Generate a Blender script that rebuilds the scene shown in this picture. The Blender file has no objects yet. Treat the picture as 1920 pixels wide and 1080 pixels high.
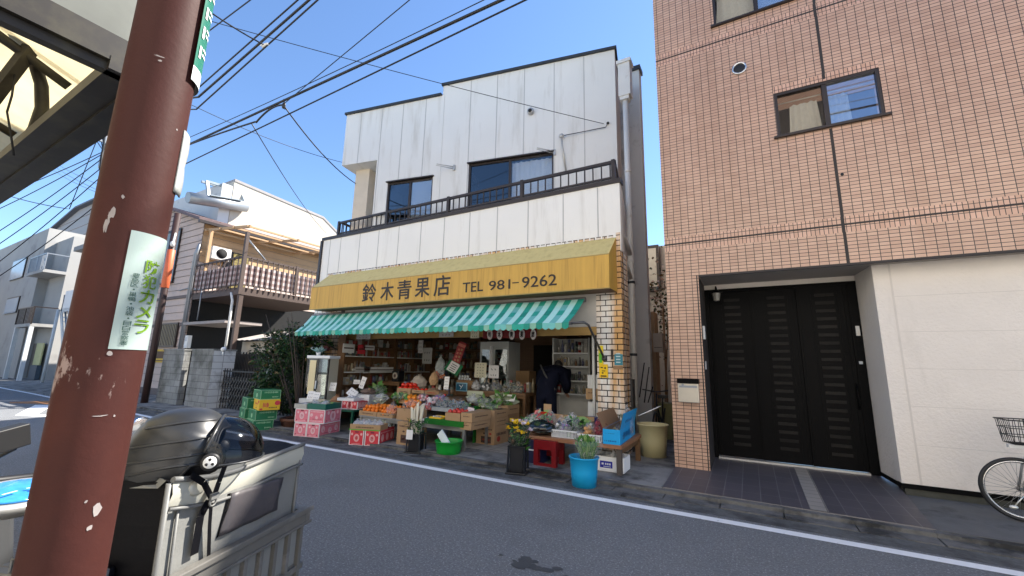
import bpy, math, random
from mathutils import Vector, Matrix
R = random.Random(7)
rad = math.radians
sc = bpy.context.scene
COL = sc.collection

# ------------------------------------------------------------ camera
YAW, PITCH, ROLL, FPX = rad(29.7188251), rad(10.57451251), rad(1.24450765), 774.7935
CAMP = Vector((0.0, 0.0, 1.5))
_f = Vector((-math.sin(YAW) * math.cos(PITCH), math.cos(YAW) * math.cos(PITCH), math.sin(PITCH)))
_r = Vector((math.cos(YAW), math.sin(YAW), 0.0))
_u = _r.cross(_f)
CR = math.cos(ROLL) * _r + math.sin(ROLL) * _u
CU = -math.sin(ROLL) * _r + math.cos(ROLL) * _u
cam = bpy.data.objects.new("camera", bpy.data.cameras.new("camera"))
COL.objects.link(cam)
mw = Matrix((CR, CU, -_f)).transposed().to_4x4()
mw.translation = CAMP
cam.matrix_world = mw
cam.data.sensor_width = 36.0
cam.data.lens = FPX / 1920.0 * 36.0
cam.data.clip_start = 0.05
cam.data.clip_end = 3000
sc.camera = cam

# ------------------------------------------------------------ sky, sun, exposure
SUN = Vector((0.46, 0.68, 0.85)).normalized()
SUN_EL = math.asin(SUN.z)
SUN_AZ = math.atan2(SUN.x, SUN.y)
w = bpy.data.worlds.new("World")
sc.world = w
w.use_nodes = True
nt = w.node_tree
nt.nodes.clear()
sky = nt.nodes.new("ShaderNodeTexSky")
sky.sky_type = 'NISHITA'
sky.sun_disc = False
sky.sun_elevation = SUN_EL
sky.sun_rotation = SUN_AZ
sky.air_density = 1.0
sky.dust_density = 0.1
sky.ozone_density = 6.0
bg = nt.nodes.new("ShaderNodeBackground")
bg.inputs[1].default_value = 0.095
wo = nt.nodes.new("ShaderNodeOutputWorld")
nt.links.new(sky.outputs[0], bg.inputs[0])
nt.links.new(bg.outputs[0], wo.inputs[0])
sl = bpy.data.lights.new("sun", 'SUN')
sl.energy = 5.0
sl.angle = rad(0.5)
sl.color = (1.0, 0.94, 0.85)
so = bpy.data.objects.new("sun", sl)
COL.objects.link(so)
so.rotation_euler = (-SUN).to_track_quat('-Z', 'Y').to_euler()
so.location = (0, 0, 60)
sc.view_settings.view_transform = 'Standard'
sc.view_settings.look = 'None'
sc.view_settings.exposure = 1.62
sc.view_settings.gamma = 1.0

# ------------------------------------------------------------ where a sight line meets a plane
def ray(u, v):
    return _f + (u - 960) / FPX * CR - (v - 540) / FPX * CU
def G(u, v, z=0.0):
    d = ray(u, v); return CAMP + (z - CAMP.z) / d.z * d
def FY(u, v, y):
    d = ray(u, v); return CAMP + y / d.y * d
def FX(u, v, x):
    d = ray(u, v); return CAMP + x / d.x * d
def PLN(u, v, p0, ang):
    n = Vector((-math.sin(ang), math.cos(ang), 0)); d = ray(u, v)
    return CAMP + ((Vector((p0[0], p0[1], 0)) - CAMP).dot(n) / d.dot(n)) * d

# ------------------------------------------------------------ materials
def _nt(name):
    m = bpy.data.materials.new(name); m.use_nodes = True
    t = m.node_tree; b = t.nodes["Principled BSDF"]
    return m, t, b
def nd(t, typ, **kw):
    n = t.nodes.new(typ)
    for k, v in kw.items():
        if k.startswith('i_'):
            n.inputs[k[2:].replace('_', ' ')].default_value = v
        else:
            setattr(n, k, v)
    return n
def c4(c): return (c[0], c[1], c[2], 1.0)
def mixc(t, fac, a, b, blend='MIX'):
    n = t.nodes.new('ShaderNodeMix'); n.data_type = 'RGBA'; n.blend_type = blend
    for s, val in ((0, fac), (6, a), (7, b)):
        if hasattr(val, 'is_linked') or hasattr(val, 'links'):
            t.links.new(val, n.inputs[s])
        else:
            n.inputs[s].default_value = c4(val) if s else val
    return n.outputs[2]
def ramp(t, src, p0, p1, c0=(0, 0, 0), c1=(1, 1, 1)):
    r = t.nodes.new('ShaderNodeValToRGB')
    r.color_ramp.elements[0].position = p0; r.color_ramp.elements[1].position = p1
    r.color_ramp.elements[0].color = c4(c0); r.color_ramp.elements[1].color = c4(c1)
    t.links.new(src, r.inputs[0]); return r.outputs[0]
def noise(t, scale, detail=6, rough=.6, vec=None, stretch=None):
    n = t.nodes.new('ShaderNodeTexNoise')
    n.inputs['Scale'].default_value = scale; n.inputs['Detail'].default_value = detail; n.inputs['Roughness'].default_value = rough
    if vec is None:
        g = t.nodes.new('ShaderNodeNewGeometry'); vec = g.outputs['Position']
    if stretch:
        mp = t.nodes.new('ShaderNodeMapping'); mp.inputs['Scale'].default_value = stretch
        t.links.new(vec, mp.inputs[0]); vec = mp.outputs[0]
    t.links.new(vec, n.inputs['Vector'])
    return n.outputs['Fac']
def M(name, col, rough=.6, metal=0.0, var=.18, vs=4.0, bump=0.0, bs=60.0, spec=.4, stretch=None, stain=None, stain_s=1.5, stain_r=(.55, .7), coat=0.0, stain_stretch=None, trans=0.0):
    m, t, b = _nt(name)
    out = mixc(t, noise(t, vs, stretch=stretch), [c * (1 - var) for c in col], [min(1, c * (1 + var)) for c in col])
    if stain:
        f = ramp(t, noise(t, stain_s, 8, .65, stretch=stain_stretch), stain_r[0], stain_r[1])
        out = mixc(t, f, out, stain)
    t.links.new(out, b.inputs['Base Color'])
    b.inputs['Roughness'].default_value = rough; b.inputs['Metallic'].default_value = metal
    b.inputs['Specular IOR Level'].default_value = spec
    if coat: b.inputs['Coat Weight'].default_value = coat
    if trans: b.inputs['Transmission Weight'].default_value = trans
    if bump:
        bn = t.nodes.new('ShaderNodeBump'); bn.inputs['Strength'].default_value = bump; bn.inputs['Distance'].default_value = .01
        t.links.new(noise(t, bs, 5), bn.inputs['Height']); t.links.new(bn.outputs[0], b.inputs['Normal'])
    return m
def tiles(name, c1, c2, mortar, w, h, ms=.004, offset=0.0, rough=.35, floor=False, bump=.25, stain=None, stain_s=2.0, stain_r=(.5, .7), stain_stretch=None, big=.15, streak=None):
    m, t, b = _nt(name)
    g = t.nodes.new('ShaderNodeNewGeometry'); s = t.nodes.new('ShaderNodeSeparateXYZ')
    t.links.new(g.outputs['Position'], s.inputs[0])
    cb = t.nodes.new('ShaderNodeCombineXYZ')
    if floor:
        t.links.new(s.outputs[0], cb.inputs[0]); t.links.new(s.outputs[1], cb.inputs[1])
    else:
        a = nd(t, 'ShaderNodeMath', operation='ADD'); t.links.new(s.outputs[0], a.inputs[0]); t.links.new(s.outputs[1], a.inputs[1])
        t.links.new(a.outputs[0], cb.inputs[0]); t.links.new(s.outputs[2], cb.inputs[1])
    br = t.nodes.new('ShaderNodeTexBrick')
    br.offset = offset; br.squash = 1.0
    br.inputs['Scale'].default_value = 1.0; br.inputs['Brick Width'].default_value = w; br.inputs['Row Height'].default_value = h
    br.inputs['Mortar Size'].default_value = ms; br.inputs['Mortar Smooth'].default_value = .1
    br.inputs['Color1'].default_value = c4(c1); br.inputs['Color2'].default_value = c4(c2); br.inputs['Mortar'].default_value = c4(mortar)
    t.links.new(cb.outputs[0], br.inputs['Vector'])
    out = br.outputs['Color']
    k = noise(t, 1.1, 5)
    out = mixc(t, 1.0, out, mixc(t, k, (1 - big,) * 3, (1 + big,) * 3), 'MULTIPLY')
    if streak: out = mixc(t, ramp(t, noise(t, 1.0, 7, .6, stretch=(2.6, 2.6, .16)), .50, .74), out, streak, 'MULTIPLY')
    if stain:
        out = mixc(t, ramp(t, noise(t, stain_s, 8, .6, stretch=stain_stretch), *stain_r), out, stain, 'MULTIPLY')
    t.links.new(out, b.inputs['Base Color'])
    b.inputs['Roughness'].default_value = rough
    bn = t.nodes.new('ShaderNodeBump'); bn.inputs['Strength'].default_value = bump; bn.inputs['Distance'].default_value = .004
    inv = nd(t, 'ShaderNodeMath', operation='SUBTRACT'); inv.inputs[0].default_value = 1.0
    t.links.new(br.outputs['Fac'], inv.inputs[1]); t.links.new(inv.outputs[0], bn.inputs['Height']); t.links.new(bn.outputs[0], b.inputs['Normal'])
    return m
def glass(name, tint=(.75, .8, .82), refl=.16, rough=.02, ior=1.5):
    m, t, b = _nt(name)
    t.nodes.remove(b); o = t.nodes['Material Output']
    tr = nd(t, 'ShaderNodeBsdfTransparent'); tr.inputs[0].default_value = c4(tint)
    gl = nd(t, 'ShaderNodeBsdfGlossy'); gl.inputs['Roughness'].default_value = rough; gl.inputs[0].default_value = (.9, .95, 1, 1)
    mx = nd(t, 'ShaderNodeMixShader')
    fr = nd(t, 'ShaderNodeFresnel'); fr.inputs[0].default_value = ior
    mr = nd(t, 'ShaderNodeMath', operation='ADD', use_clamp=True); mr.inputs[1].default_value = refl
    t.links.new(fr.outputs[0], mr.inputs[0]); t.links.new(mr.outputs[0], mx.inputs[0])
    t.links.new(tr.outputs[0], mx.inputs[1]); t.links.new(gl.outputs[0], mx.inputs[2]); t.links.new(mx.outputs[0], o.inputs[0])
    return m
def leafm(name, c1, c2, trans=.3):
    m, t, b = _nt(name)
    oi = t.nodes.new('ShaderNodeNewGeometry')
    out = mixc(t, oi.outputs['Random Per Island'], c1, c2)
    t.links.new(out, b.inputs['Base Color'])
    b.inputs['Roughness'].default_value = .5
    b.inputs['Specular IOR Level'].default_value = .3
    return m
def film(name, tint, rough=.12, alpha=.35):
    m, t, b = _nt(name)
    b.inputs['Base Color'].default_value = c4(tint); b.inputs['Roughness'].default_value = rough
    b.inputs['Alpha'].default_value = alpha
    return m

# ------------------------------------------------------------ mesh collecting
XF = {}
def tag(o, label=None, cat=None, group=None, kind=None):
    if label: o['label'] = label
    if cat: o['category'] = cat
    if group: o['group'] = group
    if kind: o['kind'] = kind
    return o
def thing(name, label, cat, loc=(0, 0, 0), rz=0.0, group=None):
    o = bpy.data.objects.new(name, None); COL.objects.link(o)
    o.empty_display_size = .1
    o.location = loc; o.rotation_euler = (0, 0, rz)
    m = Matrix.Translation(Vector(loc)) @ Matrix.Rotation(rz, 4, 'Z')
    XF[o.name] = m
    return tag(o, label, cat, group)
class MB:
    def __init__(s): s.v = []; s.f = []; s.m = []; s.sm = []
    def add(s, vs, fs, m=0, smooth=False):
        b = len(s.v); s.v += [tuple(x) for x in vs]
        for q in fs: s.f.append([b + i for i in q]); s.m.append(m); s.sm.append(smooth)
        return s
    def box(s, x0, y0, z0, x1, y1, z1, m=0, mat=None, top=None):
        if x0 > x1: x0, x1 = x1, x0
        if y0 > y1: y0, y1 = y1, y0
        if z0 > z1: z0, z1 = z1, z0
        vs = [Vector(p) for p in ((x0, y0, z0), (x1, y0, z0), (x1, y1, z0), (x0, y1, z0), (x0, y0, z1), (x1, y0, z1), (x1, y1, z1), (x0, y1, z1))]
        if top is not None:      # top: shrink the upper face towards its centre
            cx, cy = (x0 + x1) / 2, (y0 + y1) / 2
            for i in range(4, 8): vs[i] = Vector((cx + (vs[i].x - cx) * top, cy + (vs[i].y - cy) * top, z1))
        if mat is not None: vs = [mat @ p for p in vs]
        return s.add(vs, [(0, 3, 2, 1), (4, 5, 6, 7), (0, 1, 5, 4), (1, 2, 6, 5), (2, 3, 7, 6), (3, 0, 4, 7)], m)
    def obox(s, c, size, rz=0.0, m=0, rx=0.0, ry=0.0):
        mt = Matrix.Translation(Vector(c)) @ Matrix.Rotation(rz, 4, 'Z') @ Matrix.Rotation(ry, 4, 'Y') @ Matrix.Rotation(rx, 4, 'X')
        a, b, d = size[0] / 2, size[1] / 2, size[2] / 2
        return s.box(-a, -b, -d, a, b, d, m, mt)
    def quad(s, a, b, c, d, m=0): return s.add([a, b, c, d], [(0, 1, 2, 3)], m)
    def poly(s, pts, m=0): return s.add(pts, [tuple(range(len(pts)))], m)
    def prism(s, pts, off, m=0):
        n = len(pts); off = Vector(off)
        vs = [Vector(p) for p in pts] + [Vector(p) + off for p in pts]
        fs = [tuple(range(n - 1, -1, -1)), tuple(range(n, 2 * n))] + [(i, (i + 1) % n, n + (i + 1) % n, n + i) for i in range(n)]
        return s.add(vs, fs, m)
    def tube(s, pts, r, n=8, m=0, cap=True, closed=False):
        pts = [Vector(p) for p in pts]; k = len(pts); vs = []; fs = []
        rr = r if isinstance(r, (list, tuple)) else [r] * k
        prev = None
        for i, p in enumerate(pts):
            if closed: d = pts[(i + 1) % k] - pts[i - 1]
            else: d = (pts[min(i + 1, k - 1)] - pts[max(i - 1, 0)])
            if d.length < 1e-9: d = Vector((0, 0, 1))
            d.normalize()
            a = prev if prev is not None else (Vector((0, 0, 1)) if abs(d.z) < .9 else Vector((1, 0, 0)))
            x = (a - d * a.dot(d))
            if x.length < 1e-6: x = d.orthogonal()
            x.normalize(); y = d.cross(x); prev = x
            for j in range(n):
                t = 2 * math.pi * j / n
                vs.append(p + rr[i] * (math.cos(t) * x + math.sin(t) * y))
        segs = k if closed else k - 1
        for i in range(segs):
            for j in range(n):
                a = i * n + j; b = i * n + (j + 1) % n; i2 = (i + 1) % k
                fs.append((a, b, i2 * n + (j + 1) % n, i2 * n + j))
        s.add(vs, fs, m, True)
        if cap and not closed:
            b = len(s.v) - len(vs)
            s.f.append([b + j for j in range(n - 1, -1, -1)]); s.m.append(m); s.sm.append(False)
            s.f.append([b + (k - 1) * n + j for j in range(n)]); s.m.append(m); s.sm.append(False)
        return s
    def bar(s, a, b, wd, ht, m=0, up=(0, 0, 1)):
        a, b = Vector(a), Vector(b); d = (b - a); L = d.length; d.normalize()
        up = Vector(up)
        x = d.cross(up)
        if x.length < 1e-6: x = d.cross(Vector((1, 0, 0)))
        x.normalize(); y = x.cross(d)
        x *= wd / 2; y *= ht / 2
        vs = [a - x - y, a + x - y, a + x + y, a - x + y, b - x - y, b + x - y, b + x + y, b - x + y]
        return s.add(vs, [(0, 3, 2, 1), (4, 5, 6, 7), (0, 1, 5, 4), (1, 2, 6, 5), (2, 3, 7, 6), (3, 0, 4, 7)], m)
    def lathe(s, prof, c, n=24, m=0, mat=None, sx=1.0, sy=1.0, smooth=True):
        vs = []; k = len(prof); c = Vector(c)
        for (r, z) in prof:
            for j in range(n):
                t = 2 * math.pi * j / n
                p = Vector((r * sx * math.cos(t), r * sy * math.sin(t), z))
                if mat is not None: p = mat @ p
                vs.append(p + c)
        fs = []
        for i in range(k - 1):
            for j in range(n):
                fs.append((i * n + j, i * n + (j + 1) % n, (i + 1) * n + (j + 1) % n, (i + 1) * n + j))
        fs.append(tuple(range(n - 1, -1, -1))); fs.append(tuple((k - 1) * n + j for j in range(n)))
        return s.add(vs, fs, m, smooth)
    def ell(s, c, rx, ry, rz, n=12, k=8, m=0, jit=0.0, mat=None):
        vs = []; fs = []; c = Vector(c)
        for i in range(1, k):
            ph = math.pi * i / k
            for j in range(n):
                t = 2 * math.pi * j / n
                q = 1 + (R.uniform(-jit, jit) if jit else 0)
                p = Vector((rx * q * math.sin(ph) * math.cos(t), ry * q * math.sin(ph) * math.sin(t), rz * q * math.cos(ph)))
                if mat is not None: p = mat @ p
                vs.append(c + p)
        tp = Vector((0, 0, rz)); bt = Vector((0, 0, -rz))
        if mat is not None: tp, bt = mat @ tp, mat @ bt
        vs += [c + tp, c + bt]; T_ = len(vs) - 2
        for i in range(k - 2):
            for j in range(n):
                fs.append((i * n + j, (i + 1) * n + j, (i + 1) * n + (j + 1) % n, i * n + (j + 1) % n))
        for j in range(n):
            fs.append((T_, j, (j + 1) % n)); fs.append((T_ + 1, (k - 2) * n + (j + 1) % n, (k - 2) * n + j))
        return s.add(vs, fs, m, True)
    def leaf(s, p, size, asp=.45, m=0, d=None, droop=.25):
        d = d or Vector((R.gauss(0, 1), R.gauss(0, 1), R.gauss(0, .7)))
        d = Vector(d)
        if d.length < 1e-6: d = Vector((0, 0, 1))
        d.normalize(); a = Vector((R.gauss(0, 1), R.gauss(0, 1), R.gauss(0, 1))); x = d.cross(a)
        if x.length < 1e-6: x = d.orthogonal()
        x.normalize(); nn = x.cross(d)
        p = Vector(p); L = size; W = size * asp / 2
        b = p + d * L * .5 - nn * L * droop * .3
        return s.add([p, b + x * W, p + d * L - nn * L * droop, b - x * W], [(0, 1, 2, 3)], m)
    def wall(s, org, ax, xs, zs, skip, m=0, mfun=None):
        # a vertical sheet cut in cells at xs / zs; skip(xc, zc) leaves openings
        org = Vector(org); ax = Vector(ax)
        for i in range(len(xs) - 1):
            for j in range(len(zs) - 1):
                xc, zc = (xs[i] + xs[i + 1]) / 2, (zs[j] + zs[j + 1]) / 2
                if skip(xc, zc): continue
                q = [org + ax * xs[i] + Vector((0, 0, zs[j])), org + ax * xs[i + 1] + Vector((0, 0, zs[j])), org + ax * xs[i + 1] + Vector((0, 0, zs[j + 1])), org + ax * xs[i] + Vector((0, 0, zs[j + 1]))]
                s.add(q, [(0, 1, 2, 3)], mfun(xc, zc) if mfun else m)
        return s
    def text(s, body, mat, w=None, h=None, m=0, extrude=.003, bold=0.0, spacing=1.0, align='CENTER', line=1.0, warp=None):
        cu = bpy.data.curves.new("lettering", 'FONT'); cu.body = body; cu.size = 1.0
        cu.align_x = 'CENTER'; cu.align_y = 'CENTER'; cu.offset = bold; cu.space_character = spacing; cu.space_line = line
        cu.resolution_u = 3
        ob = bpy.data.objects.new("lettering", cu); COL.objects.link(ob)
        dg = bpy.context.evaluated_depsgraph_get(); dg.update()
        me = bpy.data.meshes.new_from_object(ob.evaluated_get(dg))
        vs = [v.co.copy() for v in me.vertices]
        if vs:
            x0 = min(v.x for v in vs); x1 = max(v.x for v in vs); y0 = min(v.y for v in vs); y1 = max(v.y for v in vs)
            kx = (w / (x1 - x0)) if w else None; ky = (h / (y1 - y0)) if h else None
            kx = kx or ky; ky = ky or kx
            cx, cy = (x0 + x1) / 2, (y0 + y1) / 2
            fs = [tuple(p.vertices) for p in me.polygons]
            out = []
            top = [Vector(((v.x - cx) * kx, (v.y - cy) * ky, extrude)) for v in vs]
            bot = [Vector((p.x, p.y, 0)) for p in top]
            n = len(top)
            al = top + (bot if not warp else [])
            al = [(warp(p) if warp else mat @ p) for p in al]
            allf = list(fs)
            if not warp:
                from collections import Counter
                ec = Counter()
                for q in fs:
                    for i in range(len(q)): ec[tuple(sorted((q[i], q[(i + 1) % len(q)])))] += 1
                for q in fs:
                    for i in range(len(q)):
                        a, b = q[i], q[(i + 1) % len(q)]
                        if ec[tuple(sorted((a, b)))] == 1: allf.append((b, a, n + a, n + b))
            s.add(al, allf, m)
        bpy.data.objects.remove(ob); bpy.data.curves.remove(cu); bpy.data.meshes.remove(me)
        return s
    def build(s, name, mats, parent=None, local=False, loc=None, rz=0.0, bevel=0.0, sub=0):
        if not isinstance(mats, (list, tuple)): mats = [mats]
        vs = s.v
        if parent is not None:
            xf = XF[parent.name]
            if not local:
                inv = xf.inverted(); vs = [inv @ Vector(p) for p in vs]
            L = None
        else:
            if loc is None:
                xs = [p[0] for p in vs]; ys = [p[1] for p in vs]; zs = [p[2] for p in vs]
                loc = ((min(xs) + max(xs)) / 2, (min(ys) + max(ys)) / 2, min(zs))
                xf = Matrix.Translation(Vector(loc))
                vs = [(p[0] - loc[0], p[1] - loc[1], p[2] - loc[2]) for p in vs]
            else:
                xf = Matrix.Translation(Vector(loc)) @ Matrix.Rotation(rz, 4, 'Z')
                if not local:
                    inv = xf.inverted(); vs = [inv @ Vector(p) for p in vs]
        me = bpy.data.meshes.new(name)
        me.from_pydata([tuple(p) for p in vs], [], s.f)
        for mt in mats: me.materials.append(mt)
        me.polygons.foreach_set('material_index', s.m)
        me.polygons.foreach_set('use_smooth', s.sm)
        me.update()
        o = bpy.data.objects.new(name, me); COL.objects.link(o)
        if parent is not None: o.parent = parent
        else: o.location = loc; o.rotation_euler = (0, 0, rz)
        XF[o.name] = xf
        if bevel:
            b = o.modifiers.new("bevel", 'BEVEL'); b.width = bevel; b.segments = 2; b.limit_method = 'ANGLE'
        if sub:
            b = o.modifiers.new("smooth", 'SUBSURF'); b.levels = sub; b.render_levels = sub
        return o
def struct(name, mb, mats): return tag(mb.build(name, mats), kind='structure')
def copy_tree(o, parent=None):
    c = o.copy(); COL.objects.link(c)
    if parent is not None: c.parent = parent
    for ch in [q for q in o.children]: copy_tree(ch, c)
    return c
def face_y(p, rz=0.0, tilt=0.0):       # text plane facing -Y at p
    return Matrix.Translation(Vector(p)) @ Matrix.Rotation(rz, 4, 'Z') @ Matrix.Rotation(math.pi / 2 - tilt, 4, 'X')
def lerp(a, b, t): return Vector(a) * (1 - t) + Vector(b) * t
# ============================================================ materials of the place
m_asph = M("asphalt", (.165, .172, .180), .85, var=.55, vs=38, bump=1.0, bs=150, stain=(.120, .126, .132), stain_s=.9, stain_r=(.52, .8))
def _speck(m):
    t = m.node_tree; b = t.nodes["Principled BSDF"]; src = b.inputs['Base Color'].links[0].from_socket
    f = ramp(t, noise(t, 62, 4, .7), .55, .66)
    t.links.new(mixc(t, f, src, (.40, .40, .41)), b.inputs['Base Color'])
_speck(m_asph)
m_conc = M("weathered_concrete", (.25, .24, .225), .9, var=.3, vs=5, bump=.6, bs=70, stain=(.06, .058, .054), stain_s=2.2, stain_r=(.45, .65))
m_gutter = M("gutter_concrete", (.135, .132, .128), .9, var=.45, vs=11, bump=1, bs=60, stain=(.030, .030, .030), stain_s=2.6, stain_r=(.45, .62))
m_line = M("road_paint", (.80, .81, .82), .7, var=.06, vs=9, stain=(.16, .16, .165), stain_s=22, stain_r=(.63, .70))
m_orange_line = M("orange_paint", (.42, .17, .05), .7, stain=(.08, .07, .06), stain_s=12, stain_r=(.52, .66))
m_drive = tiles("driveway_tile", (.070, .064, .072), (.085, .076, .085), (.16, .15, .15), .19, .30, .004, floor=True, rough=.5, big=.25)
m_drive_l = tiles("light_paving_tile", (.27, .25, .22), (.30, .27, .24), (.12, .11, .10), .3, .15, .005, floor=True, rough=.6)
m_floor = tiles("shop_floor_tile", (.36, .34, .31), (.42, .40, .36), (.15, .14, .13), .2, .2, .006, floor=True, rough=.6, stain=(.55, .5, .45))
m_black = M("dark_rubber", (.014, .014, .015), .5)

# ============================================================ ground, road, kerb
g = MB(); g.quad((-400, -300, -.03), (400, -300, -.03), (400, 500, -.03), (-400, 500, -.03)); struct('ground', g, m_conc)
g = MB(); g.quad((-140, -2.2, 0), (60, -2.2, 0), (60, 5.42, 0), (-140, 5.42, 0))
struct('road', g, m_asph)
g = MB(); g.quad((-22, 5.16, .0022), (16, 5.13, .0022), (16, 5.401, .0022), (-22, 5.401, .0022)); struct('road_edge', g, M('rough_edge_asphalt', (.115, .118, .12), .9, var=.5, vs=22, bump=1, bs=120, stain=(.05, .05, .052), stain_s=3, stain_r=(.45, .65)))
g = MB()
for i in range(60):                                    # gutter slabs, 60 cm each, with a slight step
    x0 = -22 + i * .6; e = R.uniform(-.006, .006)
    g.box(x0 + .006, 5.40, -.05, x0 + .594, 5.60, .012 + e); g.box(x0 + .002, 5.60 + abs(e), -.05, x0 + .599, 5.70, .050 + e)
struct('kerb', g, m_gutter)
g = MB(); g.box(-22, 5.695, -.02, -1.06, 9.5, .050); struct('apron', g, m_conc)
g = MB(); g.box(-140, 5.42, -.05, -22.0, 12, .03); g.box(-1.9, 9.49, -.02, -1.05, 16, .05); struct('pavement', g, m_conc)
g = MB(); g.quad((-10.2, 6.3, .055), (-1.95, 6.3, .055), (-2.3, 12, .08), (-10.2, 12, .08)); struct('shop_floor', g, m_floor)
# tiled ramp in front of the dark door
dz = lambda y: .060 + (y - 5.70) * .038
g = MB(); g.add([(-1.05, 5.70, dz(5.70)), (1.42, 5.70, dz(5.70)), (1.50, 7.05, dz(7.05)), (1.50, 7.8, dz(7.8)), (-1.05, 7.8, dz(7.8))], [(0, 1, 2, 3, 4)])
g.quad((-1.05, 5.70, 0), (1.42, 5.70, 0), (1.42, 5.70, dz(5.7)), (-1.05, 5.7, dz(5.7)))
struct('driveway', g, m_drive)
g = MB(); g.quad((.45, 5.705, dz(5.7) + .004), (.61, 5.705, dz(5.7) + .004), (.61, 7.68, dz(7.68) + .004), (.45, 7.68, dz(7.68) + .004)); struct('paving_strip', g, m_drive_l)
g = MB(); g.add([(1.42, 5.70, .056), (14, 5.70, .056), (14, 7.1, .07), (1.50, 7.1, .07)], [(0, 1, 2, 3)]); g.box(1.425, 5.70, -.02, 14, 5.71, .055)
struct('forecourt', g, M("dark_concrete", (.12, .12, .12), .85, var=.35, vs=4, bump=.5, bs=80, stain=(.04, .04, .04), stain_s=2))
# white edge line, wiggling a little with the road
g = MB(); xs = [-31 + i * .5 for i in range(100)]
def ly(x):
    return 5.0 + .02 * math.sin(x * .7) + (0 if x > -13 else -.0 + (-13 - x) * .022)
for a, b in zip(xs, xs[1:]): g.quad((a, ly(a) - .062, .004), (b, ly(b) - .062, .004), (b, ly(b) + .062, .004), (a, ly(a) + .062, .004))
struct('road_marking_edge', g, m_line)
g = MB()                                                # hollow white diamond and an orange bar, far left
a = [G(28, 779, .004), G(66, 759, .004), G(150, 762, .004), G(140, 783, .004)]
b = [G(70, 777, .004), G(88, 766, .004), G(130, 767, .004), G(125, 779, .004)]
for i in range(4): g.quad(a[i], a[(i + 1) % 4], b[(i + 1) % 4], b[i])
struct('road_marking_diamond', g, m_line)
g = MB(); g.quad(G(18, 756, .004), G(120, 758, .004), G(120, 751, .004), G(18, 753.5, .004)); struct('road_marking_bar', g, m_orange_line)
g = MB()                                                # dark damp patch on the asphalt
c = G(975, 1052, .004)
for k in range(16):
    a0 = c + Vector((R.gauss(0, .16), R.gauss(0, .055), 0)); n = 9; rr = R.uniform(.015, .06)
    g.poly([(a0.x + 1.5 * rr * R.uniform(.6, 1.2) * math.cos(2 * math.pi * j / n), a0.y + rr * R.uniform(.6, 1.2) * math.sin(2 * math.pi * j / n), .003 + .00012 * k) for j in range(n)])
struct('damp_patch', g, M("damp_asphalt", (.060, .063, .067), .6, bump=.4, bs=200))
g = MB()
for (u, v, l, wd) in ((1215, 934, .30, .08),):
    c = G(u, v, .013); g.box(c.x - l, c.y - wd, -.02, c.x + l, c.y + wd, .017)
struct('gutter_cover', g, m_gutter)
# ============================================================ the greengrocer's building
m_side = M("white_siding", (.80, .78, .74), .75, var=.05, vs=1.2, bump=.35, bs=55, stain=(.60, .57, .52), stain_s=1.3, stain_r=(.56, .85), stain_stretch=(3, 3, .35))
m_side_u = M("upper_white_siding", (.68, .67, .645), .75, var=.05, vs=1.2, bump=.35, bs=55, stain=(.46, .43, .38), stain_s=1.3, stain_r=(.52, .85), stain_stretch=(3, 3, .35))
m_seam = M("joint_sealant", (.44, .43, .42), .8)
m_bronze = M("bronze_aluminium", (.040, .030, .026), .4, metal=.3, spec=.5)
m_roofm = M("dark_roof_trim", (.030, .034, .040), .5)
m_grey = M("grey_render", (.62, .62, .61), .85, var=.08, vs=2, bump=.2, bs=60, stain=(.28, .28, .28), stain_s=1)
m_pipe = M("white_pipe", (.66, .65, .62), .45, var=.1, vs=2, stain=(.35, .28, .2), stain_s=2.4, stain_r=(.6, .8))
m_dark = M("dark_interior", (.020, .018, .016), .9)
m_wtile = tiles("white_wall_tile", (.74, .72, .68), (.78, .76, .72), (.035, .030, .027), .20, .10, .009, offset=.5, rough=.18, bump=.5, stain=(.82, .48, .20), stain_s=.9, stain_r=(.42, .62), stain_stretch=(3.0, 3.0, .25))
m_glass = glass("window_glass", (.88, .9, .92), .06)
m_glassd = glass("dark_window_glass", (.35, .38, .40), .06)
m_curt = M("net_curtain", (.70, .72, .74), .8, var=.1)
m_frost = M("frosted_glass", (.42, .45, .48), .25, var=.06)
m_wood = M("brown_wood", (.16, .085, .04), .55, var=.35, vs=6, stretch=(.6, 8, 8))
m_beam = M("ochre_beam", (.36, .22, .07), .55, var=.2, vs=5, stretch=(.6, 6, 6))
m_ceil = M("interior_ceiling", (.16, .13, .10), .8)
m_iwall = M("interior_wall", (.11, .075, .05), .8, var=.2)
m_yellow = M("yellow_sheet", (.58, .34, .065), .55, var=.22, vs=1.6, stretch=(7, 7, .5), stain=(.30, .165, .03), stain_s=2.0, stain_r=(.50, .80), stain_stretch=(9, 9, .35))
m_yellow_top = M("skylit_yellow_sheet", (.62, .50, .20), .55, var=.12, vs=2.2, stretch=(5, 5, .6), stain=(.46, .34, .12), stain_s=2, stain_r=(.5, .8), stain_stretch=(4, 4, .4))  # sloping top coloured paler to stand for sky light on it
m_ink = M("black_lettering", (.018, .014, .012), .5)

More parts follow.
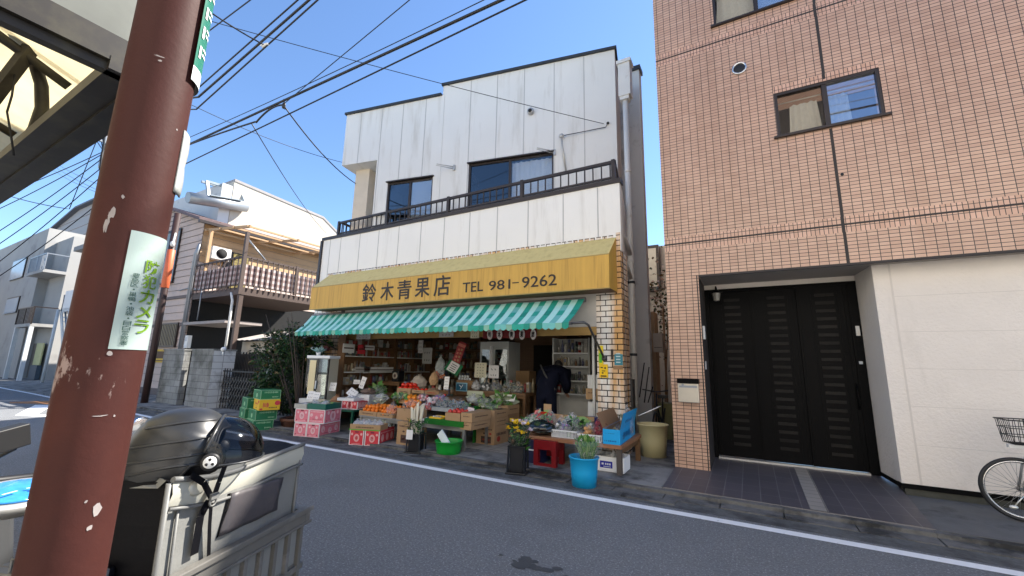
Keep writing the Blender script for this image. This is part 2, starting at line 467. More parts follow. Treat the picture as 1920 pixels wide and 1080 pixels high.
FRP = FY(1160, 385, 8.6); RZ = rad(11)
shop = thing('greengrocer_building', 'white two storey corner shop building with brown balcony railing above a yellow sign', 'shop building', (FRP.x, FRP.y, 0), RZ, None)
def UL(u, v):
    p = PLN(u, v, (FRP.x, FRP.y), RZ); q = XF[shop.name].inverted() @ p
    return q.x, q.z
L = UL(646, 262)[0]; XS = UL(831, 170)[0]; XO = UL(707, 300)[0]
zR = UL(1156, 92)[1]; zL = UL(735, 199)[1]; zO = UL(676, 305)[1]; zB = 3.9
bw = (UL(879, 305)[0], 4.98, UL(1038, 282)[0], UL(960, 296)[1])
sw = (UL(727, 340)[0], 4.98, UL(812, 330)[0], UL(770, 337)[1])
def skip(x, z):
    if x < XS and z > zL: return True
    if x < XO and z < zO: return True
    for q in (bw, sw):
        if q[0] < x < q[2] and q[1] < z < q[3]: return True
    return False
D = 6.2
wl = MB()
wl.wall((0, 0, 0), (1, 0, 0), sorted([L, XO, XS, 0, bw[0], bw[2], sw[0], sw[2]]), sorted([zB, zO, zL, zR, bw[1], bw[3], sw[3]]), skip)
for q in (bw, sw):                                      # reveals
    x0, z0, x1, z1 = q
    wl.quad((x0, 0, z0), (x0, 0, z1), (x0, .12, z1), (x0, .12, z0)); wl.quad((x1, .12, z0), (x1, .12, z1), (x1, 0, z1), (x1, 0, z0))
    wl.quad((x0, 0, z1), (x1, 0, z1), (x1, .12, z1), (x0, .12, z1)); wl.quad((x0, .12, z0), (x1, .12, z0), (x1, 0, z0), (x0, 0, z0))
wl.quad((0, 0, zB), (0, D, zB), (0, D, zR), (0, 0, zR)); wl.quad((0, D, 0), (L, D, 0), (L, D, zR), (0, D, zR))
wl.quad((XS, .0, zL), (XS, D, zL), (XS, D, zR), (XS, 0, zR))
wl.quad((L, D, zO), (L, 0, zO), (L, 0, zL), (L, D, zL)); wl.quad((XO, 1.4, zB), (XO, 0, zB), (XO, 0, zO), (XO, 1.4, zO))
wl.quad((L, 0, zO), (XO, 0, zO), (XO, D, zO), (L, D, zO)); 
wl.quad((XS, 0, zR - .25), (0, 0, zR - .25), (0, D, zR - .25), (XS, D, zR - .25)); wl.quad((L, 0, zL - .2), (XS, 0, zL - .2), (XS, D, zL - .2), (L, D, zL - .2))
for u, v in ((674, 260), (714, 250), (754, 240), (797, 230), (882, 200), (932, 190), (983, 180), (1039, 170), (1095, 160)):   # panel joints
    x = UL(u, v)[0]; zt = zL if x < XS else zR; zb = zO if x < XO else 4.95
    for q in (bw, sw):
        if q[0] < x < q[2]: zb = q[3]
    wl.box(x - .012, -.003, zb, x + .012, .02, zt - .01, 1)
wl.box(XS - .02, -.012, 4.95, XS + .06, .02, zL, 0)
wall_o = wl.build('wall', [m_side_u, m_seam], shop, local=True)
t_ = MB(); t_.box(XS - .03, -.06, zR, .05, D, zR + .06); t_.box(L - .04, -.06, zL, XS - .031, D, zL + .06); t_.box(-.02, 3.0, zR - .5, .32, 3.4, zR - .36)
t_.build('roof_trim', m_roofm, shop, local=True)
cA = UL(672, 320)[0]
iv = XF[shop.name].inverted(); ca, cb0 = iv @ G(668, 320, zO), iv @ G(700, 318, zO); q = MB(); q.box(ca.x, min(ca.y, cb0.y), 4.9, cb0.x - .06, min(ca.y, cb0.y) + .36, zO); q.build('porch_column', M("cream_column", (.60, .52, .42), .8, var=.12), shop, local=True)
def window_at(par, q, leaves, dark_left, y=.06):
    x0, z0, x1, z1 = q; w_ = .045
    f = MB(); f.box(x0, y - .03, z0, x0 + w_, y + .03, z1); f.box(x1 - w_, y - .03, z0, x1, y + .03, z1)
    f.box(x0 + w_, y - .03, z1 - w_, x1 - w_, y + .03, z1); f.box(x0 + w_, y - .03, z0, x1 - w_, y + .03, z0 + w_)
    f.box((x0 + x1) / 2 - .03, y - .025, z0 + w_, (x0 + x1) / 2 + .03, y + .03, z1 - w_)
    f.box(x0 - .03, -.05, z1, x1 + .03, .04, z1 + .03)
    wo_ = f.build('window', m_bronze, par, local=True)
    g1 = MB(); g1.box(x0 + w_, y + .0, z0 + w_, (x0 + x1) / 2 - .03, y + .006, z1 - w_); g1.build('pane', m_glassd if dark_left else m_glass, wo_, local=True)
    g2 = MB(); g2.box((x0 + x1) / 2 + .03, y + .0, z0 + w_, x1 - w_, y + .006, z1 - w_); g2.build('pane', m_glass, wo_, local=True)
    return wo_
def curtain(par, x0, z0, x1, z1, y, mat, n=26, amp=.02):
    c = MB(); vs = []
    for i in range(n + 1):
        x = x0 + (x1 - x0) * i / n; d = amp * math.sin(i * 1.9) + amp * .5 * math.sin(i * .8)
        vs += [(x, y + d, z0 + R.uniform(0, .02)), (x, y + d, z1)]
    c.add(vs, [(2 * i, 2 * i + 2, 2 * i + 3, 2 * i + 1) for i in range(n)], 0, True)
    return c.build('curtain', mat, par, local=True)
wb = window_at(shop, bw, 2, True); curtain(wb, (bw[0] + bw[2]) / 2 + .02, bw[1] + .05, bw[2] - .05, bw[3] - .06, .16, m_curt)
ws = window_at(shop, sw, 2, True); fp = MB(); fp.box((sw[0] + sw[2]) / 2 + .03, .08, sw[1] + .05, sw[2] - .05, .09, sw[3] - .05); fp.build('frosted_sheet', m_frost, ws, local=True)
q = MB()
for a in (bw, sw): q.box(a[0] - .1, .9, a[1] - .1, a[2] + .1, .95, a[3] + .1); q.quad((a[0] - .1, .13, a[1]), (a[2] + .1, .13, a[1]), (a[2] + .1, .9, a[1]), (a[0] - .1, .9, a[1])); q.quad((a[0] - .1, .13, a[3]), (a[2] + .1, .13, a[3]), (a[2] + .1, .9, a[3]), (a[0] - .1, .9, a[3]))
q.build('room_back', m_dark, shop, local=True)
x, z = UL(996, 211); q = MB(); q.lathe([(.075, .0), (.085, .03), (.08, .09), (.05, .11)], (x, 0, z), 16, mat=Matrix.Rotation(math.pi / 2, 4, 'X')); q.lathe([(.05, .112), (.045, .114)], (x, 0, z - .012), 14, 1, mat=Matrix.Rotation(math.pi / 2, 4, 'X'))
q.build('vent_cap', [M("vent_metal", (.45, .44, .43), .35, metal=.6), m_dark], shop, local=True)
# small brackets on the wall
q = MB()
for (u, v) in ((852, 314), (1040, 285)):
    x, z = UL(u, v); q.tube([(x - .35, -.30, z), (x, -.04, z)], .012); q.tube([(x - .35, -.33, z - .05), (x, -.03, z - .05)], .01); q.box(x - .02, -.05, z - .09, x + .03, 0, z + .05)
x, z = UL(1054, 258); q.tube([(x, -.08, z), (x + .02, -.10, z - .25), (x + .1, -.05, z - .9)], .022); q.ell((x, -.08, z), .06, .05, .06); 
q.build('laundry_bracket', M("bracket_metal", (.45, .44, .42), .4, metal=.5), shop, local=True)
q = MB(); x, z = UL(1054, 258); x2, z2 = UL(1140, 232)
q.tube([(x, -.08, z), lerp((x, -.08, z), (x2, -.03, z2), .4) + Vector((0, 0, -.04)), (x2 - .05, -.04, z2 - .10), (x2, -.03, z2)], .009); q.ell((x2, -.03, z2), .035, .03, .03)
q.build('service_wire', m_black, shop, local=True)
# lower storey: world-aligned with the street
YB = 7.3; YS = 6.8
xl = FY(604, 480, YB).x; xr = FY(1163, 400, YB).x
zc = FY(900, 390, YB).z
NV = Vector((-math.sin(RZ), math.cos(RZ), 0))
lw = MB()
x_tr = FY(1170, 700, YB).x; x_tl = FY(1120, 700, YB).x
lw.box(xl, YB, 3.60, xr, YB + .12, zc - .05)
b0 = Vector((xr, YB + .12, 0)); b1 = b0 + NV * 7
lw.add([b0 + Vector((0, 0, 0)), b1, b1 + Vector((0, 0, zc)), b0 + Vector((0, 0, zc - .05))], [(0, 1, 2, 3)])
lw.add([Vector((xl, YB + .12, 0)), Vector((xl, YB + .12, zc - .05)), Vector((xl - .5, 14, zc)), Vector((xl - .5, 14, 0))], [(0, 1, 2, 3)])
lw.add([Vector((xl, YB + .1, zc - .15)), Vector((xr, YB + .1, zc - .15)), b0 + NV * 2 + Vector((0, 0, zc - .15)), Vector((xl, 9, zc - .15))], [(0, 1, 2, 3)])
for u, v in ((616, 490), (636, 485), (672, 480), (708, 470), (746, 462), (788, 455), (832, 447), (880, 440), (932, 430), (990, 420), (1056, 408), (1121, 396)):
    x = FY(u, v, YB).x; lw.box(x - .011, YB - .003, 3.62, x + .011, YB + .01, zc - .06, 1)
lw.build('balcony_wall', [m_side, m_seam], shop)
cp = MB(); cp.box(xl - .05, YB - .03, zc - .05, xr + .03, YB + .16, zc + .035); cp.build('coping', m_bronze, shop)
q = MB(); q.box(xl - .09, YB - .04, 3.3, xl - .005, YB + .12, zc - .055); q.build('corner_trim', m_bronze, shop)
rl = MB(); zt = zc + .44; xa = FY(636, 410, YB).x; xb = FY(1150, 290, YB).x
yr = YB + .06
rl.box(xa, yr - .03, zt - .045, xb, yr + .03, zt + .01); rl.box(xa, yr - .02, zc + .09, xb, yr + .02, zc + .125)
for u in (637, 725, 838, 976, 1150):
    x = FY(u, 380, YB).x; rl.box(x - .035, yr - .034, zc + .03, x + .035, yr + .034, zt + .03)
n = int((xb - xa) / .17)
for i in range(n):
    x = xa + (i + .5) * (xb - xa) / n; rl.box(x - .011, yr - .011, zc + .1, x + .011, yr + .011, zt - .04)
e0 = Vector((xb, yr, 0)); e1 = e0 + NV * 1.15
rl.bar(e0 + Vector((0, 0, zt)), e1 + Vector((0, 0, zt)), .055, .055); rl.bar(e0 + Vector((0, 0, zc + .1)), e1 + Vector((0, 0, zc + .1)), .04, .035)
for k in range(1, 7): p = lerp(e0, e1, k / 7); rl.bar(p + Vector((0, 0, zc + .1)), p + Vector((0, 0, zt)), .02, .02)
e0 = Vector((xa, yr, 0)); e1 = e0 + Vector((-.08, .5, 0))
rl.bar(e0 + Vector((0, 0, zt)), e1 + Vector((0, 0, zt)), .055, .055); rl.bar(e0 + Vector((0, 0, zc + .1)), e1 + Vector((0, 0, zc + .1)), .04, .035); rl.bar(e1 + Vector((0, 0, zc)), e1 + Vector((0, 0, zt + .03)), .06, .06)
for k in range(1, 4): p = lerp(e0, e1, k / 4); rl.bar(p + Vector((0, 0, zc + .1)), p + Vector((0, 0, zt)), .02, .02)
rl.build('balcony_railing', m_bronze, shop)
# tiled piers, tiled edge over the sign
pr = MB(); pr.box(x_tl, YB, .05, x_tr, YB + .45, 3.6); pr.box(xl + .3, YB + .001, 3.5, x_tr - .06, YB + .1, 3.601)
pr.box(x_tr - .08, YB - .004, 3.598, x_tr - .002, YB + .12, 3.95)
x0 = FY(600, 650, YB).x; x1 = FY(636, 650, YB).x
pr.box(x0 - .4, YB, .05, x1, YB + .4, 3.5)
pr.build('tiled_pier', m_wtile, shop)
q = MB()
for i in range(70):
    x = xl + .35 + i * (x_tr - .1 - xl - .35) / 70; q.box(x, YB - .012, 3.86, x + .085, YB + .0, 3.91)
q.build('tile_edging', m_wtile, shop)
# plastic downpipe with hopper
pp = MB(); px, py = -2.0, 8.45
zh = FY(1178, 182, py).z; zh2 = FY(1178, 118, py).z
pp.tube([(px, py, .3), (px, py, zh + .02)], .062, 14); pp.box(px - .12, py - .12, zh, px + .14, py + .12, zh2 - .05); pp.box(px - .15, py - .15, zh2 - .05, px + .17, py + .15, zh2 + .03); pp.box(px - .10, py - .10, zh - .08, px + .10, py + .10, zh)
for v in (320, 530, 665, 490): z = FY(1185, v, py).z; pp.lathe([(.074, -.025), (.074, .025)], (px, py, z), 14, 1 if v in (530, 665) else 0)
for v in (441, 488):
    z = FY(1180, v, py - .6).z; pp.tube([(px - .12, 7.45, z), (px + .0, 7.5, z), (px + .03, 7.9, z - .03), (px, py, z - .25)], .045, 10)
pp.build('downpipe', [m_pipe, m_roofm], shop)
q = MB(); q.box(-2.75, 10.2, .05, FY(1198, 135, 10.2).x, 10.45, FY(1190, 133, 10.2).z); q.build('rear_wing', m_grey, shop)
q = MB(); q.box(-2.8, 10.15, FY(1190, 133, 10.2).z, FY(1198, 135, 10.2).x + .04, 10.5, FY(1190, 133, 10.2).z + .12); q.build('rear_roof_trim', m_roofm, shop)
q = MB(); z = FY(1160, 600, 7.9).z
for k in range(2): q.tube([(-2.05 - .03 + k * .07, 8.0 + k * .05, .1), (-2.08 + k * .07, 8.0 + k * .05, 2.9)], .028)
q.build('black_conduit', m_black, shop)
# interior shell
it = MB(); ZC = 2.50; yb = 11.6; xi0 = x1 - .02; xi1 = x_tl + .02
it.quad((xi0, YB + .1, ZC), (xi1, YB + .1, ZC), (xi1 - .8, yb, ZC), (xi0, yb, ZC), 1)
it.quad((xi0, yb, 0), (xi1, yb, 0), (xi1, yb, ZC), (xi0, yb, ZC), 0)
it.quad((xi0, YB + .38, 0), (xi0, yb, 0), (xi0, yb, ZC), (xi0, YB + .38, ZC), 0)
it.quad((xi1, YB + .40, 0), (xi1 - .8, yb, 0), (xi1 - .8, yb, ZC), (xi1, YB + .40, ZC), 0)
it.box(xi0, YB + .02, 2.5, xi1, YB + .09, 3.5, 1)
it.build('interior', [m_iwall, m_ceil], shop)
q = MB(); q.box(FY(640, 640, YB).x, YB - .02, 2.07, x_tl - .001, YB + .08, 2.22); q.build('lintel', m_beam, shop)
q = MB(); q.box(FY(640, 640, YB).x, YB, 2.225, x_tl - .001, YB + .05, 3.2); q.build('shutter_box', M("shutter_box_paint", (.45, .43, .40), .6, var=.15), shop)
q = MB(); q.box(x1 + .0, YB - .03, .055, x1 + .09, YB + .06, 2.9); q.box(x_tl - .1, YB + .02, .055, x_tl - .06, YB + .09, 2.2, 1)
q.build('shutter_rail', [m_bronze, M("steel_post", (.5, .5, .48), .4, metal=.4)], shop)
# ------------------------------------------------------------ yellow sign box
sign = thing('shop_sign', 'long yellow box sign with black shop name and phone number over the awning', 'shop sign', (-6, YS, 2.8))
sx0 = FY(582, 560, YS).x; sx1 = FY(1142, 510, YS).x; sz0 = FY(860, 560, YS).z; sz1 = FY(860, 508, YS).z; szr = 3.86
q = MB(); q.quad((sx0, YS, sz0), (sx1, YS, sz0), (sx1, YS, sz1), (sx0, YS, sz1), 0)
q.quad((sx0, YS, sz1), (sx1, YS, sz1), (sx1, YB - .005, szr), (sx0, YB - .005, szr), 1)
q.add([(sx1, YS, sz0), (sx1, YB - .005, sz0), (sx1, YB - .005, szr), (sx1, YS, sz1)], [(0, 1, 2, 3)], 0)
q.add([(sx0, YS, sz0), (sx0, YS, sz1), (sx0, YB - .005, szr), (sx0, YB - .005, sz0)], [(0, 1, 2, 3)], 0)
q.quad((sx0, YS, sz0), (sx0, YB - .005, sz0), (sx1, YB - .005, sz0), (sx1, YS, sz0), 2)
for i in range(60):
    a = R.uniform(sx0, sx1); b = R.uniform(.1, .35)
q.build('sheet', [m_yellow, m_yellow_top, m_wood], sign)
q = MB()
q.box(sx0 - .01, YS - .012, sz0 - .012, sx1 + .01, YS + .02, sz0 + .006); q.box(sx0 - .005, YS - .006, sz1 - .008, sx1 + .005, YS + .004, sz1 + .008)
q.build('frame', M("aged_frame", (.35, .24, .08), .5, metal=.2), sign)
lt = MB()
for ch, u, vt, vb, wpx in (('鈴', 694, 532, 566, 25), ('木', 727.5, 529, 563, 24), ('青', 759.5, 525, 561, 26), ('果', 793.5, 521, 557, 27), ('店', 830, 516, 555, 30)):
    a = FY(u, vt, YS); b = FY(u, vb, YS); w_ = FY(u + wpx / 2, vt, YS).x - FY(u - wpx / 2, vt, YS).x
    lt.text(ch, face_y((a.x, YS - .004, (a.z + b.z) / 2)), w=w_, h=a.z - b.z, bold=.010, extrude=.006)
lt.build('lettering', m_ink, sign); lt = MB()
for s_, u0, u1, v0, v1 in (('TEL', 868, 906, 528, 548), ('981', 917, 957, 524.5, 544), ('-', 961, 973, 529, 531), ('9262', 979, 1044, 515.5, 538.5)):
    a = FY(u0, (v0 + v1) / 2, YS); b = FY(u1, (v0 + v1) / 2, YS); zt_ = FY((u0 + u1) / 2, v0, YS).z; zb_ = FY((u0 + u1) / 2, v1, YS).z
    if s_ == '-': lt.box(a.x, YS - .008, zb_, b.x, YS - .003, zt_ - .002)
    else: lt.text(s_, face_y(((a.x + b.x) / 2, YS - .004, (zt_ + zb_) / 2)), w=b.x - a.x, h=(zt_ - zb_) * .92, bold=.006, extrude=.006)
lt.build('phone_number', m_ink, sign)
# ------------------------------------------------------------ striped awning
m_a1 = M("mint_cloth", (.46, .80, .74), .7, var=.08, vs=8); m_a2 = M("green_cloth", (.025, .36, .27), .7, var=.1, vs=8)
m_a3 = M("grey_green_cloth", (.16, .50, .47), .7, var=.1, vs=8); m_a4 = M("dark_green_cloth", (.015, .27, .20), .7, var=.1)
aw = thing('striped_awning', 'green and mint striped awning with scalloped valance under the yellow sign', 'awning', (-6, 6.5, 2.2))
A0 = G(553, 622, 2.2); A1 = G(1066, 604, 2.2); yf = (A0.y + A1.y) / 2; zf = 2.2
x0t, x1t = FY(583, 583, 7.15).x, FY(1095, 551, 7.15).x; zt_ = 2.74; yt = 7.2
x0f, x1f = A0.x, A1.x
yfL, yfR = A0.y, A1.y
N = 62; cv = MB(); va = MB()
pat = [0, 1, 0, 2]
for i in range(N):
    t0, t1 = i / N, (i + 1) / N
    def P(t, s):
        a = Vector((x0t + (x1t - x0t) * t, yt, zt_)); b = Vector((x0f + (x1f - x0f) * t, yfL + (yfR - yfL) * t, zf))
        p = lerp(a, b, s); p.z -= .035 * math.sin(math.pi * s) + .006 * math.sin(t * 60); return p
    for k, (s0, s1) in enumerate(((0, .2), (.2, .42), (.42, .62), (.62, .82), (.82, 1))):
        mi = pat[i % 4]
        if mi and k in (1, 3) and i % 4 == 1: mi = 1
        elif mi == 0 and k in (2,): mi = 0
        elif mi == 1 and k in (2,): mi = 3
        elif mi == 2 and k in (0, 2): mi = 1
        cv.quad(P(t0, s0), P(t0, s1), P(t1, s1), P(t1, s0), mi)
    a, b = P(t0, 1), P(t1, 1); dp = .080; pts = [a, b] + [lerp(b, a, j / 6) + Vector((0, -.004 * math.sin(i * 1.3), -dp - .032 * math.sin(math.pi * j / 6) * (1 if i % 2 == 0 else .9))) for j in range(7)]
    va.poly(pts[::-1], [1, 3, 2, 1, 3, 3][(i * 5 + i // 3) % 6] if i % 2 else [4, 2, 4, 1][(i // 2) % 4])
cv.build('canopy', [m_a1, m_a2, m_a3, m_a4], aw)
va.build('valance', [m_a1, m_a2, m_a3, m_a4, M('shaded_mint_cloth', (.22, .46, .34), .7, var=.1)], aw)  # same cloth as the canopy, coloured darker here for the valance's shade
q = MB(); q.tube([P(0, 1) + Vector((0, .02, -.02)), P(1, 1) + Vector((.04, .02, -.02))], .02)
pv = FY(1133, 672, YB - .02); el = P(1, 1) + Vector((.22, .12, 0))
q.tube([P(1, 1) + Vector((.0, .03, -.02)), el, el + Vector((.05, .06, -.04)), pv], .02); q.ell(pv, .05, .04, .05)
el2 = P(0, 1) + Vector((.35, .06, -.02)); q.tube([el2, FY(640, 660, YB - .04)], .02)
q.build('folding_arm', M("awning_steel", (.10, .10, .10), .4, metal=.5), aw)
q = MB(); q.tube([(x0t, yt + .03, zt_ - .02), (x1t, yt + .03, zt_ - .02)], .05, 10); q.build('roller', M("roller_metal", (.2, .2, .2), .5, metal=.4), aw)
# ============================================================ brown tiled building on the right
YW = 6.75
m_bt = tiles("brown_wall_tile", (.49, .30, .210), (.57, .365, .260), (.045, .032, .027), .1065, .0485, .0042, rough=.32, big=.14, bump=.35, streak=(.87, .84, .81))
m_bt2 = tiles("brown_soldier_tile", (.51, .30, .205), (.62, .385, .28), (.045, .032, .027), .0485, .1065, .0042, rough=.32, big=.10, bump=.35)
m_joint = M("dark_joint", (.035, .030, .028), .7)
m_stone = M("cream_stone_wall", (.72, .66, .60), .85, var=.08, vs=2.2, bump=1.0, bs=26, stain=(.56, .51, .45), stain_s=1.2, stain_r=(.56, .85), stain_stretch=(2, 2, .5))
m_dframe = M("black_door_paint", (.003, .003, .0034), .5, spec=.07)
m_slot = M("door_slot_glass", (.016, .015, .014), .5, var=.7, vs=3, spec=.08)
bb = thing('tiled_apartment_building', 'tall brown tiled building with dark sliding door on the right', 'apartment building', (1.5, YW, 0))
X0 = FY(1246, 460, YW).x; XP = FY(1312, 560, YW).x; XE = 9.0; ZS = FY(1450, 505, YW).z; ZT = 8.45
q = MB(); q.box(X0 + .05, YW + .3, ZT, .9, 14, 11.5); q.build('added_sun_block', m_bt, bb)  # added block out of view; stops sun slipping through the alley gap
W1 = [FY(1455, 178, YW), FY(1660, 216, YW)]; w1 = (FY(1457, 240, YW).x, FY(1560, 236, YW).z, FY(1656, 180, YW).x, FY(1560, 148, YW).z)
w2 = (FY(1338, 40, YW).x, FY(1400, 29, YW).z, FY(1338, 40, YW).x + (w1[2] - w1[0]), FY(1400, 29, YW).z + (w1[3] - w1[1]))
zb1 = FY(1590, 420, YW).z; zb2 = FY(1525, 20, YW).z; xj = FY(1565, 300, YW).x
w3 = (w1[0], zb2 + 1.9, w1[2], zb2 + 2.65); w4 = (4.2, w1[1], 5.5, w1[3]); w5 = (4.2, w2[1], 5.5, w2[3])
wins = [w1, w2, w4, w5]
def skipb(x, z): return any(q[0] < x < q[2] and q[1] < z < q[3] for q in wins)
bands = [(zb1 - .11, zb1 + .11), (zb2 - .11, zb2 + .11)]
for q in wins: bands.append((q[3], q[3] + .11))
def mf(x, z):
    for (a, b) in bands[:2]:
        if a < z < b: return 1
    for q in wins:
        if q[3] < z < q[3] + .11 and q[0] < x < q[2]: return 1
    return 0
xs = sorted({X0, XE} | {q[0] for q in wins} | {q[2] for q in wins}); zs = sorted({ZS, ZT} | {v for q in bands for v in q} | {q[1] for q in wins} | {q[3] for q in wins})
b = MB(); b.wall((0, YW, 0), (1, 0, 0), xs, zs, skipb, mfun=mf)
b.wall((0, YW, 0), (1, 0, 0), [X0, XP], [.02, ZS], lambda x, z: False)
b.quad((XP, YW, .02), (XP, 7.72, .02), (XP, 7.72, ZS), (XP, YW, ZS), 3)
b.quad((X0, 15, .02), (X0, YW, .02), (X0, YW, ZT), (X0, 15, ZT)); b.quad((X0, YW, ZT), (XE, YW, ZT), (XE, 15, ZT), (X0, 15, ZT)); b.quad((XE, YW, 0), (XE, 15, 0), (XE, 15, ZT), (XE, YW, ZT))
for q in wins:
    x0, z0, x1, z1 = q; dd = .10
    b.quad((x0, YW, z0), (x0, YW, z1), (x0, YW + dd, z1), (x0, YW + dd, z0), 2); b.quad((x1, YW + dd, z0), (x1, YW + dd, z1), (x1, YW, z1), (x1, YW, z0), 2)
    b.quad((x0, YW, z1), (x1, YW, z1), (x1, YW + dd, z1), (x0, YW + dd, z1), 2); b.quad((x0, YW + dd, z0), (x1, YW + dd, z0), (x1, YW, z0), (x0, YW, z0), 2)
for z in (zb1, zb2): b.box(X0, YW - .003, z - .012, XE, YW + .01, z + .012, 2)
for za, zb_ in ((ZS, zb1 - .013), (zb1 + .013, w1[1] - .04), (w1[3] + .03, zb2 - .013), (zb2 + .013, ZT)): b.box(xj - .016, YW - .004, za, xj + .016, YW + .01, zb_, 2)
b.box(XP - .03, YW - .003, .05, XP - .015, YW + .01, ZS, 2)
b.build('wall', [m_bt, m_bt2, m_joint, m_joint], bb)
q = MB(); q.box(XP + .001, YW + .002, ZS - .001, XE, 7.75, ZS + .02); q.box(XP + .002, YW - .012, ZS - .03, XE, YW + .015, ZS - .001, 1); q.build('soffit', [M("soffit_board", (.40, .36, .32), .8, var=.08), m_joint], bb)
def bwin(q, curt):
    x0, z0, x1, z1 = q; y = YW + .05; w_ = .04; f = MB()
    f.box(x0, y - .04, z0, x0 + w_, y + .04, z1); f.box(x1 - w_, y - .04, z0, x1, y + .04, z1); f.box(x0 + w_, y - .04, z1 - w_, x1 - w_, y + .04, z1); f.box(x0 + w_, y - .04, z0, x1 - w_, y + .04, z0 + w_)
    xm = (x0 + x1) / 2; f.box(xm - .03, y - .03, z0 + w_, xm + .03, y + .03, z1 - w_)
    f.box(x0 - .05, YW - .05, z0 - .025, x1 + .05, YW - .002, z0 + .004)
    o = f.build('window', m_bronze, bb)
    p = MB(); p.box(x0 + w_, y + .012, z0 + w_, xm - .03, y + .017, z1 - w_); p.build('pane', m_mesh, o)
    p = MB(); p.box(xm + .03, y - .002, z0 + w_, x1 - w_, y + .003, z1 - w_); p.build('pane', m_glass_b, o)
    r_ = MB(); r_.quad((x0 - .1, YW + .7, z0 - .1), (x1 + .1, YW + .7, z0 - .1), (x1 + .1, YW + .7, z1 + .1), (x0 - .1, YW + .7, z1 + .1)); r_.build('room_back', m_room, o)
    for (a, b_, zt, zb_) in curt:
        c = MB(); n = 14; vs = []
        for i in range(n + 1):
            s_ = i / n; xx = x0 + (x1 - x0) * (a + (b_ - a) * s_); fl = 1 + .12 * (s_ - .5)
            yy = y + .09 + .015 * math.sin(i * 2.1)
            vs += [(x0 + (x1 - x0) * ((a + b_) / 2 + (b_ - a) * (s_ - .5) * 1.18), yy, z0 + (z1 - z0) * zb_ + .012 * math.sin(i * 1.1)), (xx, yy, z0 + (z1 - z0) * zt + .02 * abs(math.sin(i * .7)))]
        c.add(vs, [(2 * i, 2 * i + 2, 2 * i + 3, 2 * i + 1) for i in range(n)], 0, True); c.build('curtain', m_lace, o)
    rr = MB(); rr.tube([(x0 + .05, y + .09, z0 + (z1 - z0) * .84), (x1 - .05, y + .09, z0 + (z1 - z0) * .84)], .008); rr.build('curtain_rod', m_lace, o)
m_mesh = glass("insect_screen_glass", (.80, .78, .74), .0, .35, 1.18); m_glass_b = glass("sky_glass", (.85, .88, .92), .26); m_room = M("dim_room", (.30, .31, .32), .9); m_lace = M("lace_curtain", (.85, .85, .84), .8, var=.15, vs=30)
bwin(w1, [(.16, .43, .72, .12), (.53, .72, .74, .10)]); bwin(w2, [(.06, .46, .9, .05), (.52, .95, .9, .05)]); bwin(w4, [(.1, .45, .8, .1)]); bwin(w5, [(.1, .45, .8, .1)])
c = FY(1386, 129, YW); q = MB(); RX = Matrix.Rotation(math.pi / 2, 4, 'X')
q.lathe([(.105, 0), (.105, .02), (.088, .035), (.082, .012), (.078, .01)], c, 24, mat=RX); q.lathe([(.080, .013), (.0775, .0135)], c, 24, 1, mat=RX)
q.build('vent_ring', [M("chrome_ring", (.6, .6, .6), .25, metal=.8), m_black], bb)
c = FY(1579, 327, YW); q = MB(); q.lathe([(.02, 0), (.02, .004)], c, 10, mat=RX); q.build('drain_hole', m_black, bb)
# recessed black sliding door
YD = 7.66; dx0 = XP; dx1 = FY(1624, 700, YD).x; dzb = dz(YD) + .004; dzt = FY(1460, 541, YD).z
q = MB(); q.box(dx0, YD - .02, dzt, dx1 + .1, YD + .1, dzt + .045, 0); q.box(dx0, YD + .0, dzt + .045, dx1 + .1, YD + .1, ZS, 1)
q.box(dx0, YD - .03, dzb, dx0 + .06, YD + .1, dzt, 0); q.box(dx1 - .10, YD - .03, dzb, dx1 + .01, YD + .1, dzt, 0)
q.box(dx0 + .06, YD - .06, dzb - .01, dx1 - .1, YD + .1, dzb + .02, 2)
q.build('door_frame', [m_dframe, m_stone, M("threshold_metal", (.5, .5, .5), .35, metal=.7)], bb)
pw = (dx1 - .1 - dx0 - .06) / 3
for k in range(3):
    a = dx0 + .06 + k * pw; y = YD + (.05, .02, -.015)[k]
    q = MB(); q.box(a - .01, y, dzb + .025, a + pw + .02, y + .03, dzt); 
    q.box(a + .02, y - .008, dzb + .06, a + .06, y, dzt - .04); q.box(a + pw - .05, y - .008, dzb + .06, a + pw - .01, y, dzt - .04)
    q.box(a + pw * .28, y - .006, dzb + .15, a + pw * .30, y, dzt - .12); q.box(a + pw * .80, y - .006, dzb + .15, a + pw * .82, y, dzt - .12)
    d = q.build('door_panel', m_dframe, bb)
    s_ = MB()
    for i in range(20):
        z = dzb + .22 + i * (dzt - dzb - .36) / 19; zj = R.random(); s_.box(a + pw * .36, y - .005, z - .022, a + pw * .74, y + .001, z + .022)
    s_.build('slot', m_slot, d)
    if k == 2:
        h = MB(); h.tube([(a + pw - .03, y - .012, 1.0), (a + pw - .03, y - .05, 1.03), (a + pw - .03, y - .05, 1.3), (a + pw - .03, y - .012, 1.33)], .011); h.build('handle', m_dframe, d)
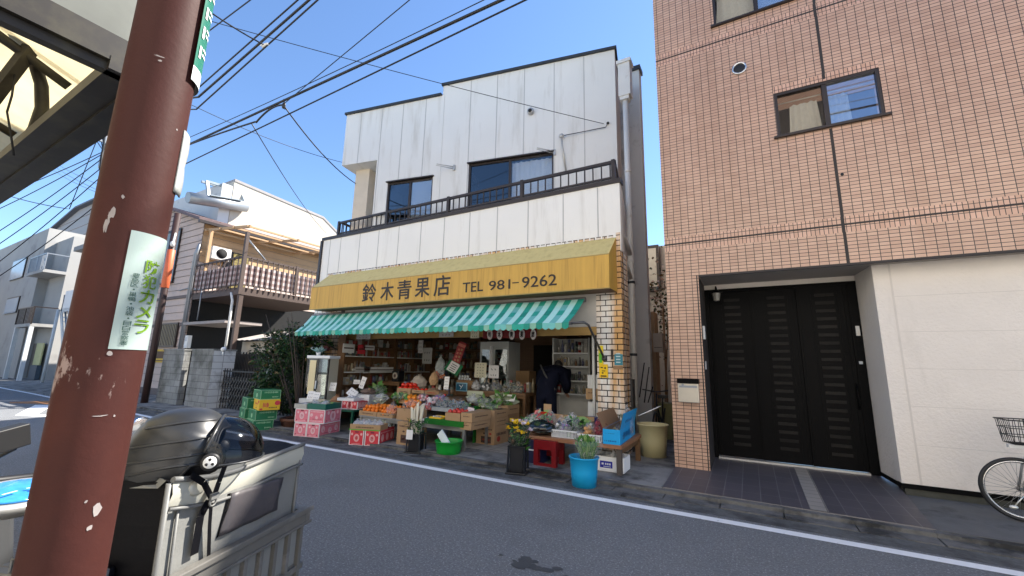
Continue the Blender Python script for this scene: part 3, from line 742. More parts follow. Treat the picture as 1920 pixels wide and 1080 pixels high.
# cream textured wall and plinth on the right
xw = FY(1662, 700, 7.0).x
q = MB(); q.box(xw, 7.0, .20, 9, 7.6, ZS - .002); q.add([(xw - .0, 7.0, .2), (dx1 + .01, YD + .02, .16), (dx1 + .01, YD + .02, ZS), (xw, 7.0, ZS)], [(3, 2, 1, 0)])
for k in range(1, 6): z = .2 + k * .455; q.box(xw + .18, 6.9985, z - .003, 9, 7.001, z + .003, 1)
q.box(xw + .165, 6.9965, .2, xw + .185, 7.001, ZS - .003, 1)
q.build('stone_wall', [m_stone, M("stone_joint", (.60, .55, .50), .9)], bb)
q = MB(); q.box(xw - .012, 6.985, .145, 9, 7.3, .199); q.add([(xw - .012, 6.985, .145), (dx1 + .0, YD, .145), (dx1, YD, .199), (xw - .012, 6.985, .199)], [(0, 3, 2, 1)])
q.build('base_strip', m_dframe, bb)
q = MB(); q.box(xw + .02, 7.0, .0, 9, 7.28, .144); q.build('plinth', M("mossy_plinth", (.055, .055, .045), .9, var=.4, vs=5, bump=.5), bb)
# intercoms on the jambs
q = MB(); q.box(dx1 - .06, YD - .05, 2.02, dx1 - .015, YD - .031, 2.16); q.build('intercom', m_pipe, bb); q = MB(); q.box(dx1 - .07, YD - .045, 1.62, dx1 - .03, YD - .031, 1.66); q.build('key_reader', m_frost, bb)
q = MB(); q.box(XP + .002, 6.9, 1.95, XP + .03, 6.98, 2.15); q.build('switch_plate', m_pipe, bb); q = MB(); q.box(XP + .002, 6.9, 1.5, XP + .02, 6.96, 1.62); q.build('switch_plate', M("grey_plastic", (.35, .35, .36), .5), bb)
lp = thing('wall_lamp', 'dark carriage lamp under the soffit beside the black sliding door', 'wall lamp', FY(1342, 558, 7.45))
c = FY(1343, 556, 7.45); q = MB(); q.lathe([(.03, .10), (.07, .075), (.085, .06), (.06, .055)], c, 8, smooth=False); q.tube([c + Vector((0, 0, .1)), c + Vector((0, 0, .16)), c + Vector((0, .22, .16))], .012); q.build('lamp_cap', m_dframe, lp)
q = MB(); q.lathe([(.035, -.075), (.045, -.07), (.065, .055), (.05, .056)], c, 8, smooth=False); q.build('lamp_shade', M("lamp_glass", (.20, .19, .17), .3), lp)
# mailbox on the pier
a = FY(1272, 709, YW); b_ = FY(1313, 755, YW)
mbx = thing('mailbox', 'stainless steel mailbox with black lid on the brown tiled pier', 'mailbox', ((a.x + b_.x) / 2, YW, b_.z))
q = MB(); q.box(a.x, YW - .11, b_.z, b_.x, YW - .002, a.z - .07); q.build('box', M("brushed_steel", (.50, .47, .42), .35, metal=.85), mbx, bevel=.006)
q = MB(); q.box(a.x - .006, YW - .125, a.z - .069, b_.x + .006, YW - .002, a.z + .0); q.build('lid', m_dframe, mbx, bevel=.006)
q = MB(); q.box(a.x + .02, YW - .116, a.z - .13, b_.x - .02, YW - .1095, a.z - .10); q.ell((a.x + .07, YW - .112, a.z - .09), .02, .004, .014); q.build('name_plate', M("plate_grey", (.25, .27, .30), .4), mbx)
# ============================================================ house beyond the side garden
m_pink = M("pinkish_siding", (.56, .43, .36), .75, var=.08, vs=2, bump=.15, bs=30, stain=(.40, .34, .31), stain_s=1.3, stain_r=(.5, .8))
m_lap = M("lap_shadow_joint", (.16, .13, .12), .9)
m_orangew = M("tan_siding", (.46, .29, .15), .7, var=.12, vs=3)
m_timber = M("dark_timber", (.075, .05, .04), .6, var=.3, vs=5)
m_tile_roof = M("mauve_roof_tile", (.12, .075, .072), .6, var=.3, vs=6, bump=.4, bs=14)
m_galv = M("galvanised", (.30, .315, .33), .4, metal=.5, var=.12)
m_block = tiles("concrete_block", (.20, .20, .19), (.25, .25, .24), (.10, .10, .10), .40, .20, .008, offset=.5, rough=.85, stain=(.45, .45, .42), stain_s=1.6, stain_r=(.45, .65))
m_blockw = tiles("painted_block", (.56, .57, .57), (.62, .63, .63), (.22, .22, .22), .60, .20, .008, offset=0, rough=.8, stain=(.35, .35, .34), stain_s=1.3, stain_r=(.48, .62))
m_ironb = M("black_iron", (.012, .012, .013), .5)
m_bale = M("shade_black", (.012, .012, .012), .9)
YH = 7.75
hA = FY(383, 433, YH); XH = hA.x - .05; XHL = XH - 7.0; zE = FY(403, 387, YH - .25).z - .35
nh = thing('siding_house', 'pinkish sided old house with checked balcony screen beside the garden gate', 'house', (XH - 3, YH, 0))
q = MB(); zr = zE + 1.15; xm = (XH + XHL) / 2; YHB = 14.5
for (za, zb_) in ((.3, 2.75), (3.0, 3.9), (3.95, zE + .05)):
    n = max(1, int((zb_ - za) / .26)); hh = (zb_ - za) / n
    for i in range(n):
        z = za + i * hh; q.quad((XHL, YH - .025, z), (XH, YH - .025, z), (XH, YH, z + hh - .012), (XHL, YH, z + hh - .012))
        q.quad((XHL, YH, z + hh - .012), (XH, YH, z + hh - .012), (XH, YH - .003, z + hh), (XHL, YH - .003, z + hh), 1)
n = 5
for i in range(n):
    z0 = zE + .05 + i * 1.1 / n; z1 = z0 + 1.1 / n; k0 = (z0 - zE) / 1.15; k1 = min(1, (z1 - zE) / 1.15)
    q.add([(XHL + 3.5 * k0, YH - .02, z0), (XH - 3.5 * k0, YH - .02, z0), (XH - 3.5 * k1, YH, z1 - .012), (XHL + 3.5 * k1, YH, z1 - .012)], [(0, 1, 2, 3)])
q.box(XHL, YH - .05, 3.86, XH + .03, YH + .05, 3.98, 1); q.box(XHL, YH - .05, 2.74, XH + .03, YH + .05, 2.86, 1); q.box(XHL, YH - .06, .05, XH, YH + .05, .3, 1)
q.quad((XHL, YH + .05, .0), (XH, YH + .05, 0), (XH, YH + .05, zE), (XHL, YH + .05, zE))
# side wall facing the garden: lower blackened as balcony shade, upper tan siding
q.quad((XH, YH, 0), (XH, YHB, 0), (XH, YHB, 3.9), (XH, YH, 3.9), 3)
n = 11
for i in range(n):
    z = 3.9 + i * (zE - 3.9) / n; hh = (zE - 3.9) / n
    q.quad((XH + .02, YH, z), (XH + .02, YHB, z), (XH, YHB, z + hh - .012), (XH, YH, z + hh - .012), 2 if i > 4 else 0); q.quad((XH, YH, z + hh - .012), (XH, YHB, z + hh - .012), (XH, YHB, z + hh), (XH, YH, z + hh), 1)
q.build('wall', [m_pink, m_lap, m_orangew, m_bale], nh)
q = MB(); ov = .45
s0 = (XH + ov, zE - .12); s1 = (xm, zr); s2 = (XHL - ov, zE - .12)
for (a, b) in ((s0, s1), (s1, s2)):
    q.prism([(a[0], YH - .4, a[1]), (b[0], YH - .4, b[1]), (b[0], YH - .4, b[1] + .12), (a[0], YH - .4, a[1] + .12)], (0, YHB - YH + .8, 0))
for i in range(22):
    y = YH - .3 + i * .33
    q.bar((XH + ov - .02, y, zE - .01), (xm + .3, y, zr - .06), .06, .05, 0)
q.build('roof', m_tile_roof, nh)
q = MB(); q.box(XH + ov, YH - .42, zE - .22, XH + ov + .11, YHB, zE - .11); q.build('gutter', m_bronze, nh)
# solar water heater on the roof
sh = thing('solar_water_heater', 'silver solar water heater tank lying along the roof of the sided house', 'water heater', (XH - 1.2, YH + 1.2, zE + .6))
zA = FY(352, 368, YH + .6).z; pA = FY(358, 372, YH + .3); pB = FY(468, 388, YH + 1.6)
q = MB(); a = FX(352, 370, XH - .9); b = FX(462, 388, XH - .9); q.tube([a, b], .24, 16); q.build('tank', m_galv, sh)
q = MB(); c0, c1 = FX(388, 340, XH - 1.3), FX(450, 358, XH - 1.3); q.bar(c0, c1, .10, .10); q.bar(c0 + Vector((-.5, 0, .1)), c1 + Vector((-.5, 0, .1)), .10, .10); q.bar(c0, a + Vector((0, .8, 0)), .10, .10); q.bar(c1, b, .10, .10); q.bar(lerp(a, b, .3) + Vector((.02, 0, .2)), lerp(a, b, .85) + Vector((.02, 0, .2)), .5, .04); q.build('panel', M("pale_panel", (.30, .34, .36), .3), sh)
# balcony with a gingham screen
m_check_w = M("gingham_pale", (.50, .43, .41), .8, var=.06); m_check_b = M("gingham_brown", (.15, .085, .075), .8, var=.1); m_check_m = M("gingham_mid", (.30, .21, .195), .8, var=.1)
bc = FY(459, 480, 7.7); zt = bc.z; XB = bc.x; YB0 = 7.7; YB1 = 11.6; zb_ = zt - 1.1
bal = MB()
bal.box(XH + .03, YB0, zb_ - .28, XB, YB1, zb_ - .02); bal.build('balcony_floor', m_timber, nh)
bal = MB(); bal.box(XH + .05, YB0 - .03, zt - .05, XB + .03, YB0 + .03, zt + .02); bal.box(XB - .03, YB0 + .03, zt - .05, XB + .03, YB1, zt + .02)
bal.box(XH + .05, YB0 - .02, zb_ + .05, XB, YB0 + .02, zb_ + .1); bal.box(XB - .02, YB0, zb_ + .05, XB + .02, YB1, zb_ + .1)
for i in range(12): x = XH + .1 + i * (XB - XH - .1) / 11; bal.box(x - .016, YB0 - .045, zb_ - .1, x + .016, YB0 - .02, zt)
for i in range(20): y = YB0 + .05 + i * (YB1 - YB0 - .1) / 19; bal.box(XB + .02, y - .016, zb_ - .1, XB + .045, y + .016, zt)
bal.box(XB - .06, YB0 - .06, zb_ - .28, XB + .05, YB0 + .05, zt + .9)
for y in (YB0 + 2, YB1): bal.box(XB - .05, y - .04, zb_, XB + .04, y + .04, zt + .05)
bal.build('balcony_railing', m_timber, nh)
scn = MB(); h0, h1 = zb_ + .08, zt - .18; cs = .105
nz = int((h1 - h0) / cs)
def chk(p, d, n):
    for i in range(n):
        for j in range(nz):
            a = Vector(p) + Vector(d) * (i * cs); mi = 1 if (i % 2 and j % 2) else (2 if (i % 2 or j % 2) else 0)
            scn.quad(a + Vector((0, 0, h0 + j * cs)), a + Vector(d) * cs + Vector((0, 0, h0 + j * cs)), a + Vector(d) * cs + Vector((0, 0, h0 + (j + 1) * cs)), a + Vector((0, 0, h0 + (j + 1) * cs)), mi)
chk((XH + .1, YB0 + .0, 0), (1, 0, 0), int((XB - XH - .1) / cs)); chk((XB, YB0 + .03, 0), (0, 1, 0), int((YB1 - YB0) / cs))
scn.build('balcony_screen', [m_check_w, m_check_b, m_check_m], nh)
# lean-to pergola frame over the balcony and posts under it
pg = MB(); zp = zE - .35
for y in (YB0 + .1, YB0 + 2.0, YB1): pg.bar((XH, y, zp), (XB - .1, y, zp - .35), .06, .1)
for k in range(4): x = lerp((XH + .3, 0, 0), (XB - .15, 0, 0), k / 3).x; z = zp - .05 - .30 * k / 3; pg.bar((x, YB0, z), (x, YB1 + .2, z), .06, .06)
pg.build('pergola', m_orangew, nh)
pg = MB(); pg.bar((XH + .5, YB0 + .12, zt - .8), (XH + .5, YB0 + .12, zp - .1), .1, .1); pg.build('balcony_post', m_orangew, nh)
pg = MB(); pg.tube([(XB - .25, YB0 + .05, zt + .8), (XB - .05, YB0 + .9, zt - .1)], .03); pg.build('balcony_brace', m_galv, nh)
cp_ = FY(446, 640, 7.75)
pg = MB(); pg.box(XB - .16, YB0 + .02, 0, XB - .02, YB0 + .16, zb_ - .28); pg.build('balcony_post', m_timber, nh)
pg = MB(); pg.tube([(XB - .5, YB0 - .02, zb_ - .2), (XB - .35, YB0 - .02, zb_ - .5), (XB - .35, YB0 - .02, .8)], .04, 10); pg.build('downpipe', m_pipe, nh)
q = MB(); z0 = 2.75; q.box(XH - .05, YB0 - .1, z0, XB - .5, YB0 + 1.2, z0 + .10); q.build('porch_canopy', M("pale_canopy", (.30, .26, .24), .6), nh)
q = MB(); q.box(XH + .025, YB0 + .9, zb_ + .1, XH + .06, YB0 + 1.9, zt + .85); q.build('balcony_window', m_bronze, nh)
q = MB(); q.box(XH + .062, YB0 + 1.25, zb_ + .15, XH + .10, YB0 + 1.85, zt + .8)
for k in range(16): z = zb_ + .2 + k * .11; q.box(XH + .10, YB0 + 1.27, z, XH + .108, YB0 + 1.83, z + .012)
q.build('roller_blind', M("olive_blind", (.22, .17, .05), .6, var=.1), nh)
q = MB(); q.box(XH + .03, YB0 + .3, zt + .35, XH + .4, YB0 + 1.0, zt + .85); q.lathe([(.2, 0), (.2, .01)], (XH + .402, YB0 + .65, zt + .6), 18, 1, mat=Matrix.Rotation(math.pi / 2, 4, 'Y')); q.build('air_conditioner', [m_pipe, m_bale], nh)
# front windows, pipes and meter
def hwin(u0, v0, u1, v1, slats=False):
    a = FY(u0, v0, YH - .03); b = FY(u1, v1, YH - .03)
    f = MB(); f.box(a.x, YH - .09, b.z, a.x + .05, YH - .028, a.z); f.box(b.x - .05, YH - .09, b.z, b.x, YH - .028, a.z); f.box(a.x, YH - .092, a.z, b.x, YH - .028, a.z + .06); f.box(a.x - .03, YH - .13, b.z - .06, b.x + .03, YH - .028, b.z)
    if slats:
        for k in range(14): x = a.x + .06 + k * (b.x - a.x - .12) / 13; f.box(x - .012, YH - .12, b.z, x + .012, YH - .10, a.z)
    else: f.box((a.x + b.x) / 2 - .025, YH - .085, b.z, (a.x + b.x) / 2 + .025, YH - .03, a.z)
    o = f.build('window', m_bronze, nh)
    p = MB(); p.box(a.x + .05, YH - .06, b.z, b.x - .05, YH - .05, a.z); p.build('pane', M("dusty_pane", (.16, .14, .08), .2, var=.3), o)
hwin(286, 447, 325, 528); hwin(296, 610, 330, 648, True)
q = MB(); 
for dx in (.0, .14): q.tube([(XH - .05 - dx, YH - .09, 1.2), (XH - .05 - dx, YH - .09, 5.6), (XH + .1, YH - .1, 6.0)], .045, 8)
q.build('drainpipe', m_galv, nh)
q = MB(); a = FY(335, 545, YH - .06); b = FY(372, 600, YH - .06); q.tube([a, a + Vector((.7, 0, .05)), (b.x - .1, YH - .06, a.z - .1), (b.x - .1, YH - .06, b.z)], .02); q.build('wall_conduit', m_galv, nh)
a = FY(352, 640, YH - .1); q = MB(); q.box(a.x - .12, YH - .16, a.z - .25, a.x + .12, YH - .03, a.z + .22); q.box(a.x - .06, YH - .165, a.z, a.x + .06, YH - .159, a.z + .15, 1); q.build('meter_box', [m_pipe, m_frost], nh)
# small yellow notice on the house wall
a = FY(285, 655, YH - .05); b = FY(312, 680, YH - .05); q = MB(); q.box(a.x, YH - .06, b.z, b.x, YH - .045, a.z); q.box(a.x + .05, YH - .066, b.z + .05, b.x - .05, YH - .059, b.z + .09, 1); q.box(a.x + .08, YH - .066, b.z + .16, b.x - .06, YH - .059, a.z - .08, 1)
o = tag(q.build('notice_board', [M("notice_yellow", (.6, .38, .04), .6), M("notice_print", (.10, .05, .02), .6)]), 'small yellow notice fixed to the pinkish siding behind the block pillar', 'notice')
# ============================================================ gate pillars, folding gate, garden shed
def pillar(u0, u1, vt, vb, Y, label, mats, dp):
    a = FY(u0, vt, Y); b = FY(u1, vb, Y); q = MB(); q.box(a.x, Y, 0, b.x, Y + dp, a.z, 0)
    q.add([(b.x + .002, Y, 0), (b.x + .002, Y + dp, 0), (b.x + .002, Y + dp, a.z), (b.x + .002, Y, a.z)], [(0, 1, 2, 3)], 1)
    q.box(a.x - .02, Y - .02, a.z, b.x + .02, Y + dp + .02, a.z + .05, 0)
    return tag(q.build('gate_pillar', mats), label, 'pillar', 'gate pillars of the siding house')
pillar(308, 330, 657, 757, 6.5, 'grey concrete block gate pillar nearest the thin brown pole', [m_block, m_block], .18)
pillar(361, 386, 657, 762, 6.55, 'whitewashed block gate pillar with black stains beside the folding gate', [m_block, m_blockw], .62)
a = FY(361, 657, 6.55); b = FY(414, 660, 6.55)
q = MB(); c0 = FY(334, 660, 6.75); c1 = FY(363, 660, 6.75); q.box(c0.x, 6.75, .1, c1.x, 6.79, 1.35); 
for k in range(6): x = c0.x + .05 + k * (c1.x - c0.x - .1) / 5; q.box(x - .012, 6.72, .1, x + .012, 6.74, 1.4)
tag(q.build('garden_gate', m_ironb), 'narrow black garden gate between the two block pillars', 'gate')
q = MB(); c = FY(419, 655, 6.6); q.ell(c, .07, .07, .07, 14, 10); q.tube([c - Vector((0, 0, .18)), c - Vector((0, 0, .06))], .02); tag(q.build('gate_lamp', M("white_globe", (.75, .75, .72), .3)), 'white globe lamp on the whitewashed gate pillar', 'lamp')
fg = thing('folding_gate', 'black lattice folding gate across the garden drive behind green cartons', 'gate', (-12.5, 6.9, 0))
q = MB(); xa, xb = FY(417, 700, 6.9).x, FY(560, 700, 6.9).x; zt2 = 1.22; n = 26
for i in range(n + 1):
    x = xa + i * (xb - xa) / n; q.box(x - .012, 6.88, .06, x + .012, 6.90, zt2)
q.box(xa, 6.875, zt2 - .10, xb, 6.905, zt2 - .06); q.build('uprights', m_ironb, fg)
q = MB()
for i in range(0, n - 1):
    x = xa + i * (xb - xa) / n; x2 = xa + (i + 2) * (xb - xa) / n
    for (z0, z1) in ((.12, .55), (.55, .98)):
        q.bar((x, 6.872, z0), (x2, 6.872, z1), .008, .022); q.bar((x, 6.908, z1), (x2, 6.908, z0), .008, .022)
q.build('lattice', M("worn_iron", (.10, .095, .09), .5, metal=.4), fg)
fn = thing('garden_fence', 'dark vertical bar fence inside the garden behind the folding gate', 'fence', (-12.5, 7.6, 0))
q = MB(); xa2, xb2 = FY(415, 665, 7.5).x, FY(600, 665, 7.5).x; ztf = FY(480, 664, 7.5).z
for i in range(60): x = xa2 + i * (xb2 - xa2) / 59; q.box(x - .02, 7.5, .05, x + .02, 7.53, ztf + (.06 if i % 2 else 0))
q.build('pickets', M("dark_brown_fence", (.035, .03, .027), .6), fn)
q = MB(); q.box(xa2, 7.532, .9, xb2, 7.56, 1.0); q.box(xa2, 7.532, ztf - .15, xb2, 7.56, ztf - .08); q.build('rails', m_ironb, fn)
sd = thing('garden_shed', 'low cream lean-to shed with pale corrugated roof in the garden', 'shed', (-13, 9, 0))
a = FY(455, 640, 8.2); b = FY(600, 640, 8.2); zs_ = FY(500, 640, 8.2).z
q = MB(); q.box(a.x, 8.2, 0, b.x, 9.2, zs_ - .0, 0)
for k in range(1, 5): x = a.x + k * (b.x - a.x) / 5; q.box(x - .01, 8.197, .1, x + .01, 8.21, zs_ - .02, 1)
q.build('wall', [M("cream_board", (.48, .42, .34), .7, var=.15, stain=(.3, .24, .18)), m_lap], sd)
q = MB()
n = 30
for i in range(n):
    x0, x1_ = a.x - .15 + i * (b.x - a.x + .3) / n, a.x - .15 + (i + 1) * (b.x - a.x + .3) / n; h0 = .02 * (i % 2); h1 = .02 * ((i + 1) % 2)
    q.quad((x0, 7.85, zs_ + .02 + h0), (x1_, 7.85, zs_ + .02 + h1), (x1_, 9.3, zs_ + .42 + h1), (x0, 9.3, zs_ + .42 + h0))
q.build('roof', M("corrugated_sheet", (.40, .36, .33), .5, var=.15), sd)
q = MB(); c = FY(499, 745, 6.6); ct = FY(501, 672, 6.6); q.tube([(c.x, 6.6, .05), (c.x, 6.6, ct.z)], .06, 12); q.lathe([(.062, 0), (.062, .03), (.03, .04)], (c.x, 6.6, ct.z), 12); tag(q.build('steel_post', M("pale_grey_post", (.46, .48, .47), .5, var=.1)), 'pale grey steel post standing behind the green cartons', 'post')
# ============================================================ white gable house behind
m_cream = M("cream_render", (.52, .47, .39), .8, var=.04, vs=1, bump=.2)
gw = thing('white_gable_house', 'cream windowless gable wall rising behind the sided house', 'house', (-22, 13, 0))
XG = -20.0; p0 = FX(440, 340, XG); p1 = FX(606, 410, XG); p2 = FX(632, 437, XG)
q = MB(); 
prof = [(XG, p0.y, 0), (XG, p2.y + 1, 0), (XG, p2.y + 1, p2.z - .3), (XG, p2.y, p2.z), (XG, p1.y, p1.z), (XG, p0.y, p0.z)]
q.prism(prof, (-8, 0, 0), 0); q.build('wall', m_cream, gw)
q = MB()
for (a, b) in ((prof[5], prof[4]), (prof[4], prof[3]), (prof[3], prof[2])):
    q.prism([Vector(a) + Vector((.03, 0, .002)), Vector(b) + Vector((.03, 0, .002)), Vector(b) + Vector((.03, 0, .12)), Vector(a) + Vector((.03, 0, .12))], (-8.1, 0, 0))
q.build('roof_trim', M("grey_flashing", (.30, .28, .27), .6), gw)
q = MB(); q.box(XG - .02, p0.y - .45, 0, XG - 6, p0.y - .01, p0.z - .25); q.build('chimney_block', m_grey, gw)
# ============================================================ apartment block far down the street
m_gc = M("grey_concrete_wall", (.34, .33, .31), .85, var=.1, vs=1, bump=.2, stain=(.25, .24, .23), stain_s=.6)
ap = thing('grey_apartments', 'three storey grey apartment block with balconies at the bend of the street', 'apartment building', (-38, 8, 0))
XA = -33.0
def AX(u, v): return FX(u, v, XA)
YA = 7.6
def AYp(u, v): return FY(u, v, YA)
q = MB(); l0 = AYp(-40, 700); r0 = AYp(36, 640); zt_a = AYp(40, 462).z
xL, xR = AYp(2, 600).x, AYp(52, 600).x
q.box(xL - 6, YA, 0, xR, YA + 2, AYp(30, 455).z, 0)
q.box(xR - .02, YA + .5, 0, xR + 3.2, YA + 2, AYp(60, 462).z, 0)
q.build('wall', m_gc, ap)
fl = [AYp(60, v).z for v in (612, 545)]
hh = AYp(30, 455).z / 3
for k in (1, 2):
    q = MB(); z = hh * k; q.box(xR + .0, YA - .5, z - .12, xR + 3.3, YA + .5, z + .06); q.build('balcony_floor', m_gc, ap)
    q = MB(); q.box(xR, YA - .5, z + 1.0, xR + 3.3, YA - .45, z + 1.06); q.box(xR + 3.25, YA - .45, z + 1.0, xR + 3.3, YA + .5, z + 1.06)
    for i in range(14): x = xR + .05 + i * .25; q.box(x - .015, YA - .49, z + .06, x + .015, YA - .46, z + 1.0)
    for x in (xR + .02, xR + 1.6, xR + 3.27): q.box(x - .035, YA - .5, z, x + .035, YA - .44, z + 1.06)
    q.build('balcony_railing', m_galv if k == 2 else m_bronze, ap)
for (u, v0, v1) in ((36, 490, 520), (24, 560, 586)):
    a = AYp(u - 8, v0); b = AYp(u + 8, v1); q = MB(); q.box(a.x, YA - .06, b.z, b.x, YA - .005, a.z); o = q.build('window', m_bronze, ap); q = MB(); q.box(a.x + .08, YA - .075, b.z + .08, b.x - .08, YA - .061, a.z - .08); q.box(a.x + .08, YA - .11, b.z, b.x - .08, YA - .09, b.z + .05); q.build('pane', m_frost, o)
q = MB(); q.box(xR + .2, YA + .45, .1, xR + 1.4, YA + .49, 2.2); q.build('door', M("brown_door", (.09, .08, .07), .5), ap)
q = MB(); q.box(xR + 1.6, YA + .3, .9, xR + 2.9, YA + .36, 2.2); q.build('panel_screen', M("lime_panel", (.42, .43, .22), .6), ap)
q = MB(); q.box(xR + 1.5, YA + .25, .05, xR + 2.8, YA + .45, .88); q.build('meter_cabinet', M("slate_blue", (.06, .09, .12), .5), ap)
for x in (xR + .3, xR + 3.2):
    q = MB(); q.box(x - .09, YA - .5, 0, x + .09, YA - .32, hh - .12); q.build('column', M("white_column", (.6, .6, .58), .6), ap)
# white two storey house with an outside stair
st = thing('stair_house', 'pale house with white outside stair next to the grey apartments', 'house', (-27, 9, 0))
YT = 7.4; x0 = FY(112, 600, YT).x; x1_ = FY(185, 600, YT).x; zt_s = FY(120, 480, YT).z
q = MB(); q.box(x0, YT + 1.2, 0, x1_ + 3, YT + 7, zt_s + .1); q.build('wall', M("pale_wall", (.42, .40, .37), .8, var=.06), st)
q = MB(); q.box(x0 - .3, YT, zt_s + .1, x1_ + 3, YT + 7.2, zt_s + .35); q.build('roof', M("grey_roof", (.24, .23, .22), .7), st)
q = MB(); z2 = FY(130, 578, YT).z; q.box(x0, YT, z2 - .15, x1_ + 2, YT + 1.2, z2); q.build('landing', M("white_landing", (.55, .54, .52), .7), st)
q = MB(); q.box(x0, YT, z2 + .02, x1_ + 2, YT + .05, z2 + 1.0); q.build('balcony_panel', M("milky_panel", (.55, .60, .64), .3, var=.15, vs=2, stretch=(4, 1, .5)), st)
q = MB()
for k in range(11):
    z = z2 - .2 - k * .25; x = x0 - .3 + k * .25; q.box(x, YT + .1, z, x + .28, YT + 1.0, z + .04)
q.bar((x0 - .4, YT + .08, z2 - .1), (x0 + 2.6, YT + .08, 0), .05, .25); q.bar((x0 - .4, YT + 1.02, z2 - .1), (x0 + 2.6, YT + 1.02, 0), .05, .25)
q.build('stair', M("white_steel", (.62, .62, .60), .5), st)
q = MB(); q.tube([(x0 - .3, YT + .05, z2 - .1), (x0 - .3, YT + .05, z2 + .8), (x0 + 2.6, YT + .05, .9), (x0 + 2.6, YT + .05, 0)], .04); q.build('handrail', m_galv, st)
for x in (x0 - .35, x0 + 1.6): q = MB(); q.tube([(x, YT - .05, 0), (x, YT - .05, z2)], .07, 8); q.build('column', M("white_column", (.6, .6, .58), .6), st)
# long grey gable house behind them
gg = thing('grey_gable_house', 'large grey boarded gable house rising behind the apartments', 'house', (-36, 13, 0))
Yg = 12.5; q = MB(); A_ = FY(95, 475, Yg); B_ = FY(150, 395, Yg); C_ = FY(215, 395, Yg); n = 16
xl_, xr_ = FY(60, 475, Yg).x, FY(240, 475, Yg).x; zg = FY(95, 452, Yg).z; zt_g = FY(150, 393, Yg).z
pk = FY(150, 393, Yg).x
for i in range(n):
    t0, t1 = i / n, (i + 1) / n; z0 = zg * .0 + (zt_g) * t0; z1 = zt_g * t1
    def xe(z): return xl_ + max(0, (z - zg)) / (zt_g - zg) * (pk - xl_)
    q.quad((xe(z0), Yg - .04, z0), (xr_, Yg - .04, z0), (xr_, Yg, z1 - .03), (xe(z1), Yg, z1 - .03)); q.quad((xe(z1), Yg, z1 - .03), (xr_, Yg, z1 - .03), (xr_, Yg, z1), (xe(z1), Yg, z1), 1)
q.build('wall', [M("grey_boards", (.33, .31, .30), .7, var=.08), m_lap], gg)
q = MB(); q.prism([(xl_ - .3, Yg - .4, zg - .2), (pk, Yg - .4, zt_g), (pk, Yg - .4, zt_g + .18), (xl_ - .35, Yg - .4, zg - .02)], (0, 3, 0)); q.prism([(pk, Yg - .4, zt_g), (xr_, Yg - .4, zt_g - .1), (xr_, Yg - .4, zt_g + .08), (pk, Yg - .4, zt_g + .18)], (0, 3, 0)); q.build('roof', M("slate_roof", (.09, .09, .10), .6), gg)
cw = thing('cream_block', 'bright cream rendered block behind the grey apartments', 'building', (-44, 10, 0))
q = MB(); a = FY(-60, 470, 10.5); b = FY(75, 465, 10.5); q.box(a.x, 10.5, 0, b.x, 18, b.z); q.build('wall', m_cream, cw)
q = MB(); q.box(a.x, 10.45, b.z, b.x + .1, 18, b.z + .15); q.build('roof_trim', m_grey, cw)
# blocks that close the street far to the left
for (x, y, wx, wy, h, col, lab) in ((-58, 5, 9, 12, 8, (.5, .47, .42), 'low beige block closing the street in the far distance'), (-52, -6, 14, 6, 9, (.45, .44, .44), 'plain grey block on the far left side of the street')):
    q = MB(); q.box(x - wx / 2, y - wy / 2, 0, x + wx / 2, y + wy / 2, h)
    q.box(x - wx / 2 - .2, y - wy / 2 - .2, h, x + wx / 2 + .2, y + wy / 2 + .2, h + .3, 1)
    for k in range(4):
        for j in range(2): q.box(x + wx / 2, y - wy / 2 + 1 + k * wy / 4.4, 1.2 + j * 3, x + wx / 2 + .05, y - wy / 2 + 2.2 + k * wy / 4.4, 2.6 + j * 3, 2)
    tag(q.build('far_block', [M("far_render", col, .8), m_grey, m_frost]), lab, 'building')
# ============================================================ poles and wires
px = FY(196, 330, 5.6).x; zt_p = FY(196, 205, 5.6).z
def wire(ends, r, label, sag=0.0, n=14, far=0.0, to_pole=None, cont=0.0):
    # far: carries on beyond the first end; to_pole: carries on to the distant pole; cont: carries on beyond the second end
    a, b = Vector(ends[0]), Vector(ends[1]); pts = []; dv = (b - a).normalized()
    if far: pts.append(a - dv * far)
    for i in range(n + 1):
        t = i / n; p = lerp(a, b, t); p.z -= sag * 4 * t * (1 - t); pts.append(p)
    if to_pole is not None: pts.append(Vector((px, 5.6 - to_pole, zt_p - .6 - .7 * to_pole)))
    if cont: pts.append(b + dv * cont)
    q = MB(); q.tube(pts, r * .75, 6); return tag(q.build('overhead_cable', m_black), label, 'cable', 'overhead cables above the street')
up = thing('utility_pole', 'distant concrete utility pole with white insulators beyond the brown pole', 'utility pole', (FY(196, 330, 5.6).x, 5.6, 0))
px = FY(196, 330, 5.6).x; zt_p = FY(196, 205, 5.6).z
q = MB(); q.tube([(px, 5.6, 0), (px, 5.6, zt_p)], [.19, .13], 12); q.build('pole', M("pole_concrete", (.33, .32, .30), .8), up)
for k, (z, w_) in enumerate(((zt_p - .6, 1.5), (zt_p - 1.4, 1.3), (zt_p - 2.3, .9))):
    q = MB(); q.box(px - .06, 5.6 - w_, z, px + .06, 5.6 + w_ * .6, z + .09); q.build('crossarm', m_galv, up)
    for j in range(3):
        y = 5.6 - w_ + .1 + j * w_ * .7; q = MB(); q.lathe([(.05, 0), (.07, .05), (.05, .09), (.07, .14), (.05, .18), (.065, .24), (.03, .28)], (px, y, z + .09), 10); q.build('insulator', M("white_porcelain", (.75, .75, .73), .2), up)
q = MB(); q.lathe([(.0, 0), (.24, .02), (.26, .1), (.26, .7), (.22, .78), (.05, .8)], (px + .45, 5.5, zt_p - 3.6), 14); q.build('transformer', m_galv, up)
q = MB()
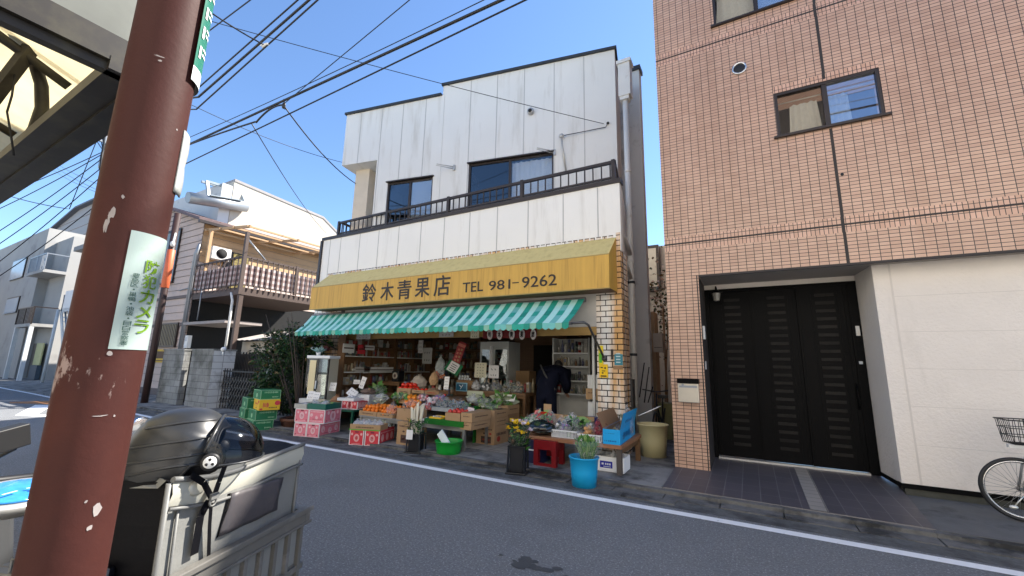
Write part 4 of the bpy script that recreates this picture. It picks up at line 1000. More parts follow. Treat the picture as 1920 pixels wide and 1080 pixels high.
for k in range(6): q.tube([(px + R.uniform(-.3, .3), 5.6 + R.uniform(-.6, .2), zt_p - .6 - R.uniform(0, 1)), (px + R.uniform(-.6, .6), 5.3 + R.uniform(-.3, .3), zt_p - 1.8 - R.uniform(0, .6)), (px + R.uniform(-.3, .5), 5.6, zt_p - 2.8 - R.uniform(0, .5))], .018, 5)
q.build('jumper_loop', m_black, up)
wire((FY(1010, -32, 4.2), FY(345, 275, 4.2)), .030, 'thickest black cable running from the top centre down to the brown pole', 0, far=14, to_pole=.2); 
wire((FY(1060, -36, 4.45), FY(338, 312, 4.45)), .018, 'single black cable just below the thickest cable', 0, far=14, to_pole=.5)
wire((FY(1000, -34, 4.22) + Vector((0, 0, .10)), FY(345, 262, 4.22)), .010, 'slim messenger wire running just over the thickest cable', .06, far=14, to_pole=.1)
wire((FY(620, -22, 3.4), FY(368, 205, 3.4)), .018, 'lower of the steep cables meeting the splice clamp at the top', 0, far=10, to_pole=.7)
wire((FY(600, -18, 3.4), FY(372, 182, 3.4)), .026, 'middle steep cable passing through the splice clamp at the top', 0, far=10, to_pole=.9)
wire((FY(590, -28, 3.4), FY(374, 163, 3.4)), .018, 'upper steep cable above the splice clamp', 0, far=10, to_pole=1.1)
wire((FY(480, -8, 3.0), FY(392, 58, 3.0)), .014, 'short steep cable crossing the top beside the green sign', 0, far=10, cont=8)
sp = FY(497, 85, 3.4); wire((FY(396, 24, 2.6), sp), .018, 'pale service line sloping right to the splice clamp', .02, far=3)
wire((FY(396, 40, 3.0), UL_w := FY(1132, 232, 8.5)), .010, 'long thin wire stretching to the right end of the white wall', .05, far=6)
wire((FY(362, 198, 3.6), FY(648, 306, 7.45)), .010, 'thin wire sagging to the left corner of the white upper storey', .12, far=6)
wire((FY(775, -6, 3.8), FY(532, 195, 4.2)), .010, 'fine wire rising from the drop clamp to the top', 0, far=10)
dc = FY(532, 198, 4.2); wire((dc, FY(668, 345, 7.6)), .018, 'curved drop cable from the clamp to the left porch column', .16)
d2 = FY(472, 232, 4.2); wire((d2, FX(612, 437, XH + .4)), .014, 'drop cable falling from the bundle to the sided house roof', .2)
wire((FY(345, 275, 4.2), FY(480, 228, 4.2)), .024, 'lower loop of cable parting from the bundle', -.02); wire((FY(480, 230, 4.2), dc + Vector((-.05, 0, .03))), .024, 'cable loop bulging up to the drop clamp', -.10)
q = MB(); q.ell(sp, .10, .03, .03); q.tube([sp + Vector((-.15, 0, .06)), sp + Vector((.12, 0, -.03))], .015); tag(q.build('cable_clamp', m_pipe), 'pale splice clamp where the steep cables meet', 'clamp')
q = MB(); q.ell(dc, .05, .03, .07); q.tube([dc + Vector((-.02, 0, .15)), dc + Vector((.06, 0, -.1))], .012); tag(q.build('cable_clamp', m_black), 'dark drop clamp on the thickest cable left of the white wall', 'clamp')
PT = Vector((px, 5.6, zt_p))
fw = [((-20, 445), (188, 300)), ((-20, 400), (190, 290)), ((-20, 355), (130, 392)), ((-20, 505), (185, 335)), ((-20, 470), (186, 318)), ((-20, 530), (180, 385)), ((-20, 372), (192, 285)), ((0, 325), (75, 290))]
lb = ['lowest', 'second lowest', 'crossing', 'third lowest', 'fourth lowest', 'bottom', 'uppermost', 'short upper']
for (a, b), l in zip(fw, lb):
    wire((FY(a[0], a[1], 3.6), FY(b[0], b[1], 5.2)), .022, l + ' of the cables running to the distant utility pole on the left', .1, far=12, to_pole=.3)
for k, (a, b) in enumerate((((96, 300), (182, 345)), ((100, 310), (180, 355)), ((105, 322), (185, 362)))):
    wire((FY(a[0], a[1], 9), FY(b[0], b[1], 6)), .016, ('upper', 'middle', 'lower')[k] + ' of three thin grey cables beyond the far utility pole', .1, far=20, to_pole=.2)
# thin dark pole beyond, with a red band
tp = thing('thin_brown_pole', 'thin dark brown pole with orange band behind the big brown pole', 'pole', (-16.9, 6.05, 0))
c = G(270, 757, .02); tz = FY(322, 400, c.y).z
q = MB(); q.tube([(c.x, c.y, 0), (c.x, c.y, tz - .1)], .10, 12); q.build('shaft', M("dark_brown_paint", (.035, .017, .015), .5, var=.2), tp)
q = MB(); za, zb2_ = FY(308, 540, c.y).z, FY(318, 470, c.y).z; q.lathe([(.104, 0), (.115, .01), (.115, zb2_ - za), (.104, zb2_ - za + .01)], (c.x, c.y, za), 14); q.build('reflector_band', M("orange_band", (.6, .13, .05), .5), tp)
q = MB(); q.tube([(c.x + .1, c.y, zb2_ + .1), (c.x + .16, c.y - .05, zb2_ + .3), (c.x + .1, c.y, zb2_ + .6)], .03); q.ell((c.x + .13, c.y - .05, zb2_ + .2), .07, .07, .1); q.build('cable_fitting', m_pipe, tp)
# ============================================================ behind the gap on the right of the shop
rh = thing('rear_house', 'cream rear house seen in the gap between the white shop and tiled building', 'house', (-2, 16, 0))
YR = 15.0; a = FY(1208, 450, YR); b = FY(1238, 560, YR)
q = MB(); q.box(a.x - 3, YR + .3, 0, b.x + 3, YR + 5, FY(1225, 458, YR).z); q.build('wall', M("rear_cream", (.55, .50, .42), .8), rh)
q = MB(); q.box(FY(1212, 500, YR).x, YR, FY(1220, 545, YR).z, FY(1236, 500, YR).x, YR + .29, FY(1220, 460, YR).z); q.build('bay_window', m_bronze, rh)
q = MB(); q.box(FY(1214, 500, YR).x, YR - .01, FY(1220, 538, YR).z, FY(1231, 500, YR).x, YR - .001, FY(1220, 466, YR).z); q.build('pane', M("warm_pane", (.5, .46, .38), .4), rh)
q = MB(); a = FY(1222, 700, 11.5); q.box(a.x, 11.5, 0, a.x + .12, 12.0, 3.0); q.build('corner_post', M("tan_timber", (.38, .27, .16), .7), rh)
q = MB(); a = FY(1224, 625, 10.8); b = FY(1243, 660, 10.8); q.box(a.x, 10.8, b.z, b.x, 11.1, a.z); q.box(a.x + .02, 10.79, b.z + .1, b.x - .02, 10.799, b.z + .12, 1); tag(q.build('utility_cabinet', [M("beige_cabinet", (.36, .31, .26), .6), m_lap]), 'beige utility cabinet on the wall in the narrow gap', 'cabinet')
q = MB(); q.box(-2.4, 15.9, 0, .5, 16.1, 2.4); q.box(-2.0, 15.8, .9, -1.2, 15.89, 1.6, 1); tag(q.build('gap_wall', [M("brown_gap_wall", (.12, .085, .065), .85, var=.4, vs=3), m_frost]), 'dark brown wall closing the narrow gap', 'wall')
# ============================================================ houses across the street (behind the viewer)
ns = thing('near_side_house', 'cream house on the near side of the street carrying the canopy', 'house', (-4, -3, 0))
q = MB(); q.box(-16, -9, 0, 12, -2.6, 8.5); q.build('wall', M("warm_white_render", (.82, .76, .66), .8, var=.05), ns)
q = MB()
for k in range(8):
    for z in (1.0, 4.4): q.box(-15 + k * 3.3, -2.6, z, -13.4 + k * 3.3, -2.52, z + 1.4)
q.build('window', m_frost, ns)
# ============================================================ big brown pole beside the viewer
def pole_paint():
    m, t, b = _nt("red_brown_pole_paint")
    base = mixc(t, noise(t, 3.0, 6), (.036, .0115, .0095), (.052, .016, .013))
    base = mixc(t, ramp(t, noise(t, 1.4, 8, .65), .50, .75), base, (.075, .021, .015))
    n1 = noise(t, 14, 6, .7, stretch=(1, 1, .45)); n2 = noise(t, 3.2, 3, .5)
    mul = nd(t, 'ShaderNodeMath', operation='MULTIPLY'); t.links.new(n1, mul.inputs[0]); t.links.new(n2, mul.inputs[1])
    base = mixc(t, ramp(t, mul.outputs[0], .368, .392), base, (.24, .18, .165))
    t.links.new(base, b.inputs['Base Color']); b.inputs['Roughness'].default_value = .62; b.inputs['Specular IOR Level'].default_value = .14
    bn = t.nodes.new('ShaderNodeBump'); bn.inputs['Strength'].default_value = .15; bn.inputs['Distance'].default_value = .005
    t.links.new(noise(t, 60, 4), bn.inputs['Height']); t.links.new(bn.outputs[0], b.inputs['Normal'])
    return m
d = ray(222, 540); d = Vector((d.x, d.y, 0)); d.normalize(); PC = Vector((d.x * 1.12, d.y * 1.12, 0)); PR = .0595
TOC = -d; RGT = Vector((-TOC.y, TOC.x, 0)); 
if RGT.dot(CR) < 0: RGT = -RGT
def cyl(phi, z, r): return PC + r * (math.cos(phi) * TOC + math.sin(phi) * RGT) + Vector((0, 0, z))
bp_ = thing('brown_pole', 'thick red brown street pole with chipped paint and sticker in the foreground', 'pole', PC)
q = MB(); n = 40; vs = []; zz = [0, .4, .8, 1.2, 1.6, 2.0, 2.6, 3.2, 4.5]
q.lathe([(PR, z) for z in zz], PC, 48); q.build('shaft', pole_paint(), bp_)
q = MB(); q.lathe([(.10, 0), (.10, .02), (.07, .05), (.0601, .06)], PC, 32); q.build('base_flange', m_galv, bp_)
def sheet(name, mats, phi0, phi1, z0, z1, off, parent, nseg=24, slant=0.0, mi=0, bulge=0.0):
    q = MB()
    for i in range(nseg):
        a, b = phi0 + (phi1 - phi0) * i / nseg, phi0 + (phi1 - phi0) * (i + 1) / nseg
        q.quad(cyl(a, z0, PR + off), cyl(b, z0, PR + off), cyl(b, z1, PR + off), cyl(a, z1, PR + off), mi)
    return q.build(name, mats, parent)
zz_at = lambda v, u=250: (lambda dd: CAMP.z + dd.z * (1.07 / math.hypot(dd.x, dd.y)))(ray(u, v))
z_b, z_t = zz_at(656, 262), zz_at(436, 262)
m_stk = M("sticker_paper", (.30, .37, .345), .35, var=.06, vs=9, stain=(.25, .30, .255), stain_s=7)
ph0, ph1 = rad(2), rad(80)
st_ = sheet('sticker', [m_stk], ph0, ph1, z_b, z_t, .0012, bp_)
def onpole(phi_c, z_c, off): return lambda p: cyl(phi_c + p.x / PR, z_c + p.y, PR + off)
m_grn = M("sticker_green_ink", (.13, .25, .008), .4); m_teal = M("sticker_teal_ink", (.02, .065, .05), .4)
hS = z_t - z_b
q = MB(); chars = '防犯カメラ'; 
for i, ch in enumerate(chars):
    q.text(ch, None, w=.0262 * (1.18 if i > 1 else 1.1), h=hS * .118, bold=.012, warp=onpole(rad(45), z_t - hS * (.285 + i * .130), .0032))
q.build('sticker_lettering', m_grn, st_)
q = MB(); s2 = '豊島区・巣鴨・池袋・目白警察署'
for i, ch in enumerate(s2):
    z = z_t - hS * (.38 + i * .0405)
    if ch == '・': q.text('●', None, w=.003, h=.003, warp=onpole(rad(20), z, .0032))
    else: q.text(ch, None, w=.0115, h=hS * .038, bold=.004, warp=onpole(rad(20), z, .0032))
q.build('sticker_small_lettering', m_teal, st_)
# green plate higher up and a peeling notice, both on the far right side
g0, g1 = zz_at(150, 370), zz_at(-90, 390)
gp = sheet('green_notice', [M("notice_green", (.008, .13, .085), .4), M("notice_white", (.62, .66, .66), .4)], rad(46), rad(150), g0 + .035, g1, .008, bp_)
sheet('notice_margin', [M("notice_white_band", (.62, .66, .66), .4)], rad(46), rad(150), g0, g0 + .035, .0078, bp_)
q = MB()
for k in range(5): q.text('防犯設備'[k % 4], None, w=.028, h=.045, bold=.03, warp=onpole(rad(92), g0 + .075 + k * .055, .0095)) if False else None
for k in range(5):
    z = g0 + .06 + k * .05
    for (a0, a1, za, zb_) in ((52, 58, 0, .030), (62, 78, .012, .018), (62, 78, .026, .031)):
        for i in range(3):
            pa = rad(a0 + (a1 - a0) * i / 3); pb = rad(a0 + (a1 - a0) * (i + 1) / 3)
            q.quad(cyl(pa, z + za, PR + .0095), cyl(pb, z + za, PR + .0095), cyl(pb, z + zb_, PR + .0095), cyl(pa, z + zb_, PR + .0095))
q.build('notice_lettering', M("notice_letter_white", (.7, .72, .72), .4), gp)
q = MB(); za, zb_ = zz_at(357, 345), zz_at(240, 360); vs = []; nz_ = 12
for j in range(nz_ + 1):
    t = j / nz_; z = za + (zb_ - za) * t
    for i in range(5):
        s_ = i / 4; ph = rad(62 + 34 * s_); out = .003 + .005 * math.sin(math.pi * t) * s_ + .006 * s_ * s_ * abs(math.cos(math.pi * t))
        vs.append(cyl(ph, z, PR + out))
q.add(vs, [(j * 5 + i, j * 5 + i + 1, (j + 1) * 5 + i + 1, (j + 1) * 5 + i) for j in range(nz_) for i in range(4)], 0, True)
pn = q.build('peeling_notice', M("peeling_paper", (.30, .31, .30), .5, var=.1, vs=20), bp_); sm = pn.modifiers.new("thick", 'SOLIDIFY'); sm.thickness = .0025
q = MB()
for (u, v, w_, h_) in ((206, 662, .010, .012), (300, 108, .022, .004), (300, 116, .010, .006), (181, 955, .016, .030), (160, 940, .006, .006), (165, 990, .01, .012), (212, 780, .004, .006), (186, 779, .03, .003), (330, 238, .006, .005), (212, 400, .012, .03), (200, 420, .008, .035), (232, 370, .006, .012), (205, 415, .006, .05)):
    dd = ray(u, v); sgn = dd.cross(Vector((0, 0, 1))); 
    # angle round the pole for this sight line
    hd = Vector((dd.x, dd.y, 0)).normalized(); off_ = hd.dot(RGT) * 1.12
    ph = math.asin(max(-.98, min(.98, off_ / PR))); z = CAMP.z + dd.z * (1.065 / math.hypot(dd.x, dd.y))
    nn = 9; pts = []
    for k in range(nn): a = 2 * math.pi * k / nn; rr = R.uniform(.5, 1); pts.append(cyl(ph + rr * w_ * .5 * math.cos(a) / PR, z + rr * h_ * .5 * math.sin(a), PR + .0008))
    q.poly(pts)
q.build('paint_chip', M("primer_grey", (.26, .23, .22), .7, var=.3, vs=60), bp_)
# ============================================================ canopy of the near house
m_alu = M("bronze_canopy_frame", (.018, .015, .012), .5, metal=.0, var=.3, vs=6, stain=(.045, .040, .024), stain_s=6, stain_r=(.5, .7))
def transl(name, c, f=.55):
    m, t, b = _nt(name); t.nodes.remove(b); o = t.nodes['Material Output']
    cc = mixc(t, ramp(t, noise(t, 1.6, 6, .6, stretch=(1, 1, 1)), .38, .72), c, [x * .66 for x in c])
    d1 = nd(t, 'ShaderNodeBsdfDiffuse'); d2 = nd(t, 'ShaderNodeBsdfTranslucent'); mx = nd(t, 'ShaderNodeMixShader'); mx.inputs[0].default_value = f
    t.links.new(cc, d1.inputs[0]); t.links.new(cc, d2.inputs[0]); t.links.new(d1.outputs[0], mx.inputs[1]); t.links.new(d2.outputs[0], mx.inputs[2]); t.links.new(mx.outputs[0], o.inputs[0])
    return m
can = thing('canopy', 'bronze framed canopy with yellowed translucent roof panels overhead at left', 'canopy', (-3, -1, 2.4))
ZC0 = 2.4; XCE = -1.70; YCE = .53
q = MB(); q.box(-9, YCE - .16, ZC0, XCE, YCE, ZC0 + .045); q.box(-9, YCE - .03, ZC0 + .045, XCE, YCE + .0, ZC0 + .13); q.box(-9, YCE - .085, ZC0 - .012, XCE, YCE - .07, ZC0 - .0005)
q.build('eave_beam', m_alu, can)
q = MB(); q.box(XCE - .07, -2.59, ZC0 + .03, XCE - .002, YCE - .105, ZC0 + .12); q.box(XCE - .055, -2.59, ZC0 - .0, XCE - .02, YCE - .105, ZC0 + .029); q.build('end_beam', m_alu, can)
q = MB(); q.box(XCE - .035, -2.59, ZC0 + .121, XCE - .025, YCE - .02, ZC0 + 1.3); q.build('end_panel', transl("frosted_white_panel", (.42, .44, .42), .5), can)
q = MB(); q.box(XCE - .045, YCE - .019, ZC0 + .131, XCE - .01, YCE + .012, ZC0 + 1.3); q.build('corner_trim', m_alu, can)
q = MB(); n = 14
def roofz(y): t = max(0, (YCE - y) / (YCE + 2.59)); return ZC0 + .34 + .95 * math.sin(t * math.pi / 2 * .9)
for k in range(8):
    xa, xb = XCE - .04 - k * .9, XCE - .08 - (k + 1) * .9
    for i in range(n):
        y0, y1 = YCE + .04 - i * 3.1 / n, YCE + .04 - (i + 1) * 3.1 / n
        q.quad((xb, y0, roofz(y0)), (xa, y0, roofz(y0)), (xa, y1, roofz(y1)), (xb, y1, roofz(y1)))
q.quad((-9, YCE + .004, ZC0 + .10), (XCE - .04, YCE + .004, ZC0 + .10), (XCE - .04, YCE + .004, ZC0 + .37), (-9, YCE + .004, ZC0 + .37))
q.build('roof_panel', transl("yellowed_panel", (.56, .49, .31), .62), can)
for k in range(1, 8):
    x = XCE - .08 - k * .9; q = MB(); q.tube([(x, YCE - .06 - i * 3.0 / n, roofz(YCE - .06 - i * 3.0 / n) - .03) for i in range(n + 1)], .022, 6); q.build('roof_rib', m_alu, can)
q = MB(); XA1 = G(52, 268, ZC0 + .03).x
q.tube([FX(u, v, XA1) for u, v in ((50, 268), (66, 244), (79, 205), (78, 160), (62, 108), (32, 58), (-10, 12))], .024, 8); q.build('arched_brace', m_alu, can)
q = MB(); q.bar(FX(-30, 205, XA1 - .02), FX(84, 56, XA1 + .1), .045, .03); q.build('cross_brace', m_alu, can)
q = MB(); q.tube([FX(u, v, XA1 + .05) for u, v in ((28, 140), (22, 180), (13, 210), (20, 250), (26, 292))], .004, 5); q.build('hanging_wire', m_black, can)
# ============================================================ delivery scooter
m_bag = M("silver_grey_fabric", (.175, .175, .165), .42, metal=.0, var=.2, vs=7, bump=.6, bs=8, spec=.6)
m_bagd = M("black_fabric", (.0028, .0028, .0042), .6, bump=.25, bs=12, spec=.12); m_pocket = M("grey_pocket_fabric", (.065, .058, .062), .5, bump=.3, bs=10)
m_pipg = M("piping_grey", (.13, .13, .125), .5); m_refl = M("reflective_tape", (.42, .41, .35), .3, spec=.8, var=.05)
m_crate = M("dusty_grey_crate", (.115, .11, .10), .5, var=.15, vs=12, stain=(.19, .18, .17), stain_s=9); m_shell = M("matte_black_shell", (.017, .018, .020), .36, spec=.45)
BO = Vector((-1.475, .835, 0)); BR = rad(21.0)
zr_ = .935
bike = thing('delivery_scooter', 'dark delivery scooter parked beside the brown pole', 'scooter', (BO.x, BO.y, 0), BR)
q = MB(); q.box(-.62, -.17, .30, .0, .17, .66, top=.85); q.box(-1.0, -.20, .16, -.6, .20, .30); q.box(-1.30, -.20, .25, -1.0, .20, .92, top=.6); q.box(-1.30, -.16, .90, -1.12, .16, .985); q.build('body', M("dark_grey_plastic", (.05, .052, .055), .35), bike, local=True, bevel=.02)
q = MB(); q.box(-.95, -.15, .66, -.48, .15, .76, top=.9); q.build('seat', m_bagd, bike, local=True, bevel=.03)
q = MB(); q.tube([(-.95, .26, .98), (-1.05, .18, 1.02), (-1.12, 0, 1.03), (-1.05, -.18, 1.02), (-.95, -.26, .98)], .016, 8); q.build('handlebar', m_ironb, bike, local=True)
RY = Matrix.Rotation(math.pi / 2, 4, 'X')
for x in (-.10, -1.42):
    q = MB(); q.tube([(x + .21 * math.cos(a), 0, .25 + .21 * math.sin(a)) for a in [2 * math.pi * i / 24 for i in range(24)]], .045, 10, closed=True); o = q.build('wheel', m_black, bike, local=True)
    q = MB(); q.lathe([(.17, -.03), (.17, .03), (.06, .05), (.04, .06)], (x, 0, .25), 18, mat=RY); q.build('rim', m_galv, o, local=True)
inv = XF[bike.name].inverted()
dsh = inv @ G(34, 922, 1.03)
q = MB(); q.lathe([(.001, -.03), (.115, -.03), (.13, .0), (.125, .012), (.11, .014)], (dsh.x, dsh.y, 1.018), 28, mat=Matrix.Rotation(rad(14), 4, 'Y'), sx=.85, sy=1.25); db = q.build('dashboard', M("silver_bezel", (.42, .42, .41), .3, metal=.5), bike, local=True)
q = MB(); q.lathe([(.104, .016), (.09, .022), (.02, .024)], (dsh.x, dsh.y, 1.018), 28, mat=Matrix.Rotation(rad(14), 4, 'Y'), sx=.85, sy=1.25); q.build('dial', M("blue_lens", (.03, .20, .55), .08, spec=.9, var=.5, vs=28), db, local=True)
q = MB()
for k in range(9): q.obox((dsh.x + R.uniform(-.05, .05), dsh.y + R.uniform(-.08, .08), 1.0435), (.006, R.uniform(.02, .05), .001), R.uniform(-.4, .4))
q.build('dial_marks', M("dial_white", (.6, .7, .75), .3), db, local=True)
pm = inv @ G(258, 806, 1.17)
q = MB(); q.lathe([(.001, -.01), (.05, -.008), (.058, 0), (.05, .012), (.001, .018)], pm, 22, mat=Matrix.Rotation(math.pi / 2, 4, 'Y')); q.tube([pm, pm + Vector((-.02, -.05, -.08)), (-1.02, .2, 1.02)], .007, 6); mr = q.build('mirror', M("chrome", (.6, .6, .6), .15, metal=1.0), bike, local=True)
q = MB(); q.lathe([(.001, .0185), (.048, .013), (.049, .0125)], pm, 22, mat=Matrix.Rotation(math.pi / 2, 4, 'Y')); q.build('mirror_glass', M("mirror_white", (.75, .78, .80), .1, metal=.9), mr, local=True)
pm2 = inv @ G(2, 826, 1.235); q = MB(); q.box(-.02, -.06, -.035, .02, .06, .035, 0, Matrix.Translation(pm2) @ Matrix.Rotation(rad(12), 4, 'X')); q.tube([pm2 + Vector((0, .04, -.03)), (-1.0, -.2, 1.03)], .007, 6); q.build('mirror', m_ironb, bike, local=True, bevel=.015)
q = MB(); q.tube([(-.98, -.22, .93), (-.82, -.24, .90), (-.62, -.22, .86)], .010, 8); q.build('grab_rail', m_galv, bike, local=True)
# crate under the bag
cr = thing('grey_crate', 'grey folding plastic crate strapped on the scooter rack under the bag', 'crate', (BO.x, BO.y, zr_ - .34), BR)
x0, x1_, y0, y1_ = -.46, .035, -.305, .305; zt_, zb_ = zr_ - (zr_ - .34), 0
H = .34
q = MB()
q.box(x0, y0, 0, x1_, y1_, .015); q.box(x0, y0, .015, x0 + .02, y1_, H - .05); q.box(x0 + .02, y0, .015, x1_ - .02, y0 + .02, H - .05); q.box(x0 + .02, y1_ - .02, .015, x1_ - .02, y1_, H - .05); q.box(x1_ - .02, y0, .015, x1_ - .004, y1_, H - .05)
q.build('wall', m_crate, cr, local=True)
q = MB()
q.box(x0 - .012, y0 - .012, H - .05, x1_ + .012, y0 + .02, H); q.box(x0 - .012, y1_ - .02, H - .05, x1_ + .012, y1_ + .012, H); q.box(x1_ - .02, y0 + .02, H - .05, x1_ + .012, y1_ - .02, H); q.box(x0 - .012, y0 + .02, H - .05, x0 + .02, y1_ - .02, H)
q.box(x1_ + .012, y0 - .012, H - .012, x1_ + .02, y1_ + .02, H + .006); q.box(x1_ + .012, y0 - .012, H - .055, x1_ + .018, y1_ + .018, H - .045)
q.build('rim', m_crate, cr, local=True, bevel=.003)
q = MB()
for i in range(9):
    y = y0 + .03 + i * (y1_ - y0 - .06) / 8; q.box(x1_ - .004, y - .008, .03, x1_ + .010, y + .008, H - .05)
q.box(x1_ - .004, y0, .13, x1_ + .008, y1_, .15)
for i in range(9): x = x0 + .03 + i * .05; q.box(x - .006, y0 - .01, .03, x + .006, y0, H - .05)
q.build('ribs', m_crate, cr, local=True)
q = MB()
for i in range(8):
    y = y0 + .067 + i * (y1_ - y0 - .06) / 8; q.box(x1_ - .0035, y - .017, .16, x1_ - .001, y + .017, H - .065)
q.build('slots', m_bag, cr, local=True)
# insulated bag
bg_ = thing('delivery_bag', 'silver grey insulated delivery bag with black side panel on the scooter', 'bag', (BO.x, BO.y, zr_ - .30), BR)
zb0 = .0; zt0 = 1.17 - (zr_ - .30); bx0, bx1, by0, by1 = -.43, .0, -.27, .27
def bulged(name, mat, verts_fn, parent):
    pass
q = MB(); n = 12
def facep(y, z):   # rear face, slightly bulged fabric
    s_ = (y - by0) / (by1 - by0); t = (z - zb0) / (zt0 - zb0)
    return Vector((bx1 + .012 * math.sin(math.pi * s_) * math.sin(math.pi * t) + .004 * math.sin(9 * s_ + 5 * t), y, z))
for i in range(n):
    for j in range(n):
        ya, yb_ = by0 + (by1 - by0) * i / n, by0 + (by1 - by0) * (i + 1) / n; za, zb_ = zb0 + (zt0 - zb0) * j / n, zb0 + (zt0 - zb0) * (j + 1) / n
        q.add([facep(ya, za), facep(yb_, za), facep(yb_, zb_), facep(ya, zb_)], [(0, 1, 2, 3)], 0, True)
q.quad((bx0, by1, zb0), (bx1, by1, zb0), (bx1, by1, zt0), (bx0, by1, zt0)); q.quad((bx0, by0, zb0), (bx0, by1, zb0), (bx0, by1, zt0), (bx0, by0, zt0)); q.quad((bx0, by0, zb0), (bx1, by0, zb0), (bx1, by1, zb0), (bx0, by1, zb0))
q.build('body', m_bag, bg_, local=True)
q = MB(); 
for i in range(10):
    for j in range(10):
        xa, xb = bx0 + (bx1 - bx0) * i / 10, bx0 + (bx1 - bx0) * (i + 1) / 10; za, zb_ = zb0 + (zt0 - zb0) * j / 10, zb0 + (zt0 - zb0) * (j + 1) / 10
        f_ = lambda x, z: Vector((x, by0 - .016 * math.sin(math.pi * (x - bx0) / (bx1 - bx0)) - .004 * math.sin(20 * z + 11 * x), z))
        q.add([f_(xa, za), f_(xb, za), f_(xb, zb_), f_(xa, zb_)], [(0, 1, 2, 3)], 0, True)
q.build('side_panel', m_bagd, bg_, local=True)
q = MB(); q.box(bx0 + .03, by0 - .035, .02, bx1 - .10, by0 - .012, zt0 * .62); o = q.build('side_pocket', m_bagd, bg_, local=True, bevel=.008)
q = MB(); pz = zt0 * .62; q.tube([(bx0 + .03, by0 - .036, .02), (bx0 + .03, by0 - .036, pz), (bx1 - .10, by0 - .036, pz), (bx1 - .10, by0 - .036, .02)], .0035, 6); q.build('pocket_piping', m_pipg, o, local=True)
q = MB(); n = 14
lid = lambda x, y: zt0 + .012 * math.sin(math.pi * (x - bx0) / (bx1 - bx0)) - .022 * math.sin(math.pi * (y - by0) / (by1 - by0)) + .006 * math.sin(22 * x + 13 * y)
for i in range(n):
    for j in range(n):
        xa, xb = bx0 + (bx1 - bx0) * i / n, bx0 + (bx1 - bx0) * (i + 1) / n; ya, yb_ = by0 + (by1 - by0) * j / n, by0 + (by1 - by0) * (j + 1) / n
        q.add([(xa, ya, lid(xa, ya)), (xb, ya, lid(xb, ya)), (xb, yb_, lid(xb, yb_)), (xa, yb_, lid(xa, yb_))], [(0, 1, 2, 3)], 0, True)
q.build('lid', m_bagd, bg_, local=True)
q = MB(); q.add([(bx0, by0 - .012, zt0 - .035), (bx1 - .02, by0 - .012, zt0 - .012), (bx1, by0 - .010, zt0 + .008), (bx1 - .1, by0 + .03, zt0 + .012), (bx0, by0 + .03, zt0 + .014)], [(0, 1, 2, 3, 4)]); q.build('lid_edge', m_bag, bg_, local=True)
q = MB()
for i in range(n):
    ya, yb_ = by0 + (by1 - by0 + .01) * i / n, by0 + (by1 - by0 + .01) * (i + 1) / n
    za, zb_ = lid(bx1, min(ya, by1)), lid(bx1, min(yb_, by1))
    q.add([(bx1 + .005, ya, za - .062), (bx1 + .005, yb_, zb_ - .062), (bx1 + .016, yb_, zb_ - .03), (bx1 + .010, yb_, zb_ + .004), (bx1 + .010, ya, za + .004), (bx1 + .016, ya, za - .03)], [(0, 1, 2, 5), (5, 2, 3, 4)], 0, True)
q.build('reflective_band', m_refl, bg_, local=True)
q = MB()
pts = [(bx1 + .010, by0 + (by1 - by0 + .012) * i / n, lid(bx1, min(by1, by0 + (by1 - by0) * i / n)) + .006) for i in range(n + 1)]; q.tube(pts, .008, 8); q.tube([(bx1 + .012, p[1], p[2] - .074) for p in pts], .005, 6)
q.tube([(bx1 + .004, by0 - .004, zb0), (bx1 + .008, by0 - .006, zt0 * .5), (bx1 + .004, by0 - .004, zt0)], .007, 8); q.tube([(bx1 + .004, by0 + .035, zb0), (bx1 + .010, by0 + .035, zt0 * .5), (bx1 + .004, by0 + .035, zt0 - .07)], .004, 8); q.tube([(bx1 + .004, by1, zb0), (bx1 + .004, by1, zt0)], .006, 8)
q.build('piping', m_pipg, bg_, local=True)
def onb(u, v, off=0.0):
    m_ = XF[bg_.name]; n_ = m_.to_3x3() @ Vector((1, 0, 0)); p0 = m_ @ Vector((bx1 + off, 0, 0)); d_ = ray(u, v)
    return m_.inverted() @ (CAMP + ((p0 - CAMP).dot(n_) / d_.dot(n_)) * d_)
q = MB(); pc = [onb(433, 925, .012), onb(528, 895, .012), onb(516, 956, .012), onb(409, 1006, .012)]; n = 8; vs = []
for i in range(n + 1):
    for j in range(n + 1):
        s_, t = i / n, j / n; p_ = lerp(lerp(pc[0], pc[1], s_), lerp(pc[3], pc[2], s_), t); p_.x += .010 * math.sin(math.pi * s_) * math.sin(math.pi * t) + .003 * math.sin(14 * s_ + 6 * t); vs.append(p_)
q.add(vs, [(i * (n + 1) + j, i * (n + 1) + j + 1, (i + 1) * (n + 1) + j + 1, (i + 1) * (n + 1) + j) for i in range(n) for j in range(n)], 0, True)
po = q.build('rear_pocket', m_pocket, bg_, local=True); sd_ = po.modifiers.new('thick', 'SOLIDIFY'); sd_.thickness = .006; sd_.offset = 1
q = MB(); q.add([onb(424, 927, .006), onb(433, 924, .015), onb(409, 1007, .015), onb(403, 1012, .006)], [(0, 1, 2, 3)]); q.build('pocket_gusset', m_bagd, bg_, local=True)
q = MB()
def strap_and_shadow(pts, wd):
    for a, b in zip(pts, pts[1:]):
        a, b = Vector(a), Vector(b); dirv = (b - a).normalized(); s_ = dirv.cross(Vector((1, 0, 0))); s_.normalize(); s_ *= wd / 2
        q.add([a - s_, a + s_, b + s_, b - s_], [(0, 1, 2, 3)], 0)
strap_and_shadow([onb(424, 868, .05), onb(410, 905, .035), onb(400, 935, .03)], .020); strap_and_shadow([onb(396, 944, .024), onb(393, 985, .020), onb(391, 1050, .018)], .013)
